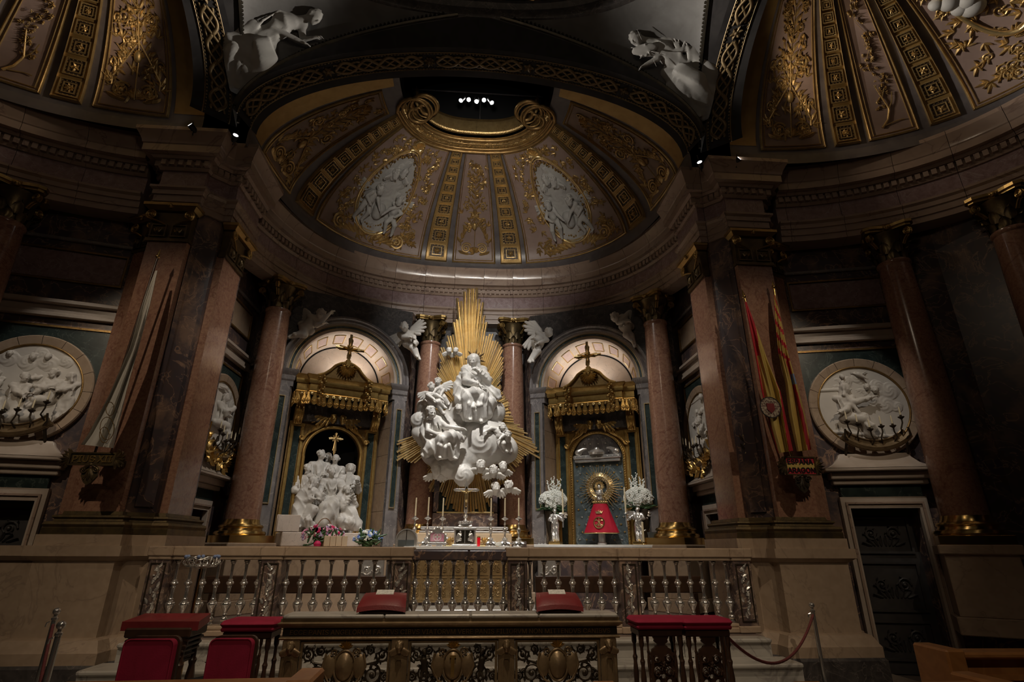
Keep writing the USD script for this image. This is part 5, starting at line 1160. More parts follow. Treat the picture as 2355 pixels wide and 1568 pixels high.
for k in range(14):
    a = k * 2 * PI / 14 + .1; c = Q(1093, 824, 10.46); l = .22 if k % 2 else .15
    m_ = flat(leaf(0, 0, a, l, .05, .025)); obj('spike', (m_[0] + c, m_[1]), 'bronze', hs, s=False)
def woman(G):
    g = J(pel=Q(1092, 897, 10.42), che=Q(1088, 862, 10.36), head=Q(1089, 829, 10.26), sh=(Q(1071, 850, 10.30), Q(1109, 851, 10.36)), el=(Q(1073, 876, 10.10), Q(1122, 874, 10.22)), ha=(Q(1103, 886, 9.98), Q(1102, 857, 10.12)),
          hi=(Q(1078, 900, 10.36), Q(1106, 902, 10.36)), kn=(Q(1075, 915, 9.98), Q(1108, 917, 10.0)), an=(Q(1080, 962, 10.06), Q(1106, 966, 10.10)))
    figure(G, g, 1.12, dict(r=.115, f=(-.30, -1, -.42), hair='none', veil=True, seed=3), fa=.022, ff=24, seed=2)
    fd = (.024, 26, (.8, .3, .5), 4)
    for pts, r in (([Q(1070, 852, 10.32), Q(1060, 872, 10.34), Q(1053, 890, 10.34), Q(1050, 905, 10.28)], [.08, .10, .11, .08]), ([Q(1108, 880, 10.3), Q(1125, 895, 10.3), Q(1140, 905, 10.25), Q(1148, 914, 10.2)], [.10, .11, .11, .05]),
                   ([Q(1110, 905, 10.2), Q(1128, 925, 10.15), Q(1122, 950, 10.2), Q(1108, 972, 10.2)], [.13, .13, .11, .06]), ([Q(1062, 900, 10.2), Q(1058, 920, 10.15), Q(1068, 945, 10.15), Q(1072, 962, 10.2)], [.12, .12, .10, .07]),
                   ([Q(1072, 905, 10.05), Q(1092, 902, 9.96), Q(1112, 906, 10.02)], [.10, .11, .10]), ([Q(1075, 852, 10.22), Q(1086, 866, 10.16), Q(1100, 874, 10.18)], [.06, .07, .06])): G.chain(pts, r, .018, fd)
lo, hi = bound(Q(1048, 800, 10.3), Q(1150, 985, 10.3), (0, 9.75, 4), (0, 10.6, 4), m=.16)
sculpt('statue_woman', woman, lo, hi, .0125, 'carrara', 'white marble seated veiled woman with a hand on her breast, high in the centre', 'statue')
def oldman(G):
    g = J(pel=Q(1010, 1006, 10.2), che=Q(1000, 972, 10.16), head=Q(992, 948, 10.02), sh=(Q(985, 962, 10.14), Q(1008, 965, 10.06)), el=(Q(984, 990, 10.0), Q(1028, 981, 9.92)), ha=(Q(1010, 1000, 9.86), Q(1056, 984, 9.90)),
          hi=(Q(1005, 1006, 10.15), Q(1020, 1005, 10.12)), kn=(Q(1018, 1012, 9.86), Q(1048, 1010, 9.90)), an=(Q(1010, 1048, 9.98), Q(1040, 1050, 9.98)))
    figure(G, g, 1.02, dict(r=.118, f=(.50, -1, -.45), hair='curls', beard=.55, seed=5), robe=True, bare_arms=True, fa=.022, ff=24, seed=6)
    fd = (.024, 26, (.8, .3, .5), 1)
    for pts, r in (([Q(985, 965, 10.22), Q(978, 985, 10.2), Q(985, 1008, 10.15), Q(1000, 1020, 10.05)], [.08, .10, .12, .12]), ([Q(1005, 1015, 10.0), Q(990, 1030, 10.0), Q(978, 1045, 10.02)], [.12, .12, .08]), ([Q(1018, 1008, 9.9), Q(1040, 1003, 9.84), Q(1062, 1008, 9.95)], [.11, .12, .08]),
                   ([Q(1005, 962, 10.0), Q(1018, 978, 9.98), Q(1030, 995, 10.0)], [.035, .045, .05])): G.chain(pts, r, .018, fd)
lo, hi = bound(Q(970, 930, 10.1), Q(1066, 1060, 10.1), (-.5, 9.68, 3.5), (-.5, 10.35, 3.5), m=.12)
sculpt('statue_man', oldman, lo, hi, .0125, 'carrara', 'white marble bearded man with a bare outstretched arm, lower left of the seated woman', 'statue')
def cloud(G):
    for px, py, r, Y, fl in ((975, 934, .155, 10.4, 1), (968, 968, .21, 10.42, 1), (1136, 948, .24, 10.40, 1), (1112, 1018, .47, 10.36, 1), (1158, 1034, .29, 10.36, 1), (1050, 1066, .30, 10.28, 1), (1024, 1070, .28, 10.3, 1), (1066, 1094, .20, 10.12, 1), (998, 1040, .26, 10.34, 1), (1040, 1010, .40, 10.5, 0), (1070, 960, .42, 10.62, 0), (1010, 985, .36, 10.56, 0), (1110, 975, .36, 10.5, 0), (985, 1005, .24, 10.42, 1), (1140, 1000, .28, 10.42, 1), (1080, 1050, .33, 10.34, 0), (965, 995, .16, 10.42, 0)):
        c = Q(px, py, Y); G.ell(c, (r, r * .8, r), None, .05, rings=(.012, 26 if r > .25 else 34) if fl else None)
lo, hi = bound(Q(945, 925, 10.4), Q(1195, 1115, 10.3), (0, 9.9, 3.5), (0, 11.1, 3.5), m=.1)
sculpt('cloud', cloud, lo, hi, .016, 'carrara', 'billowing white marble cloud carrying the seated woman and the bearded man', 'cloud')
def chead(px, py, Y, r, f, seed, label, wings=True, sp=1.0, up=(0, 0, 1)):
    c = Q(px, py, Y); sculpt('cherub', lambda G: cherub_head(G, c, r, f, seed, wings, up, sp), *bound(c, m=r * 3.1), .0095, 'carrara', label, 'cherub')
chead(1106, 1070, 10.05, .098, (.2, -1, -.3), 1, 'winged cherub head right under the big marble cloud, wings outspread', sp=1.1)
chead(1135, 1082, 10.05, .096, (-.2, -1, -.5), 2, 'winged cherub head second from the left in the row under the cloud')
chead(1157, 1073, 10.08, .090, (.3, -1, -.3), 3, 'highest of the winged cherub heads at the right under the cloud')
chead(1170, 1116, 10.1, .094, (-.3, -1, -.4), 4, 'rightmost winged cherub head low above the altar candles')
chead(1140, 1121, 10.1, .096, (.35, -1, -.2), 5, 'lowest winged cherub head with one wing beside the right candles')
chead(1003, 1083, 10.1, .105, (.25, -1, -.45), 6, 'single winged cherub head at the lower left of the marble cloud', sp=.8)
c1, c2 = Q(1033, 806, 10.45), Q(1048, 806, 10.45)
sculpt('cherub_pair', lambda G: (cherub_head(G, c1, .068, (.4, -1, -.4), 7, True, (0, 0, 1), .75), cherub_head(G, c2, .066, (-.4, -1, -.4), 8, True, (0, 0, 1), .75)), *bound(c1, c2, m=.2), .0095, 'carrara', 'pair of small cherub heads nestling in the rays left of the halo', 'cherub')
def P_(px, py, Y): return Q(px, py, Y)
def seat1(G): putto(G, P_(996, 922, 10.12), P_(992, 905, 10.10), P_(992, 889, 10.04), ((P_(983, 908, 10.0), P_(998, 918, 9.92)), (P_(1003, 908, 10.0), P_(1014, 914, 9.95))), ((P_(1010, 924, 9.95), P_(1022, 936, 9.98)), (P_(1008, 932, 9.98), P_(1018, 948, 10.0))), .084, (.45, -1, -.25), 11, .95, [(P_(988, 905, 10.18), P_(972, 903, 10.2), .16)], [([P_(985, 915, 10.05), P_(998, 928, 10.02), P_(1016, 926, 10.05)], .05)])
def seat2(G): putto(G, P_(1010, 908, 10.22), P_(1009, 893, 10.2), P_(1007, 877, 10.14), ((P_(1001, 896, 10.1), P_(996, 904, 10.02)), (P_(1020, 896, 10.12), P_(1014, 906, 10.05))), ((P_(1022, 915, 10.1), P_(1032, 928, 10.1)), (P_(1024, 922, 10.12), P_(1034, 940, 10.12))), .080, (-.35, -1, -.25), 12, .9, [(P_(1014, 893, 10.28), P_(1028, 880, 10.3), .18)])
sculpt('cherub', seat1, *bound(P_(972, 880, 10.1), P_(1030, 950, 10.0), m=.13), .0105, 'carrara', 'winged child seated on the cloud, left and lower of the two by the woman\'s side', 'cherub')
sculpt('cherub', seat2, *bound(P_(992, 868, 10.2), P_(1040, 945, 10.1), m=.13), .0105, 'carrara', 'winged child behind its twin, closer to the seated woman\'s knees', 'cherub')
chead(1055, 938, 9.98, .078, (.3, -1, -.2), 13, 'curly cherub head peering out beside the seated woman\'s hem', False)
def duo(G):
    putto(G, P_(1148, 1008, 10.1), P_(1146, 992, 10.06), P_(1156, 982, 10.0), ((P_(1130, 985, 10.0), P_(1120, 990, 9.95)), (P_(1160, 1000, 10.0), P_(1150, 1008, 9.95))), ((P_(1158, 1020, 10.0), P_(1162, 1034, 10.05)), (P_(1150, 1022, 10.05), P_(1156, 1036, 10.08))), .080, (.3, -1, -.2), 14, .85, [(P_(1142, 990, 10.12), P_(1118, 982, 10.1), .15)])
def duo2(G): head(G, P_(1168, 1000, 10.02), .082, (.2, -1, -.3), (0, 0, 1), 'curls', 0, 15); G.ell(P_(1168, 1010, 10.05), .06, None, .03); wing(G, P_(1166, 1012, 10.1), P_(1176, 1030, 10.1), .14)
sculpt('cherub', duo, *bound(P_(1112, 970, 10.0), P_(1170, 1040, 10.1), m=.1), .0105, 'carrara', 'winged child clinging to the right shoulder of the cloud', 'cherub')
sculpt('cherub', duo2, *bound(P_(1155, 985, 10.0), P_(1180, 1040, 10.1), m=.12), .0105, 'carrara', 'curly cherub head pressed against the right edge of the cloud', 'cherub')
# ------------------------------------------------------------------ four children in the spandrels
def child(label, Y, pel, che, hd, arms, legs, f, wings, cloth, seed):
    q = lambda p: Q(p[0], p[1], Y + (p[2] if len(p) > 2 else 0)); pts = [q(p) for p in (pel, che, hd, *arms[0], *arms[1], *legs[0], *legs[1])] + [q(w[1]) for w in wings]
    sculpt('putto', lambda G: putto(G, q(pel), q(che), q(hd), [(q(a), q(b)) for a, b in arms], [(q(a), q(b)) for a, b in legs], .108, f, seed, 1.16, [(q(a), q(b), w) for a, b, w in wings], [([q(z) for z in c], r) for c, r in cloth]), *bound(*pts, m=.17), .0115, 'relief', label, 'putto')
child('marble winged child lying over the left arch beside the outer column', 9.72, (703, 757), (720, 735), (738, 722, -.12), (((728, 748, -.1), (742, 744, -.15)), ((740, 738, -.1), (757, 722, -.15))), (((690, 768, -.08), (668, 774, -.1)), ((700, 770, -.1), (680, 768, -.12))), (.5, -1, -.3), [((714, 738, .1), (700, 712, .12), .26)], [([(693, 745), (703, 762), (715, 762)], .07)], 31)
child('marble winged child playing music right of the left arch', 10.45, (945, 788), (939, 770), (930, 752, -.12), (((928, 775, -.12), (944, 776, -.2)), ((952, 775, -.1), (954, 782, -.2))), (((948, 800, -.15), (957, 818, -.12)), ((954, 805, -.12), (963, 824, -.1))), (.25, -1, -.2), [((934, 770, .1), (910, 772, .1), .24), ((945, 768, .1), (955, 748, .1), .22)], [([(933, 792), (945, 798), (955, 790)], .07)], 32)
child('marble winged child bending forward left of the right arch', 10.5, (1236, 789), (1243, 773), (1262, 765, -.12), (((1236, 783, -.12), (1230, 780, -.18)), ((1258, 782, -.12), (1240, 788, -.18))), (((1232, 808, -.1), (1217, 830, -.1)), ((1238, 808, -.12), (1224, 828, -.12))), (.6, -1, -.3), [((1236, 772, .1), (1214, 784, .1), .22), ((1240, 768, .1), (1236, 754, .1), .26)], [([(1230, 795), (1238, 800), (1246, 790)], .06)], 33)
child('marble winged child with folded arms over the right arch beside the outer column', 9.75, (1440, 750), (1432, 733), (1414, 730, -.12), (((1422, 742, -.12), (1438, 740, -.2)), ((1446, 740, -.1), (1434, 746, -.2))), (((1440, 770, -.12), (1452, 782, -.1)), ((1452, 772, -.1), (1460, 794, -.08))), (-.6, -1, -.2), [((1440, 730, .1), (1455, 716, .1), .26)], [([(1430, 752), (1442, 758), (1452, 750)], .07)], 34)
# ------------------------------------------------------------------ statues in the left niche (bay coordinates: s along the wall, d away, z up)
def bat(sx, px, py, d):
    o, t, y, u = bayframe(sx); r = FWD * F_PX + RGT * (px - 1177.5) + UPV * (784 - py); k = ((o - EYE) @ y + d) / (r @ y); p = EYE + r * k
    return np.array([(p - o) @ t, d, p[2]])
def bstat(label, k, pts, hd, fa=.020, extra=None, name='statue', lim=None, m=.16, bare=False):
    b = {a: bat(-1, *q) for a, q in pts.items()}
    hd = dict(hd)
    def bu(G):
        figure(G, b, k, hd, fa=fa, ff=22, seed=len(label), bare_arms=bare)
        if extra: extra(G)
    lo, hi = bound(*b.values(), m=m); sculpt(name, bu, lo, hi, .0105, 'carrara', label, 'statue', BAYS[-1])
def pj(**q): return J(**q)
bstat('white marble seated young saint in the middle, chin raised to the right', .72, pj(head=(763, 1085, -.10), che=(761, 1110, .0), pel=(757, 1148, .08), sh=((744, 1107, -.03), (778, 1109, -.02)), el=((736, 1130, -.08), (790, 1130, -.06)), ha=((744, 1150, -.2), (772, 1149, -.2)), hi=((750, 1150, .02), (768, 1150, .02)), kn=((744, 1164, -.26), (771, 1160, -.24)), an=((730, 1206, -.2), (768, 1206, -.14))), dict(r=.115, f=(.75, -1, .05), hair='curls', seed=21), extra=lambda G: [G.chain([bat(-1, *q) for q in c], r, .03, (.02, 24, (.8, .3, .4), 2)) for c, r in (([(782, 1110, -.02), (794, 1130, -.05), (780, 1148, -.15), (760, 1155, -.22)], .075), ([(765, 1158, -.26), (757, 1180, -.27), (745, 1200, -.26)], .085))])
bstat('white marble hooded man kneeling at the left of the apostle group', .72, pj(head=(722, 1108, -.2), che=(713, 1131, -.16), pel=(706, 1164, -.1), sh=((704, 1129, -.12), (724, 1130, -.22)), el=((698, 1150, -.16), (738, 1146, -.26)), ha=((722, 1147, -.28), (742, 1137, -.28)), hi=((704, 1166, -.08), (712, 1166, -.15)), kn=((722, 1172, -.30), (705, 1200, -.28)), an=((690, 1206, -.2), (714, 1209, -.3))), dict(r=.115, f=(.9, -.7, -.1), hair='none', veil=True, beard=.3, seed=22), extra=lambda G: G.chain([bat(-1, *q) for q in ((708, 1118, -.12), (696, 1140, -.1), (688, 1170, -.1), (684, 1200, -.12))], [.07, .10, .12, .13], .04, (.022, 22, (.8, .4, .3), 5)))
bstat('white marble bald bearded man kneeling at the right with clasped hands', .70, pj(head=(798, 1124, -.2), che=(795, 1148, -.14), pel=(797, 1180, -.08), sh=((784, 1146, -.14), (808, 1148, -.14)), el=((790, 1166, -.26), (817, 1162, -.2)), ha=((804, 1146, -.3), (812, 1140, -.28)), hi=((790, 1182, -.08), (804, 1182, -.08)), kn=((784, 1196, -.32), (806, 1200, -.32)), an=((790, 1212, -.2), (822, 1212, -.2))), dict(r=.115, f=(.9, -.8, .2), hair='fringe', beard=.4, seed=23), extra=lambda G: G.chain([bat(-1, *q) for q in ((784, 1140, -.1), (790, 1165, -.18), (806, 1182, -.22), (818, 1205, -.2))], [.06, .09, .11, .12], .04, (.022, 22, (.8, .4, .3), 3)))
def stand(label, px, py, d, k, f, hd, hands=None):
    h = bat(-1, px, py, d); o = lambda x, dd, z: (h + np.array([x, dd, z]) * k)
    b = J(head=h, che=o(0, .05, -.28), pel=o(0, .06, -.70), sh=(o(-.18, .05, -.24), o(.18, .05, -.24)), el=(o(-.24, -.02, -.52), o(.24, -.02, -.52)), ha=hands and tuple(o(*q) for q in hands) or (o(-.08, -.2, -.55), o(.10, -.22, -.5)), hi=(o(-.09, .05, -.72), o(.09, .05, -.72)), kn=(o(-.10, .0, -1.12), o(.10, 0, -1.12)), an=(o(-.09, .03, -1.5), o(.09, .03, -1.5)))
    lo, hi = bound(*b.values(), m=.16)
    sculpt('statue', lambda G: figure(G, b, k, dict(f=f, r=.118, **hd), fa=.020, ff=22, seed=int(px)), lo, hi, .011, 'carrara', label, 'statue', BAYS[-1])
stand('white marble man standing at the back, second head from the left, facing right', 739, 1046, .42, .78, (.9, -.6, -.2), dict(hair='curls', seed=1))
stand('white marble man glimpsed between the two standing men at the back', 755, 1052, .62, .74, (.7, -.7, -.2), dict(hair='curls', beard=.3, seed=2))
stand('white marble round-headed man standing centre back, head tipped towards us', 772, 1055, .44, .78, (-.2, -1, -.1), dict(hair='fringe', seed=3))
stand('white marble bearded man standing at the far right, holding a tablet', 806, 1076, .22, .78, (-.3, -1, -.35), dict(hair='long', beard=.6, seed=4), ((-.02, -.24, -.42), (.14, -.24, -.36)))
stand('white marble curly-bearded man in shadow at the far left of the niche', 708, 1078, .40, .76, (.5, -1, -.1), dict(hair='curls', beard=.5, seed=5), ((-.02, -.24, -.62), (.14, -.24, -.58)))
tb = bat(-1, 802, 1102, .02); obj('tablet', ffL(mv(bbox(-.05, .05, -.012, .012, -.13, .13, .004), *tb)), 'carrara', label='blank marble tablet held by the bearded man at the right', cat_='tablet')
bk = thing('book', 'open white marble book lying at the left edge of the statue block', 'book', ffL((np.array([[-.72, -.35, 1.72]]), None))[0][0])
for q in (-1, 1): obj('page', ffL(hull([(-.72 + q * x, -.42 + y_ + .05 * x, 1.73 + z) for x, y_ in ((.0, .02), (.17, -.02), (.17, .02), (0, .06)) for z in (0, .25)])), 'lunette', bk, s=False)
obj('cover', ffL(bbox(-.90, -.54, -.34, -.30, 1.72, 1.99, .01)), 'lunette', bk, s=False)

# ------------------------------------------------------------------ statuette with the red mantle
v0 = ffR((np.array([[.03, .33, 1.56]]), None))[0][0]
vg = thing('statuette', 'small crowned madonna on a pillar wrapped in a red velvet mantle with gold emblems', 'statuette', v0)
VR = lambda m: ffR(mv(m, .03, .30, 0))
obj('pillar', VR(lathe([(0, 1.555), (.085, 1.555), (.09, 1.58), (.066, 1.60), (.064, 2.33), (.08, 2.35), (0, 2.36)], 20)), 'silver', vg)
a = np.linspace(-PI * .98, -.02 * PI, 40); zz = np.linspace(2.28, 1.75, 14)
MP = np.array([[((.125 + (2.28 - z) * .40 + .012 * math.sin(b * 9) * (2.28 - z)) * math.cos(b), (.10 + (2.28 - z) * .24 + .012 * math.sin(b * 9) * (2.28 - z)) * math.sin(b), z) for b in a] for z in zz])
MB = MP * [1, 1, 1]; MB = MP + np.array([0, .012, 0]); mt = obj('mantle', VR(cat(grid(MP), (grid(MB)[0], grid(MB)[1][:, ::-1]), grid(np.stack([MP[0], MB[0]])), grid(np.stack([MP[-1], MB[-1]])))), 'mantle', vg, s=40)
obj('gold_hem', VR(tube(MP[-1], .011, 6)), 'brightgold', mt, s=True)
obj('collar', VR(cat((lathe([(.12, 2.275), (.135, 2.275), (.135, 2.33), (.12, 2.33)], 30, -PI, 0)[0] * [1, .8, 1], lathe([(.12, 2.275), (.135, 2.275), (.135, 2.33), (.12, 2.33)], 30, -PI, 0)[1]), *[ball((.137 * math.cos(b), .110 * math.sin(b), 2.303), .016, 0) for b in np.linspace(-PI * .93, -PI * .07, 9)])), 'brightgold', vg)
my = lambda x, z: -(.10 + (2.28 - z) * .24) * math.sqrt(max(0, 1 - (x / (.125 + (2.28 - z) * .40)) ** 2)) - .012
def onm(m): v = m[0].copy(); v[:, 1] += [my(x, z) for x, _, z in v]; return v, m[1]
cw = sg.Polygon([(-.055, 0), (.055, 0), (.075, .055), (.045, .03), (.03, .06), (.012, .032), (0, .075), (-.012, .032), (-.03, .06), (-.045, .03), (-.075, .055)])
obj('crown_emblem', VR(onm(mv(prism(cw, .012), 0, 0, 2.09))), 'brightgold', mt, s=False)
obj('ring_emblem', VR(onm(tube([(.095 * math.cos(b), 0, 1.93 + .095 * math.sin(b)) for b in np.linspace(0, 2 * PI, 36, endpoint=False)], .012, 6, True))), 'oldgold', mt)
obj('crossed_keys', VR(onm(cat(*[tube([(-q * .05, 0, 1.88), (q * .05, 0, 1.99)], .008, 5) for q in (-1, 1)], *[tube([(q * -.05 + .018 * math.cos(b), 0, 1.88 + .018 * math.sin(b)) for b in np.linspace(0, 2 * PI, 10, endpoint=False)], .007, 5, True) for q in (-1, 1)], tube([(0, 0, 1.86), (0, 0, 2.01)], .008, 5), *[box(q * .04, q * .07, -.006, .006, 1.965, 1.985) if q > 0 else box(-.07, -.04, -.006, .006, 1.965, 1.985) for q in (-1, 1)], tube([(-.02, 0, 1.89), (.02, 0, 1.89)], .007, 5)))), 'brightgold', mt)
Rr = random.Random(2); hl = obj('halo', VR(cat(grid(np.array([[(r * math.cos(b), .03 - .02 * math.sin(r * 40), 2.585 + r * math.sin(b)) for r in (.13, .165, .20, .235, .27)] for b in np.linspace(0, 2 * PI, 48)])))), 'brightgold', vg)
for k in range(44):
    b = 2 * PI * k / 44; l = .40 + (.03 if k % 2 else -.02) + Rr.uniform(-.015, .02); obj('ray', VR(tube([(.25 * math.cos(b), .03, 2.585 + .25 * math.sin(b)), (l * math.cos(b), .03, 2.585 + l * math.sin(b))], [.010, .003], 5)), 'brightgold', hl)
obj('jewel', VR(cat([ball((r * math.cos(b + r * 9), .004, 2.585 + r * math.sin(b + r * 9)), .011, 0) for r in (.155, .195, .235, .262) for b in np.linspace(0, 2 * PI, 26, endpoint=False)])), 'silver', hl, kind='stuff')
for k in range(24):
    b = 2 * PI * k / 24; obj('crown_ray', VR(flat(mv(leaf(.0 + .035 * math.cos(b), 2.60 + .035 * math.sin(b), b, .065 + .012 * (k % 2), .016, .008), 0, .02, 0))), 'brightgold', vg)
def mad(G):
    g = J(pel=(0, .0, 2.42), che=(0, 0, 2.50), head=(0, -.02, 2.575), sh=((-.04, 0, 2.51), (.04, 0, 2.51)), el=((-.055, -.02, 2.46), (.055, -.02, 2.46)), ha=((-.02, -.05, 2.45), (.03, -.05, 2.47)), hi=((-.02, 0, 2.42), (.02, 0, 2.42)), kn=((-.02, -.01, 2.37), (.02, -.01, 2.37)), an=((-.02, 0, 2.33), (.02, 0, 2.33)))
    figure(G, g, .27, dict(r=.14, f=(0, -1, 0), hair='long', seed=1), fa=.02, ff=14); head(G, (.045, -.06, 2.52), .022, (-.3, -1, 0), (0, 0, 1), 'none')
    G.cap((.035, -.055, 2.45), (.045, -.055, 2.50), .02, .017, .008)
sculpt('figure', mad, (-.12, -.12, 2.28), (.12, .1, 2.66), .005, 'silver', None, None, VR, vg)
# silver angels with candles, dark vases and bouquets on both sides
for q, side in ((-1, 'left'), (1, 'right')):
    X, D = q * .74 + (.04 if q > 0 else 0), -.12
    o = ffR((np.array([[X, D, 1.552]]), None))[0][0]; AR = lambda m, X=X, D=D: ffR(mv(m, X, D, 0))
    an = thing('angel_statue', f'silver angel holding a tall candle {side} of the red-robed statuette', 'statue', o)
    z0 = 1.60
    def ang_(G, q=q):
        s_ = -q; g = J(pel=(0, 0, z0 + .31), che=(0, 0, z0 + .43), head=(0, -.01, z0 + .53), sh=((-.065, 0, z0 + .45), (.065, 0, z0 + .45)), el=((-.10 if s_ > 0 else -.15, -.03, z0 + .38), (.15 if s_ > 0 else .10, -.03, z0 + .38)), ha=((-.05 if s_ > 0 else -.17, -.1, z0 + .36), (.17 if s_ > 0 else .05, -.1, z0 + .36)), hi=((-.03, 0, z0 + .3), (.03, 0, z0 + .3)), kn=((-.035, -.01, z0 + .16), (.03, -.02, z0 + .16)), an=((-.03, 0, z0 + .02), (.035, 0, z0 + .02)))
        figure(G, g, .36, dict(r=.13, f=(-q * .5, -1, 0), hair='curls', seed=3), fa=.02, ff=18)
        wing(G, (-.02, .05, z0 + .44), (-.13, .08, z0 + .50), .12, .01, (0, -1, 0), 5, .014); wing(G, (.02, .05, z0 + .44), (.13, .08, z0 + .5), .12, .01, (0, -1, 0), 5, .014)
    sculpt('figure', ang_, (-.26, -.18, 1.57), (.26, .16, 2.22), .008, 'silver', None, None, AR, an)
    obj('base', AR(bbox(-.11, .11, -.10, .10, 1.552, 1.605, .012)), 'brass', an, s=False)
    obj('candle_holder', AR(cat(tube([(-q * .185, -.12, z0 + .24), (-q * .19, -.12, z0 + .46)], .012, 6), mv(lathe([(0, 0), (.04, .01), (.035, .025), (.014, .03), (0, .03)], 10), -q * .19, -.12, z0 + .45))), 'silver', an)
    obj('candle', AR(mv(lathe([(0, 0), (.016, 0), (.0145, .42), (.004, .43), (0, .44)], 10), -q * .19, -.12, z0 + .48)), 'candle', an, s=True)
    VX, VD = q * .86, .02; v1 = ffR((np.array([[VX, VD, 1.552]]), None))[0][0]
    va = thing('vase', f'dark metal vase behind the {side} silver angel', 'vase', v1)
    obj('body', ffR(mv(lathe([(0, 1.552), (.07, 1.552), (.065, 1.60), (.03, 1.64), (.045, 1.70), (.085, 1.85), (.11, 2.02), (.12, 2.14), (.105, 2.15), (.09, 2.02), (0, 1.9)], 22), VX, VD, 0)), 'darkbronze', va, s=True)
    fl = thing('bouquet', f'{side} bouquet of white blossoms topped with white gladioli', 'bouquet', v1 + [0, 0, .6])
    R = random.Random(40 + q); FX = VX - q * .06
    obj('core', ffR(ball((FX, VD - .02, 2.30), .15, 2, (1.15, .85, .85))), 'petal_white', fl, s=True)
    for k in range(190):
        d = uni([R.gauss(0, 1), R.gauss(0, 1) - .3, R.gauss(0, 1) + .35]); p = np.array([FX, VD - .04, 2.33]) + d * [.25, .20, .17]
        if p[2] < 2.20: p[2] = 2.20 + R.uniform(0, .05)
        m = cat([ball(p + np.array([.020 * math.cos(j * 1.257), -.004, .020 * math.sin(j * 1.257)]), .0135, 0, (1, .6, 1)) for j in range(5)]); obj('blossom', ffR(m), 'petal_white', fl, s=False)
    lv = [fr(leaf(0, 0, R.uniform(-.6, .6) + (PI if R.random() < .5 else 0), R.uniform(.14, .24), .05, .02), [FX + R.uniform(-.1, .1), VD - R.uniform(.0, .12), 2.20 + R.uniform(-.05, .06)], [1, 0, 0], [0, -1, 0], [0, 0, 1]) for _ in range(30)]
    obj('foliage', ffR(cat(lv)), 'leaf', fl, kind='stuff')
    for k in range(5):
        x = FX + (k - 2) * .045 - q * .02; top = 2.76 - .03 * abs(k - 2) + R.uniform(-.04, .03); lean = (k - 2) * .02
        st = obj('gladiolus', ffR(tube([(x, VD, 2.38), (x + lean * .5, VD, 2.55), (x + lean, VD, top)], .006, 5)), 'stem', fl)
        bl = [ball((x + lean * t + R.uniform(-.022, .022), VD - R.uniform(0, .02), 2.49 + (top - 2.49) * t), .022 - .009 * t, 0, (1, .7, 1.1)) for t in np.linspace(.05, 1, 13)]
        obj('florets', ffR(cat(bl)), 'petal_white', st, s=False)

# ------------------------------------------------------------------ reliefs
def tm(pose, x, z, k, f=0.0, hands=None, y=0.0, lean=0.0):
    """joints of a relief figure whose hips are at x, z; f > 0 faces right"""
    s_ = 1 if f >= 0 else -1; o = lambda a, b, c: np.array([x + (a * s_ + lean * max(c, 0)) * k, y + b * k, z + c * k])
    leg = {'stand': (((-.09, 0, 0), (.09, 0, 0)), ((-.10, -.05, -.42), (.12, -.08, -.42)), ((-.10, 0, -.84), (.12, 0, -.84))),
           'sit': (((-.05, 0, 0), (.05, -.05, 0)), ((.38, -.10, .0), (.34, -.18, -.05)), ((.42, -.05, -.44), (.52, -.12, -.46))),
           'kneel': (((-.08, 0, 0), (.06, -.05, 0)), ((.26, -.1, -.20), (.1, -.12, -.40)), ((.22, -.05, -.48), (-.30, -.05, -.46)))}[pose]
    hands = hands or ((.30, -.22, .28), (.22, -.24, .22))
    el = tuple(((a + b_ * s1) * .5, (b - .1) * .5 - .05, (c + .42) * .5 - .08) for (a, b, c), b_, s1 in zip(hands, (.18, .18), (-1, 1)))
    return J(pel=o(0, 0, .02), che=o(.03, -.02, .38), head=o(.07, -.09, .72), sh=(o(-.17, 0, .50), o(.19, -.05, .50)), el=tuple(o(*e) for e in el), ha=tuple(o(*h) for h in hands), hi=tuple(o(*q) for q in leg[0]), kn=tuple(o(*q) for q in leg[1]), an=tuple(o(*q) for q in leg[2]))
def relief(key, figs, clouds=(), heads=(), lumps=(), mat='relief', label=None):
    """figures carved on a round disc; y is squeezed so that the carving stays in the frame"""
    def bu(G):
        for i, (x, z, r) in enumerate(clouds): G.ell((x, .02, z), (r, .055, r), None, .012, rings=(.007, 5.2 / r + 18))
        for pose, x, z, k, f, hd, kw in figs:
            figure(G, tm(pose, x, z, k, f, **kw), k, dict(r=.13, f=(f, -1, -.15), **hd), fa=.02, ff=19, seed=int(100 * (x + 2)))
        for x, z, r, f in heads: head(G, (x, -.04, z), r, (f, -1, -.1), (0, 0, 1), 'curls', 0, int(1000 * x)); wing(G, (x - r * .5, 0, z - r), (x - r * 2.6, 0, z - r * .4), r * 1.3, .008, (0, -1, 0), 4, r * .2); wing(G, (x + r * .5, 0, z - r), (x + r * 2.6, 0, z - r * .4), r * 1.3, .008, (0, -1, 0), 4, r * .2)
        for b in lumps: G.cap(*b)
    fm = BAYM[key]
    rl = thing('relief', label, 'relief', fm((np.zeros((1, 3)), None))[0][0])
    obj('ground', fm(mv(prism(sg.Point(0, 0).buffer(.605, 32), .040), 0, -.0, 0)), mat, rl, s=False)
    def clip(m):
        v, f = m; v = v * [1, .85, 1] - [0, .032, 0]; r = np.hypot(v[:, 0], v[:, 2]); s_ = np.minimum(1, .595 / np.maximum(r, 1e-6)); v = v * np.stack([s_, np.ones_like(s_), s_], 1); return fm((v, f))
    sculpt('carving', bu, (-.66, -.36, -.66), (.66, .06, .66), .011, mat, None, None, clip, rl)
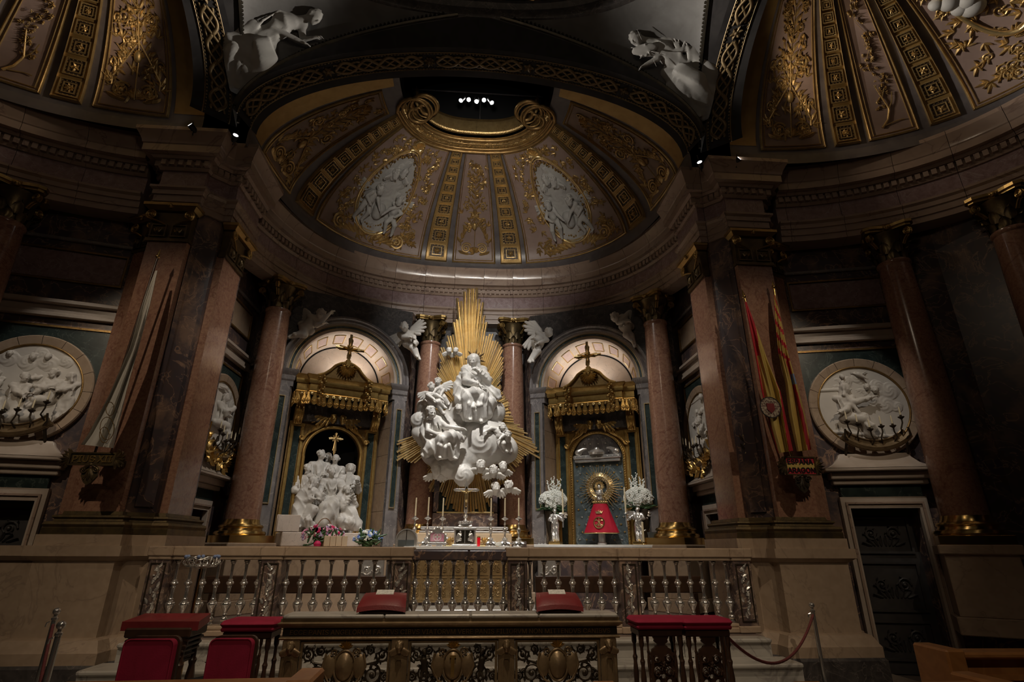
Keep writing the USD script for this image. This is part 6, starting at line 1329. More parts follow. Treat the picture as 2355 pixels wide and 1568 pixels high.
relief('far_right', [('sit', -.26, -.16, .60, 1.0, dict(hair='none', veil=True), dict(hands=((.60, -.2, .46), (-.22, -.2, .10)), lean=.05))], [(.30, .02, .16), (.40, .22, .17), (.24, .30, .13), (.44, -.02, .11), (.16, .10, .11), (.02, .44, .13), (-.14, .40, .10)], [(.10, .29, .05, -.4), (.20, .24, .055, -.3), (-.20, .46, .04, .3), (-.22, .36, .045, .2)],
       [((-.60, 0, .27), (-.22, 0, .27), .03, .03, .01), ((-.55, 0, -.35), (.5, 0, -.47), .03, .03, .02), ((.02, -.06, .48), (.12, -.08, .40), .035, .012, .01), ((.02, -.05, .47), (-.08, -.03, .53), .02, .006, .01), ((.03, -.05, .47), (.15, -.03, .53), .02, .006, .01), ((-.24, -.1, .18), (-.12, -.12, -.1), .02, .03, .02)], label='round marble relief of a seated veiled woman stretching her hand to clouds and cherubs')
relief('far_left', [('sit', .28, -.14, .50, -1.0, dict(hair='curls', beard=.5), dict(hands=((.4, -.2, .30), (.3, -.2, .1)))), ('kneel', -.06, -.24, .50, 1.0, dict(hair='curls', beard=.4), dict(y=-.06)), ('stand', .47, -.12, .44, -1.0, dict(hair='none', veil=True), {}), ('sit', -.40, -.2, .48, 1.0, dict(hair='none', veil=True), {}), ('stand', .10, .05, .34, -1.0, dict(hair='curls', beard=.5), dict(y=.05)), ('stand', -.35, .02, .3, 1.0, dict(hair='curls'), dict(y=.06))],
       [(-.3, .38, .15), (-.08, .34, .15), (.14, .36, .15), (.34, .40, .12), (-.5, .28, .12), (.02, .48, .12)], [(-.04, .42, .055, .2), (.12, .44, .05, -.3), (-.30, .44, .045, .4)], [((-.5, -.02, -.5), (.5, -.02, -.5), .04, .04, .02), ((-.05, -.12, -.42), (.15, -.12, -.40), .07, .07, .03)], label='round marble relief of bearded men gathered round a basin under a cloud')
relief('near_left', [('sit', -.02, -.06, .58, .3, dict(hair='long'), dict(hands=((.25, -.25, .22), (.1, -.26, .3))))], [(.38, .30, .14), (.42, .05, .14), (.38, -.18, .13), (-.40, .30, .12), (-.42, 0, .14), (-.36, -.30, .15), (.12, -.42, .14), (-.10, -.46, .13), (.3, -.38, .12), (.22, .45, .12)], [(.40, .24, .055, -.4), (.30, .18, .05, -.3), (-.38, .22, .055, .4), (-.42, -.1, .055, .4), (.30, -.22, .06, -.3), (.40, -.30, .055, -.3), (.12, -.40, .055, 0), (-.06, -.44, .055, 0), (-.40, -.25, .05, .3)],
       [((-.02, -.14, .12), (.14, -.16, .18), .05, .045, .02), ((.17, -.17, .22), (.17, -.17, .22), .045, .045, .01), ((-.22, -.05, .48), (-.05, -.06, .50), .015, .03, .01), ((-.05, -.06, .50), (.10, -.05, .46), .03, .01, .01), ((-.25, -.08, -.10), (.25, -.08, -.08), .05, .05, .03)], label='oval-looking marble relief of a woman cradling a child among clouds and cherubs')
relief('near_right', [('stand', -.05, -.02, .42, 1.0, dict(hair='long', beard=.3), dict(y=-.02)), ('stand', .16, .16, .40, -1.0, dict(hair='curls', beard=.5), dict(y=.05)), ('stand', -.34, .02, .36, 1.0, dict(hair='curls', beard=.3), dict(y=.05)), ('kneel', .12, -.22, .42, 1.0, dict(hair='curls', beard=.4), dict(y=-.08)), ('stand', .44, .12, .36, -1.0, dict(hair='curls'), dict(y=.04)), ('sit', .36, -.24, .38, -1.0, dict(hair='none', veil=True), {})], [(.1, -.50, .12), (-.2, -.48, .12)], [], [((.19, -.05, .50), (.20, -.05, .58), .05, .02, .01), ((-.5, -.01, -.50), (.5, -.01, -.5), .04, .04, .02), ((-.3, -.01, .5), (.3, -.01, .52), .015, .015, .01)], label='oval-looking marble relief of a mitred bishop among a crowd of saints')
# two oval reliefs of the half dome
for (P, pn, cx, cz, ra, rb), q in zip(PO, (-1, 1)):
    def bu(G, q=q, cx=cx, cz=cz, ra=ra, rb=rb):
        for x, z, r in ((0, .62, .30), (-.35, .35, .32), (.3, .3, .30), (0, 0, .36), (-.45, -.15, .32), (.45, -.2, .3), (0, -.45, .4), (-.5, -.62, .36), (.5, -.66, .34), (0, -.95, .42), (-.35, -1.0, .32), (.35, -1.02, .3), (.1, .85, .2)):
            G.ell((cx + x * ra, .0, cz + z * rb * .86), (r * ra * 1.15, .05, r * ra * 1.15), None, .03, rings=(.008, 16 / ra * .8))
        for x, z, f in ((-.12 * q, .52, .4 * q), (.22 * q, .42, -.4 * q)): cherub_head(G, (cx + x * ra, -.08, cz + z * rb), ra * .22, (f, -1, -.2), int(5 + 10 * x), True, (0, 0, 1), .8)
        for sx_, zz_ in ((-1, -.40), (1, -.46)):
            X, Z = cx + sx_ * ra * .62, cz + zz_ * rb; k = ra * 1.9
            o = lambda a, b, c, X=X, Z=Z, k=k, sx_=sx_: (X + a * k * sx_, b * k, Z + c * k)
            putto(G, o(0, -.1, 0), o(-.02, -.12, .2), o(-.04, -.2, .36), [(o(-.16 * sx_ * sx_ if False else -.16, -.2, .12), o(-.26, -.26, .0)), (o(.14, -.2, .10), o(.0, -.3, .02))], [(o(-.1, -.2, -.18), o(-.05, -.16, -.40)), (o(.1, -.2, -.20), o(.12, -.14, -.42))], k * .115, (-.4 * sx_, -1, -.2), 60 + sx_, k * .95, [(o(.08, 0, .2), o(.32, 0, .30), .22)])
        G.cap((cx, -.07, cz - .48 * rb), (cx, -.08, cz - .62 * rb), ra * .26, ra * .2, .02)
    lo = (cx - ra * 1.35, -.34, cz - rb * 1.12); hi = (cx + ra * 1.35, .05, cz + rb * .82)
    rl = thing('relief', f'grey stucco oval relief of winged children on clouds, {"left" if q < 0 else "right"} side of the half dome', 'relief', P.map((np.array([[cx, 0, cz]]), None))[0][0])
    A = np.linspace(0, 2 * PI, 40, endpoint=False); D2 = np.array([[(cx + ra * k * math.cos(a), .018, cz + rb * k * math.sin(a)) for k in (.02, .4, .7, .93)] for a in np.r_[A, 0]])
    obj('ground', P.map(grid(D2)), 'plaster_figure', rl, s=True)
    sculpt('carving', bu, lo, hi, .013, 'plaster_figure', None, None, lambda m, P=P: P.map((m[0] * [1, -.8, 1] + [0, .012, 0], m[1][:, ::-1])), rl)
# pendentive figures
for sx, side in ((-1, 'left'), (1, 'right')):
    f_ = PEND[sx]; e = .08; uv = lambda u, v: f_(np.array([u]), np.array([v]))[0]
    u0, v0_ = .44, .5; p0 = uv(u0, v0_); X = uni(uv(u0, v0_ + e) - uv(u0, v0_ - e)) * (-1 if sx < 0 else 1); X = X if X[0] * 1 > 0 else -X
    Zv = uni(uv(u0 + e, v0_) - uv(u0 - e, v0_)); Y = uni(np.cross(Zv, X)); Y = Y if Y @ (EYE - p0) < 0 else -Y
    def PF(m, p0=p0, X=X, Y=Y, Zv=Zv):
        v = m[0] * [1.28, .8, 1.25]; xl = np.clip(.66 + .62 * v[:, 2], .05, 9); v[:, 0] = np.clip(v[:, 0], -xl, xl); v[:, 2] = np.maximum(v[:, 2], -.92)
        return fr((v, m[1]), p0 + .16 * Zv, X, Y, Zv)
    def bu(G, sx=sx):
        s_ = -sx
        for x, z, r in ((0, -.52, .22), (-.18, -.42, .18), (.18, -.44, .18), (0, -.60, .12), (.1, -.40, .2), (-.15, -.3, .18)): G.ell((x, -.06, z), (r, .14, r), None, .03, rings=(.014, 22))
        k = .82
        g = J(pel=(-.06 * s_, -.02, -.02), che=(.10 * s_, -.08, .28), head=(.34 * s_, -.16, .46), sh=((-.02, -.06, .36), (.24, -.06, .34)), el=((.10 * s_ - .1, -.16, .16), (.34, -.12, .16)), ha=((.36 * s_, -.2, .12), (.36 * s_ + .08, -.2, .22)), hi=((-.12, 0, -.04), (.02, -.02, -.05)), kn=((-.14 - .1 * s_, -.18, -.28), (.12, -.18, -.30)), an=((-.04, -.05, -.62), (.20, -.05, -.62)))
        figure(G, g, k, dict(r=.12, f=(s_ * .8, -1, -.3), hair='curls', seed=9), fa=.026, ff=15, bare_arms=True, seed=4)
        wing(G, (-.05 * s_, .05, .36), (-.45 * s_, .06, .62), .34, .02, (0, -1, 0), 7, .03)
        if sx > 0: G.ell((.30 * s_, -.22, .30), (.16, .05, .07), None, .02); G.cap((.44 * s_, -.24, .36), (.10 * s_, -.28, .16), .012, .010, .01); G.cap((.30 * s_, -.26, .55), (.26 * s_, -.26, .05), .010, .010, .01)
        else:
            for j in range(6): G.cap((.50 + .03 * j, -.02, .05), (.50 + .03 * j, -.02, .42 - .03 * j), .010, .010, .01)
        G.chain([(-.2 * s_, -.1, .1), (-.3 * s_, -.05, -.12), (-.25 * s_, -.05, -.35)], [.08, .13, .09], .04, (.025, 15, (.8, .3, .4), 2)); G.chain([(.0, -.2, -.08), (.1, -.22, -.25), (.1, -.15, -.5)], [.1, .12, .08], .04, (.025, 15, (.8, .3, .4), 6))
    sculpt('relief', bu, (-.72, -.42, -1.0), (.78, .2, .85), .017, 'plaster_figure', f'grey plaster relief of a winged musician on the {side} pendentive', 'relief', PF)
# gilded winged heads over both altarpiece arches
for sx, side in ((-1, 'left'), (1, 'right')):
    for q in (-1, 1):
        c = np.array([q * .085, .27, 3.80])
        sculpt('cherub', lambda G, c=c, q=q: (cherub_head(G, c, .075, (-q * .4, -1, -.2), 70 + q, False), wing(G, c + [q * .05, .04, -.04], c + [q * .42, .06, .02], .17, .012, (0, -1, 0), 6, .02)), c - [.5, .14, .24], c + [.5, .16, .16], .0105, 'capgold', f'gilded winged child head over the {side} altarpiece arch, {"left" if q < 0 else "right"} of the pair', 'cherub', BAYS[sx])
    g = thing('garland', f'gilded scroll garland under the winged heads over the {side} altarpiece arch', 'garland', BAYS[sx]((np.array([[0, .35, 3.7]]), None))[0][0])
    for q in (-1, 1):
        s_ = np.linspace(0, 1, 16); pts = np.stack([q * (.05 + .52 * s_), np.full(16, .34), 3.74 - .38 * s_ ** 2 + .03 * np.sin(9 * s_)], 1)
        obj('swag', BAYS[sx](cat(tube(pts, .035 * (1 - .4 * s_), 7), tube(spiral((q * .60, .34, 3.40), .05, 1.4, 0, q, 18), .018, 6), *[flat(mv(leaf(pts[i][0], pts[i][2], PI / 2 + q * (-.6 + .1 * i), .10, .05, .03), 0, -.33, 0)) for i in range(1, 15, 2)])), 'gold', g)
# ================================================================== balustrade
BX = [-3.46, -2.20, -.70, .68, 2.04, 3.46]
ba = thing('balustrade', 'beige marble balustrade with silver balusters in front of the altars', 'balustrade', (0, 7.1, .56))
BP = [(0, .66), (.034, .66), (.034, .675), (.022, .685), (.020, .695), (.031, .71), (.034, .725), (.028, .742), (.016, .755), (.015, .765), (.026, .775), (.016, .785), (.022, .81), (.036, .84), (.045, .87), (.046, .885), (.038, .90), (.030, .905), (.032, .915), (.018, .925), (.024, .935), (.018, .945), (.015, .99), (.017, 1.05), (.022, 1.06), (.016, 1.07), (.03, 1.085), (.036, 1.10), (.03, 1.115), (.020, 1.125), (.024, 1.135), (.014, 1.145), (.012, 1.22), (.015, 1.30), (.022, 1.315), (.022, 1.325), (.030, 1.335), (.030, 1.352), (0, 1.352)]
BM = lathe([(r * 1.22, z) for r, z in BP], 18)
for a, b in zip(BX[:-1], BX[1:]):
    n = int(round((b - a - .26) / .147)); xs = np.linspace(a + .16, b - .16, n)
    for x in xs: obj('baluster', mv(BM, x, 7.1, 0), 'baluster_silver', ba, s=40)
    mid = abs(a + b) < .1
    if not mid:
        obj('rail', cat(bbox(a + .12, b - .12, 6.98, 7.22, 1.39, 1.5, .012), bbox(a + .12, b - .12, 7.0, 7.2, 1.352, 1.392, .01)), 'beige', ba, s=False)
    else:
        for p, q in ((a + .12, .09), (.095, b - .12)): obj('gate_rail', bbox(p, q, 6.97, 7.2, 1.352, 1.465, .012), 'darkpanel', ba, s=False)
    obj('foot_rail', cat(bbox(a + .11, b - .11, 6.99, 7.21, .56, .62, .01), bbox(a + .11, b - .11, 7.01, 7.19, .62, .66, .01)), 'beige', ba, s=False)
for x in BX:
    p = obj('post', cat(bbox(x - .115, x + .115, 6.985, 7.215, .62, 1.36, .008)), 'breccia', ba, s=False)
    obj('post_cap', cat(bbox(x - .14, x + .14, 6.955, 7.245, 1.39, 1.5, .012), bbox(x - .125, x + .125, 6.97, 7.23, 1.352, 1.392, .01)), 'beige', p, s=False)
    obj('post_base', bbox(x - .13, x + .13, 6.965, 7.235, .56, .635, .01), 'beige', p, s=False)
    obj('post_frame', mv(rect_frame(x - .085, x + .085, .68, 1.32, .012, .012), 0, 6.986, 0), 'darkbronze', p, s=False)
    R = random.Random(int(x * 50)); o = [mv(flat(leaf(x + R.uniform(-.035, .035), .72 + .55 * k / 16, R.uniform(.6, 2.5), .07, .035, .018)), 0, 6.984, 0) for k in range(17)] + [ball((x + R.uniform(-.03, .03), 6.975, R.uniform(.75, 1.28)), .012, 0) for _ in range(9)]
    obj('silver_relief', cat(o), 'silver', p)
# ================================================================== central altar
al = thing('altar', 'central altar with white cloth and a gilded square-panelled frontal', 'altar', (0, 9.1, .56))
obj('body', box(-.82, .82, 8.86, 9.80, .70, 1.42), 'darkpanel', al, s=False)
obj('mensa', bbox(-.86, .86, 8.72, 9.82, 1.41, 1.495, .01), 'darkpanel', al, s=False)
obj('altar_cloth', cat(bbox(-.88, .88, 8.70, 9.82, 1.496, 1.51, .005), box(-.88, .88, 8.695, 8.70, 1.47, 1.508)), 'white_cloth', al, s=False)
fr_ = obj('frontal', box(-.80, .80, 8.82, 8.86, .74, 1.40), 'frontal', al, s=False)
for i in range(8):
    for j in range(2):
        x, z = -.70 + .2 * i, .93 + .33 * j; R = random.Random(i * 3 + j)
        m = [mv(rect_frame(x - .092, x + .092, z - .15, z + .15, .012, .014), 0, 8.82, 0)] + [mv(flat(mv(q, 0, 0, 0)), 0, 8.82, 0) for q in ([scroll(x + s_ * .04, z + t * .07, .038, R.uniform(0, 6), s_, 1.5, .008, 14, False) for s_ in (-1, 1) for t in (-1, 1)] + [leaf(x, z, k * PI / 4, .065, .028, .014) for k in range(8)] + [ball((x, .012, z), .02, 0)])]
        obj('relief_tile', cat(m), 'frontal', fr_)
obj('predella_step', bbox(-1.12, 1.12, 8.25, 9.82, .555, .70, .012), 'step', al, s=False)
# candlesticks
CS = [(0, 0), (.085, 0), (.088, .012), (.075, .03), (.05, .045), (.03, .065), (.022, .08), (.04, .10), (.045, .115), (.02, .13), (.015, .15), (.012, .18), (.022, .21), (.032, .24), (.030, .265), (.014, .285), (.011, .31), (.018, .33), (.010, .35), (.012, .385), (.022, .395), (.052, .405), (.056, .415), (.04, .425), (.018, .432), (.016, .455), (0, .455)]
def candlestick():
    c = thing('candlestick', 'silver candlestick with a tall candle, outermost on the left of the crucifix', 'candlestick', (-.78, 9.12, 1.51), 0, 'altar candlesticks', local=True)
    st = obj('stick', lathe(CS, 20), 'silver', c, s=40)
    obj('acanthus', cat([rz(fr(flat(leaf(0, 0, -PI / 2, .085, .06, .022)), [0, -.03, .085], [1, 0, 0], [0, .8, -.6], [0, .75, .65]), k * PI / 4) for k in range(8)]), 'silver', st)
    obj('candle', lathe([(0, .45), (.0135, .45), (.0115, .73), (.004, .735), (0, .736)], 12), 'candle', c, s=True)
    obj('wick', lathe([(0, .735), (.0022, .735), (.0018, .755), (0, .756)], 6), 'black', c)
    return c
cs = candlestick()
for x, y, l in ((-.57, 9.0, 'silver candlestick with a tall candle, second from the left on the altar'), (-.345, 9.12, 'silver candlestick with a tall candle, just left of the crucifix'), (.425, 9.05, 'silver candlestick with a tall candle, just right of the red glass'), (.645, 9.0, 'silver candlestick with a tall candle, second from the right on the altar'), (.865, 8.98, 'silver candlestick with a tall candle, outermost on the right of the altar')):
    dup(cs, 'candlestick', (x, y, 1.51), 0, l, 'candlestick', 'altar candlesticks')
tb_ = thing('tabernacle', 'small silver tabernacle with two praying angels on its doors', 'tabernacle', (.02, 9.1, 1.51))
obj('body', cat(bbox(-.145, .185, 9.0, 9.2, 1.535, 1.765, .008), bbox(-.18, .22, 8.96, 9.22, 1.51, 1.54, .01), bbox(-.165, .205, 8.98, 9.22, 1.76, 1.79, .008), bbox(-.10, .14, 9.02, 9.18, 1.79, 1.83, .02)), 'silver', tb_, s=False)
for q in (-1, 1):
    d_ = obj('door', box(.02 + q * .072 - .066, .02 + q * .072 + .066, 8.992, 9.0, 1.56, 1.745), 'iron', tb_, s=False)
    sculpt('angel', lambda G, q=q: (figure(G, tm('kneel', .02 + q * .085, 1.645, .105, -q, lean=.1), .105, dict(r=.15, f=(-q, -.6, -.2), hair='curls', seed=2), fa=.02, ff=16), wing(G, (.02 + q * .10, .0, 1.69), (.02 + q * .13, 0, 1.59), .05, .006, (0, -1, 0), 4, .008)), (.02 + q * .08 - .09, -.08, 1.55), (.02 + q * .08 + .09, .03, 1.76), .0045, 'silver', None, None, lambda m: (m[0] * [1, .5, 1] + [0, 8.99, 0], m[1]), d_)
    obj('column', mv(lathe([(0, 1.54), (.014, 1.54), (.011, 1.56), (.011, 1.74), (.016, 1.76), (0, 1.76)], 10), .02 + q * .155, 8.985, 0), 'silver', tb_)
cx_ = thing('crucifix', 'silver crucifix with a small gilded figure on the tabernacle', 'crucifix', (.02, 9.1, 1.83))
obj('foot', mv(lathe([(0, 1.83), (.10, 1.83), (.10, 1.85), (.06, 1.88), (.03, 1.90), (.02, 1.93), (.035, 1.955), (.03, 1.98), (.015, 2.0), (.03, 2.03), (.035, 2.05), (.02, 2.07), (0, 2.07)], 18), .02, 9.1, 0), 'silver', cx_, s=40)
obj('garland', cat([ball((.02 + .095 * math.cos(k * .52), 9.1 + .07 * math.sin(k * .52), 1.868), .026, 0) for k in range(12)]), 'silver', cx_)
obj('upright', cat(bbox(-.008, .048, 9.09, 9.11, 2.05, 2.45, .006), hull([(.02 + x, y, z) for x, z in ((-.04, 2.44), (.04, 2.44), (0, 2.52)) for y in (9.09, 9.11)])), 'silver', cx_, s=False)
obj('crossbar', cat(bbox(-.155, .195, 9.09, 9.11, 2.345, 2.395, .01), *[hull([(.02 + q * a, y, z) for a, z in ((.17, 2.335), (.17, 2.405), (.215, 2.37)) for y in (9.09, 9.11)]) for q in (-1, 1)]), 'silver', cx_, s=False)
obj('inlay', box(.006, .034, 9.084, 9.09, 2.10, 2.42), 'iron', cx_, s=False)
sculpt('figure', lambda G: figure(G, J(pel=(.02, 0, 2.24), che=(.02, -.005, 2.31), head=(.028, -.02, 2.365), sh=((-.012, 0, 2.335), (.052, 0, 2.335)), el=((-.05, 0, 2.35), (.09, 0, 2.35)), ha=((-.085, 0, 2.37), (.125, 0, 2.37)), hi=((.008, 0, 2.23), (.032, 0, 2.23)), kn=((.012, -.015, 2.175), (.034, -.015, 2.175)), an=((.016, 0, 2.11), (.026, 0, 2.11))), .165, dict(r=.13, f=(.4, -1, -.5), hair='long', seed=2), robe=False), (-.12, -.06, 2.06), (.16, .04, 2.42), .0045, 'brightgold', None, None, lambda m: mv(m, 0, 9.07, 0), cx_)
rq = thing('reliquary', 'small scrolled silver frame holding a pink card with a white round emblem', 'reliquary', (-.40, 8.85, 1.51))
rp_ = sg.Polygon([(-.13, .05), (.13, .05), (.15, .12), (.13, .17), (.09, .20), (.05, .25), (0, .27), (-.05, .25), (-.09, .20), (-.13, .17), (-.15, .12)])
obj('frame', mv(cat(prism(rp_.difference(sg.box(-.105, .07, .105, .195)), .03), *[ball((x, -.02, z), .022, 0) for x, z in list(rp_.exterior.coords)[:-1]]), -.40, 8.87, 1.51), 'silver', rq)
obj('card', mv(box(-.11, .11, -.012, 0, .06, .20), -.40, 8.87, 1.51), 'petal_pink', rq, s=False)
em = obj('emblem', mv(prism(sg.Point(0, .135).buffer(.062, 20).difference(sg.Point(0, .135).buffer(.052, 20)), .006), -.40, 8.858, 1.51), 'white_cloth', rq, s=False)
obj('cross', mv(cat(prism(sg.box(-.008, .09, .008, .18), .006), prism(sg.box(-.042, .128, .042, .142), .006)), -.40, 8.858, 1.51), 'white_cloth', em, s=False)
obj('base', mv(cat(bbox(-.14, .14, -.05, .03, .02, .055, .006), *[mv(ball((q * .12, -.02, .012), .014, 1)) for q in (-1, 1)]), -.40, 8.87, 1.51), 'silver', rq, s=False)
dm_ = thing('casket', 'domed silver casket with a dark glass front, left end of the altar', 'casket', (-.86, 8.86, 1.50))
A = np.linspace(0, PI, 20); pl = sg.Polygon([(-.15, 0)] + [(-.15 * math.cos(a), .10 + .15 * math.sin(a)) for a in A] + [(.15, 0)])
obj('shell', mv(prism(pl, .16), -.86, 8.95, 1.50), 'silver', dm_, s=30)
obj('glass', mv(prism(sg.box(-.12, .01, .12, .10), .01), -.86, 8.79, 1.50), 'pane', dm_, s=False); obj('rim', mv(prism(pl.buffer(.012).difference(pl.buffer(-.006)), .18), -.86, 8.96, 1.50), 'silver', dm_, s=False)
obj('spike', mv(tube([(0, -.165, .0), (0, -.165, .30)], .006, 6), -.86, 8.95, 1.50), 'iron', dm_)
vg_ = thing('votive_light', 'red glass votive light at the right foot of the tabernacle', 'votive', (.235, 8.85, 1.51)); obj('glass', mv(lathe([(0, 0), (.02, 0), (.024, .05), (.026, .13), (.022, .135), (0, .12)], 14), .235, 8.85, 1.51), 'redglass', vg_, s=True); obj('cap', mv(lathe([(.02, .128), (.027, .13), (.022, .145), (0, .15)], 14), .235, 8.85, 1.51), 'brass', vg_)
dv_ = thing('figurine', 'little white dove figurine between the two right candlesticks', 'figurine', (.54, 8.85, 1.51))
obj('body', mv(cat(ball((0, 0, .035), .035, 2, (1.5, .8, .8)), ball((-.05, 0, .055), .018, 1)), .54, 8.85, 1.51), 'petal_white', dv_, s=True); obj('wing', mv(cat(ball((.01, -.02, .045), .03, 1, (1.4, .3, .8))), .54, 8.85, 1.51), 'petal_white', dv_, s=True)
for x, l in ((-.21, 'left'), (.335, 'right')):
    g = thing('ornament', f'gilded scroll ornament on the altar {l} of the tabernacle', 'ornament', (x, 9.05, 1.51))
    obj('scrolls', mv(flat(cat([scroll(q * .06, .07, .055, 0, q, 1.6, .014, 20, False) for q in (-1, 1)] + [leaf(0, .02, PI / 2 + .35 * k, .13, .04, .02) for k in (-1, 0, 1)])), x, 9.05, 1.51), 'brightgold', g); obj('base', bbox(x - .11, x + .11, 9.02, 9.09, 1.51, 1.525, .005), 'brightgold', g, s=False)
# small silver cruets and a jug on the right altar
for k, (s_, h) in enumerate(((-.98, .12), (-.86, .15), (-.92, .07))):
    p = ffR((np.array([[s_, -.36, 1.552]]), None))[0][0]; t_ = thing('cruet', ['small silver cross stand at the left end of the right altar', 'taller silver cross stand on the left of the right altar', 'tiny silver cup between the two cross stands'][k], 'vessel', p)
    obj('body', mv(cat(lathe([(0, 0), (.03, 0), (.03, .01), (.01, .02), (.009, h * .6), (.02, h * .62), (0, h * .64)], 12)), *p), 'silver', t_)
    if k < 2: obj('cross', mv(cat(box(-.006, .006, -.004, .004, h * .6, h), box(-.024, .024, -.004, .004, h * .78, h * .86)), *p), 'silver', t_, s=False)
p = ffR((np.array([[1.02, -.30, 1.55]]), None))[0][0]; jg = thing('jug', 'two-handled glass jug at the right end of the right altar', 'jug', p)
obj('body', mv(lathe([(0, 0), (.07, 0), (.075, .02), (.07, .10), (.085, .20), (.08, .20), (.066, .1), (.06, .02), (0, .015)], 20), *p), 'pane', jg, s=True)
for q in (-1, 1): obj('handle', mv(tube([(q * (.08 + .10 * math.sin(a)), 0, .02 + .11 * (1 - math.cos(a))) for a in np.linspace(.1, 2.9, 14)], .012, 6), *p), 'silver', jg)
p = ffR((np.array([[.88, -.40, 1.552]]), None))[0][0]; cd_ = thing('candle', 'thick beige candle in a brass foot at the right end of the right altar', 'candle', p)
obj('wax', mv(lathe([(0, .03), (.02, .03), (.019, .36), (.003, .365), (0, .37)], 12), *p), 'candle', cd_, s=True); obj('foot', mv(lathe([(0, 0), (.035, 0), (.03, .012), (.022, .02), (.024, .04), (0, .04)], 12), *p), 'brass', cd_)
# flowers on the left altar
def flowers(name, label, px, py, d, w, h, cols, basket, seed, n=70):
    c = bat(-1, px, py, d); base = np.array([c[0], c[1], 1.505]); R = random.Random(seed); t_ = thing(name, label, 'flowers', BAYS[-1]((base[None], None))[0][0])
    if basket:
        obj('basket', BAYS[-1](mv(lathe([(0, 0), (.10, 0), (.13, .12), (.12, .12), (0, .1)], 16), *base)), 'wicker', t_)
        obj('handle', BAYS[-1](mv(tube([(.15 * math.cos(a), 0, .10 + .33 * math.sin(a)) for a in np.linspace(0, PI, 16)], .009, 6), *base)), 'wicker', t_)
    else: obj('bowl', BAYS[-1](mv(lathe([(0, 0), (.08, 0), (.12, .08), (.11, .08), (0, .06)], 16), *base)), 'leaf', t_)
    for k in range(n):
        dd = uni([R.gauss(0, 1), -abs(R.gauss(0, .7)), abs(R.gauss(0, .8))]); p = base + [0, 0, .10] + dd * [w, .16, h] * R.uniform(.75, 1.0)
        nm, mt = cols[R.randrange(len(cols))]; r = R.uniform(.022, .036)
        m = flat(flower(0, 0, r, 6, .02)) if k % 3 else cat([ball((R.uniform(-.5, .5) * r, R.uniform(-.4, 0) * r, R.uniform(-.5, .5) * r), r * .55, 0) for _ in range(7)])
        t3 = uni(np.cross([0, 0, 1.0], -dd) + [1e-3, 0, 0]); obj(nm, BAYS[-1](fr(m, p, t3, -dd, uni(np.cross(t3, dd)) * (1 if True else 1))), mt, t_, s=False)
    lv = [fr(leaf(0, 0, R.uniform(-.5, PI + .5), R.uniform(.07, .14), .03, .015), base + [R.uniform(-.7, .7) * w, R.uniform(-.16, 0), R.uniform(.02, .2)], [1, 0, 0], [0, -1, 0], [0, 0, 1]) for _ in range(70)]
    obj('foliage', BAYS[-1](cat(lv)), 'leaf', t_, kind='stuff')
flowers('flower_basket', 'handled basket of pink lilies and red flowers in front of the apostles', 742, 1240, -.68, .36, .24, [('lily', 'petal_pink'), ('lily', 'petal_pink'), ('blossom', 'petal_white'), ('carnation', 'petal_red'), ('blossom', 'petal_lilac')], True, 3, 80)
flowers('flower_arrangement', 'low bowl of blue and white hydrangeas right of the pink basket', 846, 1235, -.62, .25, .16, [('hydrangea', 'petal_blue'), ('hydrangea', 'petal_white'), ('hydrangea', 'petal_blue'), ('blossom', 'petal_white')], False, 4, 60)
for px, l in ((758, 'left'), (785, 'right')):
    c = bat(-1, px, 1240, -.84); b_ = thing('box', f'{l} of two upright brown card boxes before the flower basket', 'box', BAYS[-1]((np.array([[c[0], c[1], 1.505]]), None))[0][0])
    obj('body', BAYS[-1](bbox(c[0] - .09, c[0] + .09, c[1] - .04, c[1] + .06, 1.505, 1.66, .004)), 'card', b_, s=False); obj('lid_slit', BAYS[-1](box(c[0] - .004, c[0] + .004, c[1] - .043, c[1] - .039, 1.51, 1.655)), 'wicker', b_, s=False)
c = bat(-1, 735, 1246, -.86); obj('ribbon', BAYS[-1](mv(lathe([(0, 0), (.05, .0), (.06, .04), (.03, .08), (0, .085)], 12), c[0] - .03, c[1], 1.505)), 'petal_red', label='red wrapped posy base left of the brown card boxes', cat_='posy')
# carved silver side panels glimpsed through the balusters
for x, l in ((-1.32, 'left'), (1.30, 'right')):
    sp = thing('panel', f'carved silver panel behind the balusters {l} of the gilded frontal', 'panel', (x, 8.7, .56)); obj('sheet', bbox(x - .17, x + .17, 8.68, 8.74, .56, 1.38, .008), 'silver', sp, s=False)
    obj('relief', mv(flat(cat([scroll(x + q * .07, z, .065, z * 5, q, 1.6, .014, 16) for q in (-1, 1) for z in (.72, .95, 1.18)])), 0, 8.68, 0), 'silver', sp)
bn = thing('rail', 'dark wooden rail crossing behind the balusters on both sides', 'rail', (0, 8.0, .9)); obj('left_beam', bbox(-3.3, -1.0, 7.9, 7.98, .93, 1.14, .01), 'darkwood', bn, s=False); obj('right_beam', bbox(1.0, 3.3, 7.9, 7.98, .93, 1.14, .01), 'darkwood', bn, s=False)
for x in (-3.2, -2.1, -1.05, 1.05, 2.1, 3.2): obj('leg', bbox(x - .03, x + .03, 7.9, 7.98, .555, .93, .006), 'darkwood', bn, s=False)
